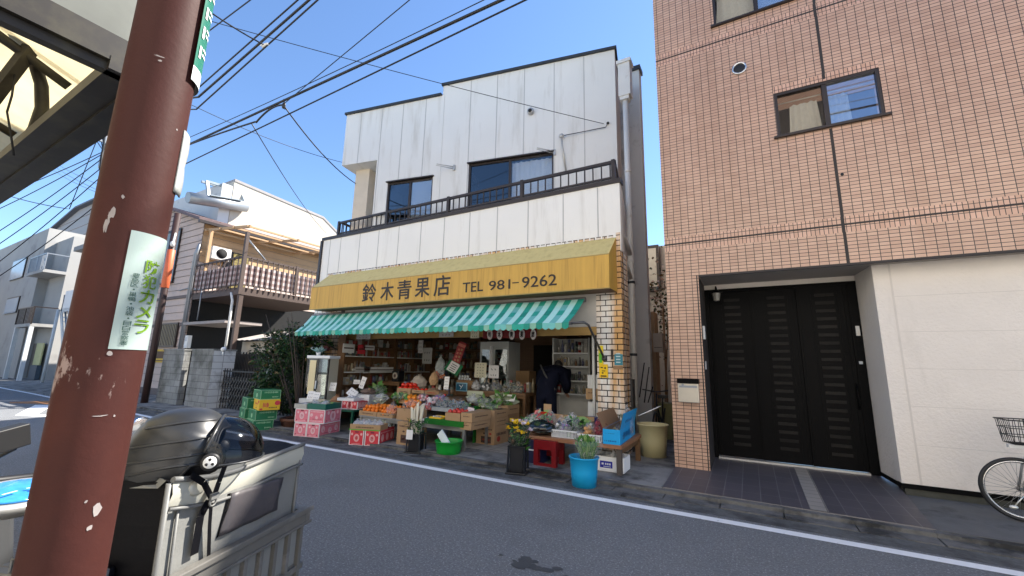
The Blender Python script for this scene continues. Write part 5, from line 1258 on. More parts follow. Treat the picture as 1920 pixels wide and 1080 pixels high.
strap_and_shadow([onb(392, 938, .022), onb(376, 968, .018), onb(364, 1040, .016)], .026); strap_and_shadow([onb(358, 890, .03), onb(382, 905, .034), onb(398, 936, .03)], .018)  # first wide strip is the strap's cast shadow, laid on as black cloth
q.build('strap_and_shadow', m_bagd, bg_, local=True); q = MB(); cb2 = onb(399, 941, .032); q.tube([cb2 + Vector((0, .011 * math.cos(a), .011 * math.sin(a))) for a in [2 * math.pi * i / 14 for i in range(14)]], .003, 6, closed=True); q.box(cb2.x - .004, cb2.y - .013, cb2.z + .008, cb2.x + .006, cb2.y + .013, cb2.z + .024); q.build('buckle', m_pipg, bg_, local=True)
q = MB(); cg = onb(369, 912, .008); q.lathe([(.0, 0), (.034, .0), (.038, .006), (.026, .010)], cg, 16, mat=Matrix.Rotation(math.pi / 2, 4, 'Y'), sx=.62, sy=.9); q.build('grip_patch', m_refl, bg_, local=True)
q = MB(); q.ell((bx1 + .03, -.20, .05), .03, .07, .06, 14, 10); q.tube([(bx1 + .05, -.24, .0), (bx1 + .062, -.21, .07), (bx1 + .05, -.17, .10)], .008, 6); q.build('pouch', m_bag, bg_, local=True)
# ------------------------------------------------------------ helmet
HC = G(347, 854, 1.212); HR = rad(58)
hel = thing('helmet', 'matte black open face helmet with smoked visor resting on the delivery bag', 'helmet', HC, HR)
HA, HB, HH = .150, .120, .140
def sst(x): x = max(0, min(1, x)); return x * x * (3 - 2 * x)
def rimz(t):     # rim height round the head (0 = front): open face, arched over the ear, low at the nape
    c = math.cos(t); return -.056 + .050 * sst((c + .05) / .35) + .085 * sst((c - .45) / .45)
def shell_pt(t, z, up=0.0):
    ph = math.degrees(math.acos(max(-1, min(1, z / HH)))); rr = math.sin(math.radians(ph)) ** .84; c = math.cos(t)
    k = 1 + .034 * sst((ph - (50 + 22 * c)) / 4) - .032 * sst((ph - (66 + 26 * c)) / 5) + .030 * sst((ph - (88 + 8 * c)) / 4) + up
    return Vector((HA * rr * c * k * (.96 if c < 0 else .80), HB * rr * math.sin(t) * k, z))
q = MB(); NT, NP = 72, 34; vs = []
for i in range(NP + 1):
    for j in range(NT):
        t = -math.pi + 2 * math.pi * j / NT; zz_ = rimz(t); ph = (i / NP) * math.acos(zz_ / HH); vs.append(shell_pt(t, HH * math.cos(ph)))
q.add(vs, [(i * NT + j, (i + 1) * NT + j, (i + 1) * NT + (j + 1) % NT, i * NT + (j + 1) % NT) for i in range(NP) for j in range(NT)], 0, True)
so_ = q.build('shell', m_shell, hel, local=True); q2 = so_.modifiers.new("thick", 'SOLIDIFY'); q2.thickness = .006
q = MB(); q.tube([shell_pt(t, rimz(t)) for t in [2 * math.pi * i / 72 for i in range(72)]], .0045, 6, closed=True); q.build('rim_trim', m_black, hel, local=True)
q = MB(); vs = []; nn, mm = 26, 12
for i in range(mm + 1):
    s_ = i / mm; xp = .085 + .120 * math.sin(s_ * math.pi / 2) ** .9; zp = .112 * math.cos(s_ * math.pi / 2) ** .9 - .012 * s_
    for j in range(nn + 1):
        t = rad(-88 + 176 * j / nn); c = math.cos(t) ** .75; vs.append((.060 + (xp - .060) * c, (HB + .006 - .012 * (1 - s_) * c) * math.sin(t), -.012 + .030 * (1 - s_) + (zp + .012 - .030 * (1 - s_)) * c))
q.add(vs, [(i * (nn + 1) + j, (i + 1) * (nn + 1) + j, (i + 1) * (nn + 1) + j + 1, i * (nn + 1) + j + 1) for i in range(mm) for j in range(nn)], 0, True)
vis = q.build('visor', glass("smoked_visor", (.50, .51, .53), .01, .08, 1.22), hel, local=True)
q = MB(); q.tube([vs[j] for j in range(nn + 1)], .005, 6); q.tube([vs[mm * (nn + 1) + j] for j in range(nn + 1)], .003, 6); q.build('visor_edge', m_shell, vis, local=True)
for sg in (-1, 1):
    RXh = Matrix.Rotation(sg * -math.pi / 2, 4, 'X'); c = Vector((.078, sg * (HB - .004), .0)); q = MB(); q.lathe([(.024, -.02), (.024, .012), (.020, .016), (.001, .017)], c, 22, 0, mat=RXh); o = q.build('visor_pivot', m_black, hel, local=True)
    q = MB(); q.lathe([(.0165, .0165), (.0155, .0195), (.001, .02)], c, 20, 0, mat=RXh)
    for a in (90, 210, 330): q.lathe([(.0042, .0195), (.0038, .0208)], c + Vector((.0085 * math.cos(rad(a)), 0, .0085 * math.sin(rad(a)))), 10, 1, mat=RXh)
    q.build('pivot_cap', [M("white_cap", (.78, .78, .76), .4), m_black], o, local=True)
q = MB()
for sg in (-1, 1):
    for (za, zb3, ta, tb) in ((.088, .105, 2.5, .5), (.030, .066, 2.95, .75), (-.012, .022, 3.0, .95), (-.030, -.004, 2.4, 1.15)):
        q.tube([shell_pt(sg * (ta + (tb - ta) * k / 14), za + (zb3 - za) * (k / 14) ** 1.6 + .012 * math.sin(math.pi * k / 14), .004) for k in range(15)], [.0008] + [.0032] * 13 + [.0008], 6)
q.build('crease', m_shell, hel, local=True)
q = MB(); q.ell(shell_pt(-1.75, -.040, .01), .006, .006, .006, 10, 6); q.build('rivet', m_pipg, hel, local=True); q = MB(); q.ell(shell_pt(-2.7, -.036, .01), .006, .006, .006, 10, 6); q.build('rivet', m_pipg, hel, local=True)
q = MB(); q.ell((-.01, 0, -.015), .115, .104, .07, 18, 10); q.build('lining', m_bagd, hel, local=True)
# ============================================================ bicycle on the right
bi = thing('bicycle', 'city bicycle with wire front basket parked against the cream wall', 'bicycle', (2.28, 6.35, .06), 0)
hub = FY(1915, 918, 6.45); WR = hub.z - .065; wy = 6.45
def wheel(cx):
    q = MB(); ring = lambda r, n_=48: [(cx + r * math.cos(2 * math.pi * i / n_), wy, hub.z + r * math.sin(2 * math.pi * i / n_)) for i in range(n_)]
    q.tube(ring(WR - .018), .018, 10, closed=True); t_ = q.build('tyre', m_black, bi)
    q = MB(); q.tube(ring(WR - .040), .012, 8, closed=True); w_ = q.build('rim', M("alloy_rim", (.5, .5, .5), .25, metal=.9), bi)
    q = MB()
    for i in range(36):
        a = 2 * math.pi * i / 36; b = a + (.6 if i % 2 else -.6); s_ = .025 if i % 4 < 2 else -.025
        q.tube([(cx + .022 * math.cos(b), wy + s_, hub.z + .022 * math.sin(b)), (cx + (WR - .045) * math.cos(a), wy, hub.z + (WR - .045) * math.sin(a))], .0016, 4)
    q.tube([(cx, wy - .05, hub.z), (cx, wy + .05, hub.z)], .02, 10); q.build('spokes', M("spoke_steel", (.22, .22, .22), .35, metal=.8), bi)
wheel(hub.x); wheel(hub.x + 1.08)
hx = hub.x
q = MB()
for s_ in (-.05, .05): q.tube([(hx, wy + s_, hub.z), (hx + .06, wy + s_, hub.z + WR * .8), (hx + .12, wy, hub.z + WR + .12)], .011, 8)
q.tube([(hx + .12, wy, hub.z + WR + .10), (hx + .19, wy, hub.z + WR + .36)], .016, 8); q.tube([(hx + .17, wy, hub.z + WR + .2), (hx + .55, wy, .32), (hx + .70, wy, .9)], .017, 8); q.tube([(hx + .58, wy, .36), (hx + 1.08, wy, hub.z)], .011, 8); q.tube([(hx + .68, wy, .75), (hx + 1.08, wy, hub.z)], .010, 8)
q.build('frame', M("silver_frame", (.45, .46, .47), .3, metal=.7), bi)
q = MB(); q.tube([(hx + .33, wy - .28, hub.z + WR + .40), (hx + .2, wy - .15, hub.z + WR + .46), (hx + .2, wy, hub.z + WR + .38), (hx + .2, wy + .15, hub.z + WR + .46), (hx + .33, wy + .28, hub.z + WR + .40)], .012, 8); q.build('handlebar', m_galv, bi)
q = MB(); q.box(hx + .60, wy - .1, .92, hx + .86, wy + .1, .98, top=.8); q.build('saddle', m_black, bi, bevel=.02)
q = MB(); ba = FY(1885, 787, 6.35); bz1, bz0 = ba.z, FY(1887, 832, 6.35).z; bx_ = ba.x
for k in range(4): z = bz0 + (bz1 - bz0) * k / 3; e = .03 * (1 - k / 3); q.tube([(bx_ + e, 6.30 + e, z), (bx_ + .38 - e, 6.30 + e, z), (bx_ + .38 - e, 6.60 - e, z), (bx_ + e, 6.60 - e, z)], .004 if k < 3 else .006, 6, closed=True)
for i in range(9):
    x = bx_ + .03 + i * .04; e = .03
    for y, ye in ((6.30, 6.33), (6.60, 6.57)): q.tube([(x, ye, bz0), (x, y, bz1)], .003, 5)
for i in range(7):
    y = 6.33 + i * .04
    for x, xe_ in ((bx_, bx_ + .03), (bx_ + .38, bx_ + .35)): q.tube([(xe_, y, bz0), (x, y, bz1)], .003, 5)
    q.tube([(bx_ + .03, y, bz0), (bx_ + .35, y, bz0)], .003, 5)
q.tube([(bx_ + .12, 6.34, bz0), (bx_ + .12, 6.34, bz1 + .01), (bx_ + .26, 6.34, bz1 + .01), (bx_ + .26, 6.34, bz0)], .005, 6)
q.build('basket', m_ironb, bi)
q = MB(); c = FY(1897, 836, 6.4); q.box(c.x - .03, 6.38, c.z - .02, c.x + .14, 6.43, c.z + .015); q.tube([(c.x + .1, 6.42, c.z - .01), (hx + .1, wy, hub.z + WR + .1)], .009); q.build('basket_bracket', m_pipe, bi, bevel=.006)
q = MB(); c = FY(1901, 951, 6.42); q.ell(c, .035, .02, .02, 12, 8); q.tube([c, (hx, wy - .03, hub.z - .05)], .006); q.build('dynamo_lamp', M("lamp_silver", (.65, .65, .6), .2, metal=.6), bi)
q = MB(); q.tube([(hx + 1.08 + (WR + .03) * math.cos(a), wy, hub.z + (WR + .03) * math.sin(a)) for a in [rad(-10 + 15 * i) for i in range(13)]], .02, 6); q.build('mudguard', m_galv, bi)
q = MB(); q.tube([(hx + 1.0, wy + .06, hub.z), (hx + 1.05, wy + .22, .08)], .012); q.build('kickstand', m_galv, bi)
# ============================================================ goods in front of and inside the shop
m_card = M("cardboard", (.40, .25, .13), .75, var=.10, vs=12); m_cardd = M("brown_cardboard", (.30, .175, .09), .75, var=.12, vs=12)
m_cprint = M("carton_print", (.085, .045, .035), .7); m_rprint = M("carton_red_print", (.42, .05, .03), .7)
m_pinkb = M("pink_carton", (.72, .20, .25), .6, var=.08, vs=14); m_pinkl = M("pink_print", (.80, .50, .52), .6); m_whitec = M("white_card", (.74, .72, .70), .6, var=.04)
m_redb = M("red_carton", (.62, .045, .06), .55, var=.1, vs=14); m_redl = M("red_carton_print", (.78, .38, .36), .6); m_maroon = M("maroon_print", (.24, .03, .05), .6)
m_grnb = M("green_carton", (.018, .17, .065), .55, var=.1, vs=10); m_grnl = M("pale_green_print", (.30, .52, .30), .6); m_grnlb = M("light_green_carton", (.20, .48, .15), .55, var=.1)
m_yelb = M("yellow_carton", (.78, .48, .02), .5, var=.06); m_tape = M("packing_tape", (.30, .19, .07), .35, spec=.6)
m_orange = M("orange_peel", (.80, .20, .012), .4, var=.14, vs=9, bump=.2, bs=220); m_mikan = M("tangerine_peel", (.82, .26, .02), .4, var=.14, vs=9)
m_tomato = M("tomato_skin", (.68, .030, .012), .18, var=.2, vs=12, spec=.6); m_apple = M("apple_skin", (.52, .045, .03), .25, var=.35, vs=20)
m_onion = M("onion_skin", (.50, .26, .10), .35, var=.3, vs=18); m_ronion = M("red_onion_skin", (.22, .03, .06), .3, var=.3, vs=18); m_potato = M("potato_skin", (.55, .42, .27), .7, var=.2, vs=18)
m_mat_g = M("green_display_mat", (.012, .16, .015), .9, var=.3, vs=40, bump=1, bs=160)
m_bagf = film("clear_bag_film", (.60, .64, .66), .08, .20); m_bagw = film("milky_bag_film", (.66, .68, .70), .14, .42)
m_steel = M("dull_steel", (.26, .26, .25), .45, metal=.6, var=.2)
m_blackp = M("black_plastic", (.012, .012, .014), .35, spec=.5); m_whitep = M("white_plastic", (.72, .73, .73), .35)
m_priceink = M("price_marker", (.03, .03, .035), .6); m_priced = M("price_marker_red", (.5, .03, .03), .6)
m_bluec = M("blue_carton", (.008, .33, .70), .5, var=.07); m_bluel = M("blue_carton_print", (.005, .13, .34), .5); m_bluei = M("blue_bucket_plastic", (.012, .33, .62), .32, var=.06)
RS = rad(12)

def mark(mb, face, w, d, h, kind, cx, cz, a, b, m):
    # printed mark on a carton: face 'f' front (-y), 'r' right (+x), 'l' left (-x); (cx, cz) from the lower left of the face
    e = .0015
    def P(s, z):
        if face == 'f': return Vector((-w + s, -e, z))
        if face == 'r': return Vector((e, s, z))
        if face == 'l': return Vector((-w - e, d - s, z))
    if kind == 'rect':
        mb.add([P(cx - a, cz - b), P(cx + a, cz - b), P(cx + a, cz + b), P(cx - a, cz + b)], [(0, 1, 2, 3)], m)
    elif kind == 'disc':
        mb.add([P(cx + a * math.cos(2 * math.pi * k / 16), cz + b * math.sin(2 * math.pi * k / 16)) for k in range(16)], [tuple(range(16))], m)
    elif kind == 'line':
        n = max(2, int(a * 2 / .022)); 
        for k in range(n):
            s0 = cx - a + 2 * a * k / n; ww = 2 * a / n * R.uniform(.45, .85); hh = b * R.uniform(.6, 1)
            mb.add([P(s0, cz - hh), P(s0 + ww, cz - hh), P(s0 + ww, cz + hh), P(s0, cz + hh)], [(0, 1, 2, 3)], m)
def carton(near, w, d, h, rz, label, style, name='carton', group=None, cat='carton', loc=None):
    # near corner (greatest x, smallest y) stands at `near`; extends -x by w, +y by d
    q = MB(); o = []
    if style in ('pink', 'pinkend', 'red', 'green', 'greenl', 'yellow', 'brown', 'brownp', 'plain', 'dark', 'sky'):
        q.box(-w, 0, 0, 0, d, h, 0)
    mats = [m_card]
    if style in ('pink', 'pinkend'):
        mats = [m_pinkb, m_pinkl, m_whitec, m_maroon, m_tape]
        for f, L_ in (('f', w), ('r', d)):
            for (cx, cz, a, b) in ((L_ / 2, .008, L_ / 2, .008), (L_ / 2, h - .008, L_ / 2, .008), (.008, h / 2, .008, h / 2), (L_ - .008, h / 2, .008, h / 2)): mark(q, f, w, d, h, 'rect', cx, cz, a, b, 2)
        for f, L_ in (('f', w), ('r', d)):
            if L_ < .36 or style == 'pinkend' and f == 'r':
                mark(q, f, w, d, h, 'disc', L_ / 2, h * .50, L_ * .17, L_ * .21, 1); mark(q, f, w, d, h, 'disc', L_ / 2, h * .5, L_ * .08, L_ * .11, 0)
                for cx in (.22, .78): mark(q, f, w, d, h, 'disc', L_ * cx, h * .74, L_ * .07, L_ * .07, 1)
                for cx in (.15, .85): mark(q, f, w, d, h, 'disc', L_ * cx, h * .2, .012, .012, 3)
                mark(q, f, w, d, h, 'rect', L_ / 2, h * .88, .035, .014, 3); mark(q, f, w, d, h, 'line', L_ / 2, h * .14, L_ * .3, .007, 1)
            else:
                for cx in (.17, .5, .8): mark(q, f, w, d, h, 'disc', L_ * cx, h * (.5 + .08 * math.sin(9 * cx)), L_ * .085, L_ * .10, 1); mark(q, f, w, d, h, 'disc', L_ * cx + .01, h * .5, L_ * .03, L_ * .04, 0)
                mark(q, f, w, d, h, 'line', L_ / 2, h * .83, L_ * .4, .010, 1); mark(q, f, w, d, h, 'line', L_ / 2, h * .16, L_ * .4, .012, 1); mark(q, f, w, d, h, 'line', L_ * .55, h * .30, L_ * .3, .006, 3)
    elif style == 'red':
        mats = [m_redb, m_redl, m_whitec, m_maroon, m_tape]
        for f, L_ in (('f', w), ('r', d)):
            for (cx, cz, a, b) in ((L_ / 2, .008, L_ / 2, .008), (.008, h / 2, .008, h / 2), (L_ - .008, h / 2, .008, h / 2)): mark(q, f, w, d, h, 'rect', cx, cz, a, b, 2)
        mark(q, 'f', w, d, h, 'disc', w * .5, h * .5, w * .2, w * .24, 1); mark(q, 'f', w, d, h, 'disc', w * .5, h * .5, w * .1, w * .13, 0); 
        for cx in (.18, .82): mark(q, 'f', w, d, h, 'disc', w * cx, h * .74, w * .08, w * .08, 1)
        mark(q, 'f', w, d, h, 'rect', w / 2, h * .88, .035, .014, 3); mark(q, 'f', w, d, h, 'line', w / 2, h * .12, w * .3, .008, 1)
        for cx in (.2, .5, .8): mark(q, 'r', w, d, h, 'disc', d * cx, h * .5, .055, .065, 1)
        mark(q, 'r', w, d, h, 'line', d / 2, h * .84, d * .42, .012, 1); mark(q, 'r', w, d, h, 'line', d / 2, h * .18, d * .42, .014, 3)
    elif style in ('green', 'greenl'):
        mats = [m_grnb if style == 'green' else m_grnlb, m_grnl, m_cprint]
        for f, L_ in (('f', w), ('r', d)):
            for (cx, cz, a, b) in ((L_ / 2, .005, L_ / 2, .005), (L_ / 2, h - .005, L_ / 2, .005), (.005, h / 2, .005, h / 2), (L_ - .005, h / 2, .005, h / 2)): mark(q, f, w, d, h, 'rect', cx, cz, a, b, 1)
        mark(q, 'r', w, d, h, 'line', d * .52, h * .76, d * .34, .020, 1); mark(q, 'r', w, d, h, 'line', d * .74, h * .26, d * .16, .016, 1)
        mark(q, 'f', w, d, h, 'disc', w * .5, h * .72, .03, .014, 2); mark(q, 'f', w, d, h, 'disc', w * .5, h * .4, .06, .05, 1)
    elif style == 'yellow':
        mats = [m_yelb, m_redb, m_cprint, m_orange]
        mark(q, 'f', w, d, h, 'line', w * .5, h * .60, w * .26, .022, 1); mark(q, 'f', w, d, h, 'disc', w * .82, h * .82, .05, .03, 1); mark(q, 'f', w, d, h, 'rect', w * .5, h * .2, .03, .012, 2)
        mark(q, 'r', w, d, h, 'disc', d * .86, h * .68, .055, .05, 1); mark(q, 'r', w, d, h, 'line', d * .32, h * .5, .06, .05, 1); mark(q, 'r', w, d, h, 'line', d * .66, h * .24, d * .2, .016, 2); mark(q, 'r', w, d, h, 'disc', d * .1, h * .12, .03, .02, 1)
    elif style in ('brown', 'brownp', 'dark', 'plain', 'sky'):
        mats = [{'brown': m_card, 'brownp': m_card, 'dark': m_cardd, 'plain': m_card, 'sky': m_whitep}[style], m_cprint, m_rprint, m_tape]
        if style == 'brown':
            mark(q, 'f', w, d, h, 'line', w / 2, h * .6, w * .3, .012, 1); mark(q, 'r', w, d, h, 'line', d / 2, h * .55, d * .34, .012, 1)
        if style == 'brownp':
            mark(q, 'f', w, d, h, 'line', w / 2, h * .80, w * .38, .016, 1); mark(q, 'f', w, d, h, 'disc', w * .78, h * .58, .03, .018, 2); mark(q, 'f', w, d, h, 'disc', w * .45, h * .58, .03, .016, 1); mark(q, 'f', w, d, h, 'rect', w * .55, h * .26, w * .28, h * .17, 1); mark(q, 'f', w, d, h, 'line', w * .55, h * .26, w * .22, .02, 2)
            mark(q, 'r', w, d, h, 'line', d / 2, h * .55, d * .36, .03, 1); mark(q, 'r', w, d, h, 'disc', d * .3, h * .3, .06, .05, 2)
        if style == 'dark': mark(q, 'r', w, d, h, 'line', d / 2, h * .5, d * .34, .02, 1); mark(q, 'f', w, d, h, 'line', w / 2, h * .5, w * .3, .012, 1)
        if style == 'sky': mark(q, 'f', w, d, h, 'line', w / 2, h * .5, w * .3, .01, 1)
        mark(q, 'f', w, d, h, 'rect', w * .5, h * .9 if style != 'sky' else h * .5, .012, h * .1, 3)
    o = q.build(name, mats, None, loc=near, rz=rz, local=True)
    return tag(o, label, cat, group)
def tray(near, w, d, h, rz, label, mat, name='tray', th=.008, group=None, cat='tray', m2=None):
    q = MB(); q.box(-w, 0, 0, 0, d, th); q.box(-w, 0, th, 0, th, h); q.box(-w, d - th, th, 0, d, h); q.box(-w, th, th, -w + th, d - th, h); q.box(-th, th, th, 0, d - th, h)
    if m2 is not None: mark(q, 'f', w, d, h, 'line', w * .5, h * .5, w * .3, .012, 1)
    return tag(q.build(name, [mat, m2 or mat], None, loc=near, rz=rz, local=True), label, cat, group)
def basket(near, w, d, h, rz, label, mat, name='basket'):
    q = MB(); q.box(-w, 0, 0, 0, d, .008); q.box(-w - .01, -.01, h - .018, .01, .004, h); q.box(-w - .01, d - .004, h - .018, .01, d + .01, h); q.box(-w - .01, .004, h - .018, -w + .004, d - .004, h); q.box(-.004, .004, h - .018, .01, d - .004, h)
    for i in range(int(w / .022)): x = -w + .011 + i * .022; q.box(x - .005, -.003, .008, x + .005, .002, h - .018); q.box(x - .005, d - .002, .008, x + .005, d + .003, h - .018)
    for i in range(int(d / .022)): y = .011 + i * .022; q.box(-.002, y - .005, .008, .003, y + .005, h - .018); q.box(-w - .003, y - .005, .008, -w + .002, y + .005, h - .018)
    return tag(q.build(name, mat, None, loc=near, rz=rz, local=True), label, 'basket')
def card(u, v0, v1, wpx, Y, label, tilt=.2, rz=0.0, mat=None, ink=None, name='price_card', cat='price card', rows=2, group=None, roll=0.0):
    a = FY(u, v0, Y); b = FY(u, v1, Y); wd = FY(u + wpx / 2, v1, Y).x - FY(u - wpx / 2, v1, Y).x; h = a.z - b.z; q = MB()
    q.box(-wd / 2, -.002, 0, wd / 2, .002, h, 0)
    for r_ in range(rows):
        n = R.randint(2, 3) if rows <= 2 else 3
        for k in range(n):
            x = -wd * .34 + k * wd * .68 / n; z = h * (1 - (r_ + .7) / (rows + .2)); hh = h / (rows + .6) * .30; ww = wd * .6 / n
            q.obox((x + ww / 2, -.0028, z), (ww * .7, .001, hh * .22), 0, 1, ry=R.uniform(-.5, .5)); q.obox((x + ww * .5, -.0028, z), (ww * .12, .001, hh * 1.4), 0, 1, ry=R.uniform(-.4, .4))
    o = q.build(name, [mat or m_whitec, ink or m_priceink], None, loc=(b.x, Y, b.z), rz=rz, local=True)
    o.rotation_euler = (-tilt, roll, rz); return tag(o, label, cat, group)
def table(x0, x1_, y0, y1_, z, label, top, legm, thick=.03, name='display_stand', cat='display stand', legs=((0, 0), (1, 0), (1, 1), (0, 1)), rz=0.0):
    t = thing(name, label, cat, ((x0 + x1_) / 2, (y0 + y1_) / 2, .05))
    q = MB(); q.box(x0, y0, z - thick, x1_, y1_, z); q.build('top', top, t, bevel=.004)
    for (i, j) in legs:
        x = x0 + .04 + i * (x1_ - x0 - .08); y = y0 + .04 + j * (y1_ - y0 - .08); q = MB(); q.box(x - .025, y - .025, .05 if y > 5.7 else .01, x + .025, y + .025, z - thick); q.build('leg', legm, t)
    q = MB(); q.box(x0 + .06, y0 + .03, z - thick - .06, x1_ - .06, y0 + .05, z - thick - .001); q.build('apron_rail', legm, t)
    return t
def fruit(name, mat, r, label, cat, group, spots, squash=.9, stem=None):
    src = None
    for p in spots:
        if src is None:
            q = MB(); q.ell((0, 0, 0), r, r, r * squash, 14, 9, jit=.02)
            if stem: q.ell((0, 0, r * squash * .93), r * .22, r * .22, r * .08, 6, 4, 1)
            src = tag(q.build(name, [mat, stem or mat], None, loc=p, local=True), label, cat, group); o = src
        else:
            o = src.copy(); COL.objects.link(o); o.location = p
        k = R.uniform(.88, 1.1); o.scale = (k, k, k); o.rotation_euler = (R.uniform(-.5, .5), R.uniform(-.5, .5), R.uniform(0, 6))
def grid_heap(near, w, d, rz, z, r, layers=2, fill=1.0, nmax=80):
    out = []; c, s_ = math.cos(rz), math.sin(rz)
    for k in range(layers):
        m = r * (1.05 + .6 * k); nx = max(1, int((w - 2 * m) / (2 * r)) + 1); ny = max(1, int((d - 2 * m) / (2 * r)) + 1)
        for i in range(nx):
            for j in range(ny):
                if R.random() > fill: continue
                lx = -m - (w - 2 * m) * (i / max(1, nx - 1)) + R.uniform(-.15, .15) * r; lyy = m + (d - 2 * m) * (j / max(1, ny - 1)) + R.uniform(-.15, .15) * r
                out.append((near[0] + c * lx - s_ * lyy, near[1] + s_ * lx + c * lyy, z + r * .92 + k * r * 1.35 + R.uniform(0, .15) * r))
    R.shuffle(out); return out[:nmax]
def lump(loc, sx, sy, sz, label, filmm, cont, name='produce_bag', cat='bag of produce', group=None, n=16, ck=.75, rz=0.0, knot=True):
    # a tied clear bag with its produce inside
    o = thing(name, label, cat, loc, rz, group)
    q = MB(); vs = []; NA, NB = 14, 8
    for i in range(NB + 1):
        t = i / NB
        for j in range(NA):
            a = 2 * math.pi * j / NA; rr = (math.sin(math.pi * min(1, .18 + t * .82)) ** .6) * (1 + R.uniform(-.10, .10)) if t < .95 else .12
            vs.append((sx / 2 * rr * math.cos(a), sy / 2 * rr * math.sin(a), sz * t * (1 + R.uniform(-.04, .04))))
    q.add(vs, [(i * NA + j, i * NA + (j + 1) % NA, (i + 1) * NA + (j + 1) % NA, (i + 1) * NA + j) for i in range(NB) for j in range(NA)], 0, False)
    if knot:
        for k in range(5): a = k * 1.3; q.add([(0, 0, sz * .96), (sx * .18 * math.cos(a), sy * .18 * math.sin(a), sz * (1.12 + .05 * math.sin(3 * k))), (sx * .18 * math.cos(a + .8), sy * .18 * math.sin(a + .8), sz * 1.1)], [(0, 1, 2)])
    q.build('bag_film', filmm, o, local=True)
    q = MB(); mats, kinds = cont
    for k in range(n):
        a = R.uniform(0, 6.28); rr = math.sqrt(R.random()) * .40; z = R.uniform(.12, .78); e = (1 - (2 * z - .9) ** 2 * .6)
        p = (sx * rr * e * math.cos(a), sy * rr * e * math.sin(a), sz * z)
        if kinds == 'leaf':
            for _ in range(5): q.leaf(p, sx * R.uniform(.25, .5), .6, R.randrange(len(mats)))
        else: q.ell(p, sx * .14 * ck, sx * .14 * ck, sx * .13 * ck, 8, 6, R.randrange(len(mats)))
    q.build('contents', mats, o, local=True)
    return o
g1 = leafm("leafy_green", (.03, .13, .02), (.10, .26, .05)); g2 = leafm("pale_green", (.13, .25, .06), (.27, .38, .12)); g3 = leafm("dark_leaf", (.006, .020, .007), (.024, .052, .016)); gw_ = leafm("white_leaf", (.36, .40, .26), (.50, .53, .42)); gpur = leafm("purple_leaf", (.10, .03, .14), (.25, .12, .34))
gy = leafm("yellow_petal", (.85, .62, .01), (.80, .50, .01)); gwp = leafm("white_petal", (.72, .66, .70), (.62, .50, .66)); gbr = leafm("brown_leaf", (.06, .04, .015), (.12, .09, .03))

# ------------------------------------------------------------ green cartons by the plant
A = G(472, 807, .02); r2 = rad(-17); dx = Vector((math.cos(r2), math.sin(r2), 0)); dy = Vector((-math.sin(r2), math.cos(r2), 0))
base = Vector((A.x, A.y, .0)); hC = .215
carton(base + Vector((.0, .0, .0)), .56, .40, hC, r2, 'bottom dark green carton of the front stack, standing on the asphalt', 'green', group='green cartons by the potted plant')
carton(base + dx * .03 + Vector((0, .03, hC)), .56, .42, hC, r2 + .03, 'dark green carton directly under the yellow carton', 'green', group='green cartons by the potted plant')
carton(base + dx * .10 + dy * .06 + Vector((0, 0, 2 * hC)), .54, .40, hC, r2 - .02, 'yellow carton with red print in the stack of green cartons', 'yellow')
carton(base + dx * .00 + dy * .04 + Vector((0, .05, 3 * hC)), .54, .40, hC - .015, r2 + .04, 'topmost green carton sitting on the yellow carton', 'green', group='green cartons by the potted plant')
b2 = base - dx * .62 - dy * .05
carton(b2 + Vector((0, 0, 0)), .50, .40, hC - .02, r2, 'light green carton at the foot of the rear stack', 'greenl', group='green cartons by the potted plant')
carton(b2 + dx * .01 + Vector((0, 0, hC - .02)), .50, .40, hC, r2, 'middle green carton of the rear stack above the light green one', 'green', group='green cartons by the potted plant')
carton(b2 + dx * .04 + dy * .02 + Vector((0, 0, 2 * hC - .02)), .50, .40, hC + .02, r2, 'upper green carton of the rear stack beside the yellow carton', 'green', group='green cartons by the potted plant')
# ------------------------------------------------------------ pink fruit cartons, teal tray
A = G(597, 822, .0); rp = rad(14); cx_, sx_ = Vector((math.cos(rp), math.sin(rp), 0)), Vector((-math.sin(rp), math.cos(rp), 0))
A = Vector((A.x, A.y, 0))
carton(A, .30, .62, .27, rp, 'lower right pink fruit carton with round emblem on its end', 'pink', group='pink fruit cartons')
carton(A - cx_ * .305, .30, .62, .27, rp, 'lower left pink fruit carton touching the road beside the plant pot', 'pink', group='pink fruit cartons')
carton(A + cx_ * .07 + sx_ * .03 + Vector((0, 0, .271)), .37, .50, .27, rp + .02, 'upper right pink fruit carton under the teal tray', 'pinkend', group='pink fruit cartons')
carton(A - cx_ * .31 + sx_ * .03 + Vector((0, 0, .271)), .33, .50, .27, rp + .02, 'upper left pink fruit carton under the grey tray', 'pink', group='pink fruit cartons')
tray(A + cx_ * .08 + sx_ * .02 + Vector((0, 0, .542)), .44, .46, .11, rp, 'dark teal plastic tray of bagged vegetables on pink cartons', M("teal_plastic", (.006, .115, .085), .4), cat='tray')
tray(A - cx_ * .38 + sx_ * .02 + Vector((0, 0, .542)), .30, .48, .09, rp, 'pale grey tray of white packs beside the teal tray', M("pale_grey_tray", (.42, .41, .37), .6, var=.2, vs=30))
for k, (dxk, dyk, lab) in enumerate(((-.10, .13, 'frosty bag of vegetables at the right of the teal tray'), (-.22, .22, 'frosty bag in the middle of the teal tray'), (-.34, .13, 'frosty bag at the left end of the teal tray'))):
    lump(A + cx_ * (.08 + dxk) + sx_ * (.02 + dyk) + Vector((0, 0, .56)), .20, .18, .14, lab, m_bagw, ([gw_, g2], 'leaf'), n=6)
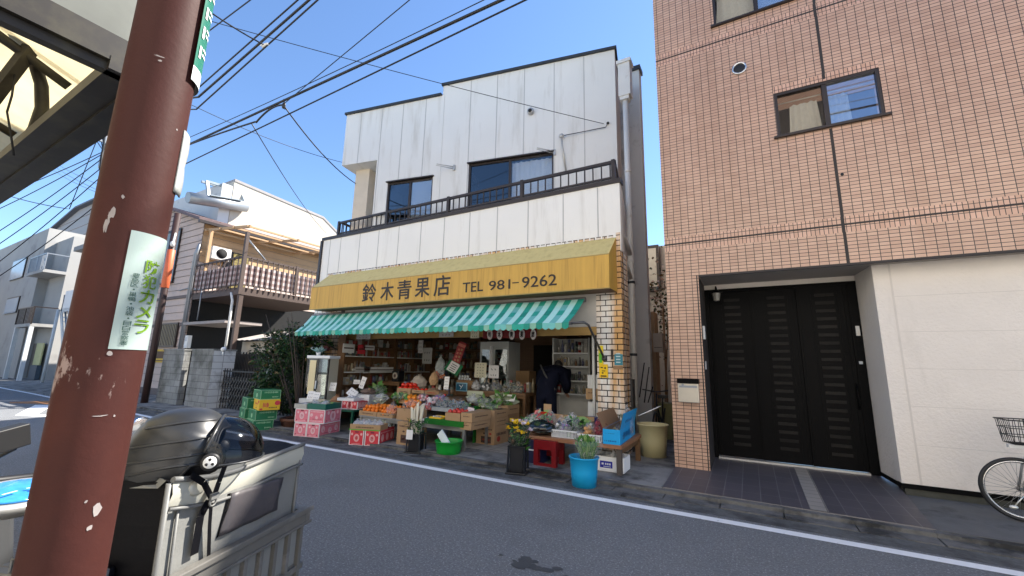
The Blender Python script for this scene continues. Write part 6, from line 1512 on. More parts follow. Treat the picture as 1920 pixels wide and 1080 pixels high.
for k, (dxk, lab) in enumerate(((-.46, 'white pack in the pale grey tray, left one'), (-.60, 'white pack in the pale grey tray, right one'))):
    lump(A + cx_ * (dxk - .0) + sx_ * .22 + Vector((0, 0, .555)), .18, .30, .09, 'white wrapped pack at the %s of the pale grey tray' % ('right' if k == 0 else 'left'), m_bagw, ([m_potato, m_whitec], 'ball'), n=8, knot=False)
card(581, 733, 748, 10, 5.75, 'white price card standing at the left of the teal tray', .25, RS); card(591, 735, 749, 10, 5.74, 'white price card leaning just right of another card behind the teal tray', .3, RS)
card(622, 717, 733, 10, 6.45, 'tall white price card above the brown paper bag', .2, RS)
card(655, 727, 742, 13, 6.45, 'white price card tilted over the pale tray near the red box', .6, RS, roll=.5)
card(676, 706, 728, 7, 6.9, 'white price card with a large black figure on the left stall', .15, RS, roll=.25)
card(668, 712, 720, 10, 6.95, 'small blank white tag left of the large black figure card', .2, RS, rows=1)
# ------------------------------------------------------------ green legged cart with side boxes
def atz(u, v, z): return G(u, v, z)
c0 = G(634, 812, .05); zt_c = .50
ct = thing('green_cart', 'green steel stall cart with wheels carrying fruit boxes', 'cart', (c0.x - .4, c0.y + .8, .05), rp)
m_cartg = M("dark_green_steel", (.012, .10, .055), .45)
q = MB(); q.box(-.75, -.75, zt_c - .09, .42, .95, zt_c - .05); q.build('cart_top', m_cartg, ct, local=True)
for (x, y) in ((.38, -.71), (-.71, -.71), (.38, .91), (-.71, .91)):
    q = MB(); q.box(x - .022, y - .022, .06, x + .022, y + .022, zt_c - .09); lg = q.build('leg', m_cartg, ct, local=True)
    q = MB(); q.lathe([(.03, -.012), (.03, .012)], (x, y, .03), 12, mat=Matrix.Rotation(math.pi / 2, 4, 'Y')); q.build('castor', m_blackp, lg, local=True)
cm = XF[ct.name]
def onc(x, y, z=0.0): p = cm @ Vector((x, y, 0)); return Vector((p.x, p.y, zt_c + z))
zt2 = .0
carton(onc(.42, -.62), .40, .36, .16, rp, 'low red box with white border on the green cart', 'red', cat='box', name='fruit_box')
carton(onc(.43, -.24), .44, .42, .28, rp, 'white foam box with two dark holes on the green cart', 'sky', cat='box', name='foam_box')
carton(onc(.42, .22), .46, .36, .26, rp, 'faded olive carton at the rear of the green cart', 'dark', cat='box', name='fruit_box'); carton(onc(.42, .60), .46, .34, .26, rp, 'rearmost olive carton on the green cart', 'dark', cat='box', name='fruit_box')
lump(onc(-.25, -.45), .34, .30, .26, 'crumpled brown paper bag behind the white cards', M("brown_paper", (.30, .15, .07), .8, var=.3, vs=9), ([m_cardd], 'ball'), name='paper_bag', cat='paper bag', n=4)
lump(onc(.05, -.40), .26, .24, .24, 'bag of yellow citrus on the green cart', m_bagf, ([M("lemon_skin", (.75, .45, .03), .4)], 'ball'), n=18)
tray(onc(.30, -.60, .165), .42, .42, .06, rp, 'white foam tray on top of the red box', m_whitep); lump(onc(.12, -.42, .17), .30, .28, .10, 'pink and white packs in the foam tray on the red box', m_bagw, ([m_whitec, m_pinkl], 'ball'), n=10, knot=False)
lump(onc(.25, -.02, .28), .34, .34, .14, 'heap of brown roots on the foam box', M("brown_skin", (.16, .11, .09), .8, var=.3, vs=12), ([m_cardd], 'ball'), n=5, name='root_heap', cat='root vegetables', knot=False)
lump(onc(.20, .40, .26), .42, .34, .20, 'bag of green peppers on the olive carton', m_bagf, ([g1, g2], 'leaf'), n=12)
# ------------------------------------------------------------ glass cabinet and potted plants beside it
m_cab = M("beige_cabinet", (.46, .42, .32), .5, var=.05)
Yc = 6.25; n0 = FY(603, 745, Yc); zt3 = FY(590, 668, Yc).z
cb = thing('glass_cabinet', 'beige glass door display cabinet beside the bush with a cream notice', 'cabinet', (n0.x - .34, Yc + .20, .05), RS)
q = MB(); W_, D_ = .62, .32
q.box(-W_ / 2, -D_ / 2, 0, W_ / 2, D_ / 2, .60); q.box(W_ / 2 - .03, -D_ / 2 + .03, .60, W_ / 2, D_ / 2, zt3 - .1); q.box(-W_ / 2, D_ / 2 - .03, .60, W_ / 2 - .03, D_ / 2, zt3 - .1); q.box(-W_ / 2, -D_ / 2, .60, -W_ / 2 + .03, D_ / 2 - .03, zt3 - .1)
q.build('body', m_cab, cb, local=True)
q = MB(); q.box(-W_ / 2 - .02, -D_ / 2 - .02, zt3 - .1, W_ / 2 + .02, D_ / 2 + .02, zt3 - .03); q.build('cabinet_top', m_whitep, cb, local=True, bevel=.01)
q = MB(); q.box(-W_ / 2, -D_ / 2 - .012, .60, -W_ / 2 + .03, -D_ / 2 + .0, zt3 - .11); q.box(W_ / 2 - .03, -D_ / 2 - .012, .60, W_ / 2, -D_ / 2 + .029, zt3 - .11); q.box(-.01, -D_ / 2 - .012, .60, .02, -D_ / 2, zt3 - .11); q.build('door_frame', m_blackp, cb, local=True)
q = MB(); q.box(-W_ / 2 + .03, -D_ / 2 - .003, .61, -.01, -D_ / 2 + .001, zt3 - .11); q.box(.02, -D_ / 2 - .003, .61, W_ / 2 - .03, -D_ / 2 + .001, zt3 - .11); q.build('pane', glass("cabinet_glass", (.7, .75, .72), .05), cb, local=True)
q = MB(); q.box(-W_ / 2 + .09, -D_ / 2 - .018, .70, -.04, -D_ / 2 - .013, zt3 - .14); q.build('cream_notice', M("cream_paper", (.72, .62, .38), .7, var=.06), cb, local=True)
q = MB(); q.box(.06, -D_ / 2 + .06, .62, W_ / 2 - .05, D_ / 2 - .05, 1.05); q.build('green_tarp', m_grnb, cb, local=True)
q = MB(); q.box(.0, -D_ / 2 - .035, .82, .02, -D_ / 2 - .013, 1.0); q.build('handle', m_whitep, cb, local=True)
q = MB(); q.box(-W_ / 2 - .03, -D_ / 2 - .10, .50, .05, -D_ / 2 - .013, .60); q.build('ticket_shelf', m_whitep, cb, local=True)
top = XF[cb.name] @ Vector((-.12, -.05, zt3 - .03))
pl = thing('potted_succulent', 'small pale blue potted succulent on top of the glass cabinet', 'potted plant', top); q = MB(); q.lathe([(.04, 0), (.06, .08), (.05, .085)], top, 12); q.build('pot', m_whitep, pl); q = MB()
for k in range(40): q.leaf(top + Vector((R.uniform(-.02, .02), R.uniform(-.02, .02), .08)), R.uniform(.08, .2), .3, 0, Vector((R.gauss(0, 1), R.gauss(0, 1), R.uniform(.3, 2))))
q.build('leaves', leafm("succulent", (.20, .36, .34), (.40, .55, .55)), pl)
# ------------------------------------------------------------ bush in a round brown pot
bp = G(533, 806, .0); bp = Vector((bp.x - .1, bp.y + .35, .0))
bs_ = thing('potted_bush', 'big dark green bush in a brown round pot beside the shop front', 'bush', bp)
q = MB(); q.lathe([(.28, 0), (.34, .16), (.36, .17), (.36, .22), (.33, .225), (.31, .18)], bp, 24); q.build('pot', M("brown_pot", (.13, .055, .035), .5, var=.15), bs_)
q = MB(); q.lathe([(.31, .175), (.05, .20)], bp, 16); q.build('soil', M("soil", (.035, .025, .018), .95), bs_)
q = MB()
tips = []
for k in range(12):
    a = R.uniform(0, 6.28); l = R.uniform(.7, 1.0); h = R.uniform(1.3, 2.5); p1 = bp + Vector((.06 * math.cos(a), .06 * math.sin(a), .2)); p2 = p1 + Vector((-.45 + .25 * math.cos(a) * l, .25 * math.sin(a) * l, h * .5)); p3 = p1 + Vector((-.95 + .5 * math.cos(a) * l, .55 * math.sin(a) * l, h)); q.tube([p1, p2, p3], [.022, .014, .005], 6); tips += [p2, p3]
q.build('trunk', M("bark", (.06, .045, .035), .9), bs_)
q = MB()
def clump(c, r, n, lf=.075, ms=3, asp=.36):
    for _ in range(n):
        v = Vector((R.gauss(0, 1), R.gauss(0, 1), R.gauss(0, 1))); v.normalize(); v *= r * R.random() ** .4
        q.leaf(Vector(c) + v, lf * R.uniform(.6, 1.3), asp, R.choices(range(ms), [6, 3, 1][:ms])[0], Vector((v.x, v.y, v.z * .4 - .25 * r)) + Vector((R.gauss(0, .3), R.gauss(0, .3), R.gauss(0, .3))) * r)
for k in range(74):
    z = R.uniform(.25, 2.2); rr = (.46 + .32 * math.sin(min(1, z / 2.3) * 2.6)) * math.sqrt(R.uniform(.1, 1)); a = R.uniform(0, 6.28)
    clump(bp + Vector((rr * .8 * math.cos(a) - 1.0, rr * math.sin(a) + .30, z)), R.uniform(.15, .28), 95, .10, 3, .42)
for k in range(11): clump(bp + Vector((R.uniform(-1.7, -.75), R.uniform(.2, .9), R.uniform(1.8, 2.3))), R.uniform(.15, .28), 85, .10, 3, .42)
q.build('foliage', [g3, leafm('mid_leaf', (.018, .055, .012), (.045, .10, .025)), gbr], bs_)
hb = FY(612, 652, 7.0); hp = thing('hanging_pot', 'maroon hanging flowerpot with trailing leaves in front of the tiles', 'hanging pot', hb); q = MB(); q.lathe([(.07, -.08), (.11, .08), (.10, .085)], hb, 14); q.build('pot', M("maroon_plastic", (.12, .03, .04), .5), hp); q = MB()
for k in range(90): q.leaf(hb + Vector((R.gauss(0, .07), R.gauss(0, .07), .08)), R.uniform(.08, .2), .35, R.randrange(2), Vector((R.gauss(0, 1), R.gauss(0, 1), R.uniform(-.5, 1))))
q.build('leaves', [g3, g1], hp)
# ------------------------------------------------------------ red apple cartons on the asphalt
A = G(710, 838, .0); rr_ = rad(20); ux, uy = Vector((math.cos(rr_), math.sin(rr_), 0)), Vector((-math.sin(rr_), math.cos(rr_), 0)); A = Vector((A.x, A.y, 0))
carton(A, .285, .62, .27, rr_, 'right red fruit carton with white edges, on the asphalt under the oranges', 'red', group='red fruit cartons'); carton(A - ux * .305, .285, .62, .27, rr_, 'left red fruit carton with round emblem, on the asphalt under the oranges', 'red', group='red fruit cartons')
q = MB(); q.box(-.30, -.0015, .0, -.282, .0, .28); 
tray(A + Vector((0, 0, .271)) + ux * .0 + uy * .01, .60, .30, .10, rr_, 'cardboard tray of small packs on the red cartons', m_card, m2=m_cprint)
q = MB(); q.box(-.61, -.004, .268, .004, .0, .285); tag(q.build('green_tape_strip', M("green_tape", (.10, .40, .04), .4), None, loc=A, rz=rr_, local=True), 'bright green tape strip along the red cartons', 'tape')
for k in range(5): lump(A - ux * (.08 + .11 * k) + uy * (.13 + .02 * (k % 2)) + Vector((0, 0, .29)), .15, .20, .15, ('rightmost', 'second from right', 'middle', 'second from left', 'leftmost')[k] + ' small pack in the cardboard tray on red cartons', m_bagw, ([m_potato, m_pinkl, m_whitec], 'ball'), n=7)
lump(A - ux * .12 + uy * .46 + Vector((0, 0, .272)), .30, .26, .13, 'crumpled clear bag behind the cardboard tray on red cartons', m_bagf, ([gw_], 'leaf'), n=4)
# ------------------------------------------------------------ orange stand
Yo = 6.0; zo = FY(700, 779, Yo).z
t0 = FY(674, 782, Yo); t1 = FY(872, 799, Yo)
table(t0.x - .02, t1.x, Yo, Yo + 1.0, zo - .02, 'long low stand with steel edge holding oranges and green matted boxes', m_steel, m_steel)
def P0(u, v, Y): return FY(u, v, Y)
def front(u0, u1, v, Y, z=None):
    a = FY(u0, v, Y); b = FY(u1, v, Y); return b, b.x - a.x
b_, w_ = front(673, 706, 779, Yo + .01); b_.z = zo - .018
tray(b_, w_, .50, .085, 0, 'left cardboard tray of oranges on the low stand', m_card, m2=m_cprint, group='trays of oranges'); N1 = (b_, w_)
b2_, w2_ = front(707, 736, 780, Yo + .01); b2_.z = zo - .018
tray(b2_, w2_, .50, .085, 0, 'second cardboard tray of oranges, with black lettering', m_card, m2=m_cprint, group='trays of oranges')
b3_, w3_ = front(743, 771, 790, Yo - .02); b3_.z = zo - .018
sp_ = grid_heap(N1[0], N1[1] - .02, .48, 0, N1[0].z + .01, .042, 3) + grid_heap(b2_, w2_ - .01, .48, 0, b2_.z + .01, .042, 3)
fruit('orange', m_orange, .042, 'orange heaped in the cardboard trays on the low stand', 'orange', 'oranges in the low trays', sp_)
carton(b3_, w3_, .42, .20, 0, 'plain brown carton with small tag at the stand corner', 'plain'); 
lump(b3_ + Vector((-w3_ / 2, .2, .20)), w3_ * .95, .36, .16, 'net bag of tangerines on the plain brown carton', m_bagf, ([m_orange, m_mikan], 'ball'), n=26, ck=.9)
lump(FY(735, 778, Yo + .06), .22, .24, .22, 'net bag of tangerines hanging beside the orange trays', m_bagf, ([m_orange, m_mikan], 'ball'), n=20, ck=.9)
bb1, wb1 = front(742, 770, 845, 5.85); carton(Vector((bb1.x, 5.85, .05)), wb1, .40, .40, 0, 'tall brown carton with red print standing under the orange stand', 'brownp')
carton(Vector((bb1.x + .01, 5.83, .452)), wb1 + .02, .42, max(.03, zo - .05 - .455), 0, 'flat brown carton between tall carton and stand', 'plain') if False else None
lump(FY(715, 752, Yo + .6), .36, .3, .16, 'white crumpled bag behind the oranges', m_bagw, ([gw_], 'leaf'), n=4)
lump(FY(750, 750, Yo + .55), .34, .3, .14, 'bag of green vegetables behind the oranges', m_bagf, ([g1, g2], 'leaf'), n=10)
tray(FY(776, 758, Yo + .5), .42, .34, .06, 0, 'low tray of large navel oranges behind the brown carton', m_card); fruit('navel_orange', m_mikan, .048, 'navel orange in the tray behind the brown carton', 'orange', 'navel oranges', grid_heap(FY(776, 758, Yo + .5), .42, .34, 0, FY(776, 758, Yo + .5).z + .008, .048, 2))
# green matted front half of the stand
zc_ = FY(830, 792, Yo).z; gx0 = FY(796, 790, Yo - .02).x; gx1 = FY(869, 796, Yo - .02).x
q = MB(); q.box(gx0, Yo - .035, zc_ - .045, gx1, Yo - .005, zc_ + .045); q.box(gx0, Yo - .005, zc_ + .025, gx1, Yo + .55, zc_ + .045); tag(q.build('green_mat', m_mat_g), 'bright green fuzzy mat hanging over the front edge of the stand', 'mat')
bx1, wx1 = front(834, 862, 794, Yo + .0); bx1.z = zc_ + .046; tray(bx1, wx1, .34, .13, 0, 'open brown carton of red apples at the stand corner', m_card, name='carton', cat='carton', th=.006)
fruit('apple', m_apple, .04, 'red apple in the open brown carton', 'apple', 'red apples', grid_heap(bx1, wx1, .34, 0, bx1.z + .05, .04, 2), stem=m_cardd)
bx2 = FY(886, 780, Yo + .0); carton(Vector((bx2.x - .01, Yo + .0, bx1.z + .0)), bx2.x - bx1.x - .03, .60, .15, 0, 'long brown carton with printed side at the right end of stand', 'brown'); carton(Vector((bx2.x - .012, Yo - .01, bx1.z - .125)), bx2.x - bx1.x - .03, .60, .12, 0, 'flat brown carton under the long carton at the stand end', 'brown')
tray(FY(826, 787, Yo + .02), .26, .26, .035, 0, 'yellow edged tray of snack packs on the green mat', m_yelb); tray(FY(808, 790, Yo + .02), .24, .26, .03, 0, 'white flat tray of eggs and packs on the green mat', m_whitep)
lump(FY(820, 787, Yo + .16), .2, .2, .08, 'small pack of yellow pickles on the green mat', m_bagw, ([m_yelb, m_whitec], 'ball'), n=8, knot=False); lump(FY(803, 789, Yo + .14), .2, .2, .06, 'small white pack at the left of the green mat', m_bagw, ([m_whitec, m_potato], 'ball'), n=8, knot=False)
tray(FY(858, 774, Yo + .38), .62, .36, .07, 0, 'pale grey tray of bagged eggplants behind the apples', M("grey_tray", (.32, .34, .35), .5))
for k in range(4): lump(FY(858, 774, Yo + .38) + Vector((-.08 - .15 * k, .18, .02)), .20, .26, .20, ('rightmost', 'inner right', 'inner left', 'leftmost')[k] + ' bag of dark eggplants in the pale grey tray', m_bagf, ([M("eggplant_skin_%d" % k, (.05, .05, .08), .25), g3, M("blue_label_%d" % k, (.12, .20, .28), .5)], 'ball'), n=14)
for k, (u, v, c, lab) in enumerate(((800, 768, [m_pinkl, m_apple], 'pink striped pack of sausages left of the grey tray'), (812, 758, [m_pinkl, m_whitec], 'pink and white pack standing behind the striped pack'), (793, 752, [m_pinkl, m_redb], 'pack of pink radishes right of the tangerines'), (826, 752, [gpur, m_apple], 'purple bag behind the pink packs'))):
    lump(FY(u, v, Yo + .45 + .1 * k), .30, .24, .15, lab, m_bagf, (c, 'ball'), n=16)
card(880, 764, 778, 12, Yo + .35, 'pinkish white price card over the eggplant tray', .2, 0, roll=.15, mat=M("pinkish_card", (.74, .62, .62), .6))
# second tier: tomatoes and boxes on green mat
Yt = 7.15; zt4 = FY(770, 742, Yt).z
table(FY(735, 742, Yt).x, FY(870, 745, Yt).x, Yt, Yt + .7, zt4, 'raised rear stand with green mat carrying tomato boxes', m_wood, m_wood)
q = MB(); q.box(FY(737, 742, Yt).x, Yt - .03, zt4 - .075, FY(800, 742, Yt).x, Yt - .002, zt4 + .006); tag(q.build('green_mat', m_mat_g), 'dark green mat along the edge of the raised rear stand', 'mat')
tb, tw = front(744, 769, 738, Yt + .02); tb.z = zt4 + .002; tray(tb, tw, .34, .15, 0, 'brown tomato box with dark stamps, tallest on rear stand', m_card, m2=m_cprint, name='carton', cat='carton')
fruit('tomato', m_tomato, .055, 'glossy red tomato heaped above the tomato box', 'tomato', 'red tomatoes', grid_heap(tb, tw, .34, 0, tb.z + .09, .055, 2), .82, g1)
tray(FY(794, 738, Yt + .03), .34, .34, .07, 0, 'low brown tray of tomatoes right of the tomato box', m_card, m2=m_cprint); fruit('tomato', m_tomato, .045, 'small red tomato in the low brown tray', 'tomato', 'small tomatoes', grid_heap(FY(794, 738, Yt + .03), .34, .34, 0, FY(794, 738, Yt + .03).z + .01, .045, 1), .82, g1)
tray(FY(822, 741, Yt + .03), .38, .34, .08, 0, 'reddish brown tray with printed front on the rear stand', m_cardd, m2=m_rprint); lump(FY(812, 738, Yt + .2), .32, .3, .12, 'brown ginger roots in the reddish tray', M("ginger_skin", (.24, .16, .10), .8, var=.3, vs=14), ([m_cardd], 'ball'), n=5, name='root_heap', cat='root vegetables', knot=False)
lump(FY(785, 728, Yt + .45), .42, .34, .30, 'cream paper sack with dark print behind the tomatoes', M("cream_sack", (.34, .30, .25), .8, var=.2, vs=10), ([m_card], 'ball'), name='paper_sack', cat='sack', n=3)
lump(FY(813, 722, Yt + .5), .22, .20, .30, 'small brown paper bag with pale top on the rear stand', m_card, ([m_card], 'ball'), name='paper_bag', cat='paper bag', n=3)
lump(FY(823, 712, Yt + .7), .30, .24, .24, 'bag of orange persimmons behind the paper bag', m_bagf, ([m_orange, M("persimmon_skin", (.55, .12, .02), .3)], 'ball'), n=16)
card(836, 706, 730, 9, Yt + .35, 'tall white price board with black figures left of the blue sign', .1, 0, rows=4)
# ------------------------------------------------------------ brown carton stack in the middle right
A = G(926, 836, .05); 
S = [(0, .40, .50, .34, 'brownp', 'bottom brown carton with dark picture panel in the mid stack'), (.342, .40, .50, .13, 'brown', 'flat brown carton in the middle of the mid stack'), (.474, .40, .50, .14, 'brown', 'top brown carton with a red corner in the mid stack')]
for z, w_, d_, h_, sty, lab in S: carton(Vector((A.x + R.uniform(-.01, .01), A.y, .05 + z)), w_, d_, h_, R.uniform(-.02, .02), lab, sty, group='brown cartons of the mid stack')
lump(Vector((A.x - .2, A.y + .2, .665)), .34, .36, .12, 'clear bags of leafy greens on the mid carton stack', m_bagf, ([g1, g2], 'leaf'), n=10, knot=False)
q = MB(); q.box(A.x - .46, A.y - .02, .05, A.x - .43, A.y + .5, .72); tag(q.build('green_board', m_mat_g), 'upright green matted board beside the mid carton stack', 'board')
bD = FY(952, 765, 7.55); 
carton(Vector((bD.x, 7.55, .06)), .62, .50, bD.z - .06 - .13, 0, 'big dark brown crate behind the mid carton stack', 'dark'); carton(Vector((bD.x, 7.55, bD.z - .129)), .62, .50, .17, 0, 'printed brown carton on the big dark crate', 'brown')
lump(Vector((bD.x - .30, 7.8, bD.z + .045)), .56, .42, .16, 'clear bags of lettuce on the printed brown carton', m_bagf, ([g2, g1, gw_], 'leaf'), n=14, knot=False)
card(952, 739, 752, 24, 7.7, 'long white card lying on the bagged lettuce', .5, 0, rows=1)
lump(FY(905, 762, 6.9), .34, .30, .18, 'clear bag of white vegetables right of the eggplants', m_bagf, ([gw_, g2], 'leaf'), n=10); lump(FY(888, 755, 6.95), .30, .26, .16, 'frosted bag left of the white vegetables', m_bagw, ([gw_], 'leaf'), n=8); lump(FY(868, 766, 6.75), .26, .24, .14, 'bag of spring greens behind the pinkish price card', m_bagf, ([g1], 'leaf'), n=8)
table(FY(840, 770, 6.7).x, FY(915, 775, 6.7).x, 6.7, 7.35, FY(880, 768, 6.7).z - .0, 'middle stand holding bagged vegetables', m_steel, m_steel)
# third tier shelf with packs, boards and blue sign
Yk = 8.1; zk = FY(905, 733, Yk).z
table(FY(850, 735, Yk).x, FY(985, 740, Yk).x, Yk, Yk + .6, zk, 'rear counter with packs, price boards and blue sign', m_wood, m_wood, thick=.06)
gb = thing('blue_sign', 'blue framed sign with pale emblem standing on the rear counter', 'sign', FY(866, 733, Yk + .01)); a = FY(856, 717, Yk + .0); b = FY(876, 734, Yk + .0); q = MB(); q.box(a.x, Yk - .02, b.z, b.x, Yk - .0, a.z); q.build('frame', M("pale_blue_frame", (.20, .40, .50), .4), gb); q = MB(); q.box(a.x + .02, Yk - .026, b.z + .02, b.x - .02, Yk - .0205, a.z - .02); q.build('panel', M("blue_panel", (.010, .09, .16), .3), gb)
q = MB(); c = ((a.x + b.x) / 2, Yk - .028, (a.z + b.z) / 2); q.bar(Vector(c) + Vector((-.05, 0, .04)), Vector(c) + Vector((0, 0, 0)), .012, .012); q.bar(Vector(c) + Vector((.05, 0, .05)), Vector(c) + Vector((-.02, 0, -.05)), .012, .012); q.build('emblem', m_whitec, gb)
card(900, 680, 708, 22, Yk + .35, 'cream handwritten notice with three columns of black writing', .05, 0, mat=M("cream_board_paper", (.66, .62, .46), .7), rows=5, name='notice_board', cat='notice'); 
kb = card(925, 685, 709, 19, Yk + .33, 'white framed notice with six black characters on the rear counter', .05, 0, rows=2, name='notice_board', cat='notice')
card(890, 733, 741, 30, Yk - .02, 'pale green blank label on the edge of the rear counter', .2, 0, mat=M("pale_green_card", (.50, .55, .42), .7), rows=0, name='shelf_label', cat='label')
for i in range(9):
    p = FY(862 + (i % 5) * 5.0, 715 - (i // 5) * 7, Yk + .3); q = MB(); q.lathe([(.028, 0), (.03, .05), (.024, .055)], (p.x, Yk + .28 + .03 * (i // 5), zk + .0 + .21 + .06 * (i // 5)), 10); tag(q.build('egg_pot', m_whitep), 'small white lidded pot stacked above the blue sign', 'pot', 'white pots above the blue sign')
q = MB(); a = FY(861, 722, Yk + .27); q.box(a.x - .05, Yk + .22, zk + .001, a.x + .42, Yk + .42, zk + .208); tag(q.build('carton', m_cardd), 'dark carton under the small white pots', 'carton')
for k, (u, wd, c, f_, lab) in enumerate(((893, .22, [m_whitec, m_cardd], m_bagw, 'pale pack left of the notice feet on rear counter'), (912, .26, [m_blackp, m_whitec], m_bagf, 'pack of black and white items in the middle of rear counter'), (932, .30, [m_blackp, g3], m_bagf, 'dark bag of dried seaweed on the rear counter'), (955, .34, [M("olive_pack", (.20, .17, .05), .5), gbr], m_bagf, 'olive coloured bag at the right end of rear counter'), (972, .30, [m_card, g3], m_bagf, 'rounded clear bag beside the bending person'))):
    lump(Vector((FY(u, 733, Yk + .15).x, Yk + .14, zk)), wd, .24, .22, lab, f_, (c, 'ball'), n=14)
for k, u in enumerate((938, 946, 952)): 
    p = FY(u, 712, Yk + .4); q = MB(); q.lathe([(.035, 0), (.035, .14), (.015, .18), (.015, .22)], (p.x, Yk + .42, zk), 10); tag(q.build('bottle', [M("bottle_tint_%d" % k, [(.25, .10, .04), (.05, .12, .08), (.3, .3, .3)][k], .2)]), ('brown', 'dark green', 'grey')[k] + ' bottle beside the white framed notice', 'bottle')
# red banner and white card tilted on the left of the counter
q = MB(); c = FY(861, 662, Yk + .2); q.box(-.12, -.004, -.28, .12, .004, .28, 0); q.box(-.12, -.006, .16, .12, -.0041, .23, 1)
for k in range(4): q.box(-.07, -.006, -.22 + k * .09, -.015, -.0041, -.17 + k * .09, 1); q.box(.015, -.006, -.2 + k * .09, .07, -.0041, -.15 + k * .09, 2)
o = q.build('red_banner', [M("banner_red", (.30, .015, .015), .5), M("banner_print", (.55, .15, .10), .5), M("banner_gold", (.35, .20, .08), .5)], None, loc=c, local=True); o.rotation_euler = (-.1, .32, 0); tag(o, 'tilted red banner with pale print rising over the counter', 'banner')
q = MB(); c = FY(850, 690, Yk + .1); q.box(-.22, -.004, -.13, .22, .004, .15, 1); q.box(-.15, -.008, -.11, .13, -.0041, .14, 0)
for k in range(4): q.box(-.09, -.0095, -.08 + k * .05, .08, -.0081, -.065 + k * .05, 2)
o = q.build('tilted_notice', [m_whitec, m_grnb, m_priceink], None, loc=c, local=True); o.rotation_euler = (-.4, .38, 0); tag(o, 'white notice on a tilted dark green board under the red banner', 'notice')
lump(FY(825, 703, Yk + .1), .27, .22, .44, 'tall white and blue printed sack standing left of the banner', M("printed_sack", (.38, .41, .40), .5, var=.6, vs=9), ([m_card], 'ball'), name='sack', cat='sack', n=3)
q = MB(); c = FY(848, 671, Yk + .4); q.ell(c, .10, .08, .10); q.ell(c + Vector((.12, 0, -.07)), .08, .06, .08); tag(q.build('dark_bag', M("dark_mottled_bag", (.20, .18, .18), .5, var=.7, vs=18)), 'mottled bag hanging right of the printed sack', 'bag')
# ------------------------------------------------------------ front table on the right
Y5 = 5.93; zt5 = FY(1165, 836, Y5).z; tx1 = FY(1165, 836, Y5).x; tx0 = FY(955, 814, Y5).x; tz = zt5
m_board = M("worn_red_brown_board", (.28, .125, .06), .6, var=.3, vs=4, stretch=(.5, 7, 7), stain=(.36, .24, .15), stain_s=5, stain_r=(.5, .75), stain_stretch=(.4, 5, 5))
tt = thing('front_table', 'worn red brown wooden table carrying vegetables and a blue carton', 'table', ((tx0 + tx1) / 2, 6.5, .05))
q = MB(); q.box(tx0, Y5, tz - .055, tx1, 7.15, tz); q.build('tabletop', m_board, tt, bevel=.006)
for (x, y) in ((tx1 - .05, Y5 + .07), (tx0 + .05, Y5 + .07), (tx1 - .05, 7.09), (tx0 + .05, 7.09)):
    q = MB(); q.box(x - .035, y - .03, .05, x + .035, y + .03, tz - .055); q.build('leg', M("grey_brown_leg", (.09, .075, .065), .8, var=.25) if x > -2 and y < 6.5 else m_wood, tt)
q = MB(); q.box(tx1 - .08, Y5 + .10, .38, tx1 - .02, 7.06, .44) if False else q.box(tx1 - .07, Y5 + .11, tz - .13, tx1 - .03, 7.05, tz - .0555); q.build('side_rail', m_wood, tt)
# blue carton with raised flap
A = Vector((FY(1163, 832, Y5 + .02).x, Y5 + .02, tz + .001)); rb = rad(3)
wB = FY(1163, 832, Y5 + .02).x - FY(1131, 826, Y5 + .02).x; hB = .20; dB = 1.10
bcx = thing('blue_carton', 'bright blue open carton with raised flap on the table corner', 'carton', A, rb)
q = MB(); th = .006; q.box(-wB, 0, 0, 0, dB, th); q.box(-wB, 0, th, 0, th, hB); q.box(-wB, dB - th, th, 0, dB, hB); q.box(-wB, th, th, -wB + th, dB - th, hB); q.box(-th, th, th, 0, dB - th, hB)
q.box(-wB + th, th, th, -wB + th + .001, dB - th, hB - .001, 2); q.box(-wB + th + .001, dB - th - .001, th, -th, dB - th, hB - .001, 2)
mark(q, 'f', wB, dB, hB, 'line', wB * .4, hB * .72, wB * .3, .004, 1); mark(q, 'f', wB, dB, hB, 'line', wB * .45, hB * .22, wB * .36, .012, 1)
mark(q, 'r', wB, dB, hB, 'line', dB * .54, hB * .5, dB * .36, .05, 1); mark(q, 'r', wB, dB, hB, 'rect', dB * .2, hB * .5, .06, .01, 1); mark(q, 'r', wB, dB, hB, 'rect', dB * .2, hB * .3, .06, .01, 1)
q.build('body', [m_bluec, m_bluel, m_card], bcx, local=True)
q = MB(); q.add([(0, .0, hB), (0, dB, hB), (.05, dB, hB + .22), (.05, .02, hB + .22)], [(0, 1, 2, 3)], 0); q.add([(-.004, .0, hB), (.046, .02, hB + .222), (.046, dB, hB + .222), (-.004, dB, hB)], [(0, 1, 2, 3)], 1)
for k in range(7): y = .25 + k * .07; q.obox((.030, y, hB + .09), (.003, .035, .008), 0, 2, rx=R.uniform(-.6, .6), ry=.29); q.obox((.030, y + .01, hB + .09), (.003, .008, .05), 0, 2, rx=R.uniform(-.3, .3), ry=.29)
q.build('flap', [m_bluec, m_card, m_bluel], bcx, local=True)
q = MB(); q.add([(-wB, .02, hB), (-wB - .10, .05, hB + .20), (-wB - .10, dB, hB + .20), (-wB, dB, hB)], [(0, 1, 2, 3)], 0); q.add([(-wB - .004, .02, hB), (-wB - .004, dB, hB), (-wB - .104, dB, hB + .20), (-wB - .104, .05, hB + .20)], [(0, 1, 2, 3)], 0); q.build('inner_flap', m_cardd, bcx, local=True)
lump(A + Vector((-wB / 2, .35, .02)), wB * .8, .3, .2, 'bag of yellow vegetables inside the blue carton', m_bagf, ([M("corn_yellow", (.45, .32, .08), .5)], 'ball'), n=14)
lump(A + Vector((-wB / 2 + .02, .80, .02)), wB * .8, .3, .42, 'crumpled clear wrap sticking up from the blue carton', m_bagf, ([gw_], 'leaf'), n=3)
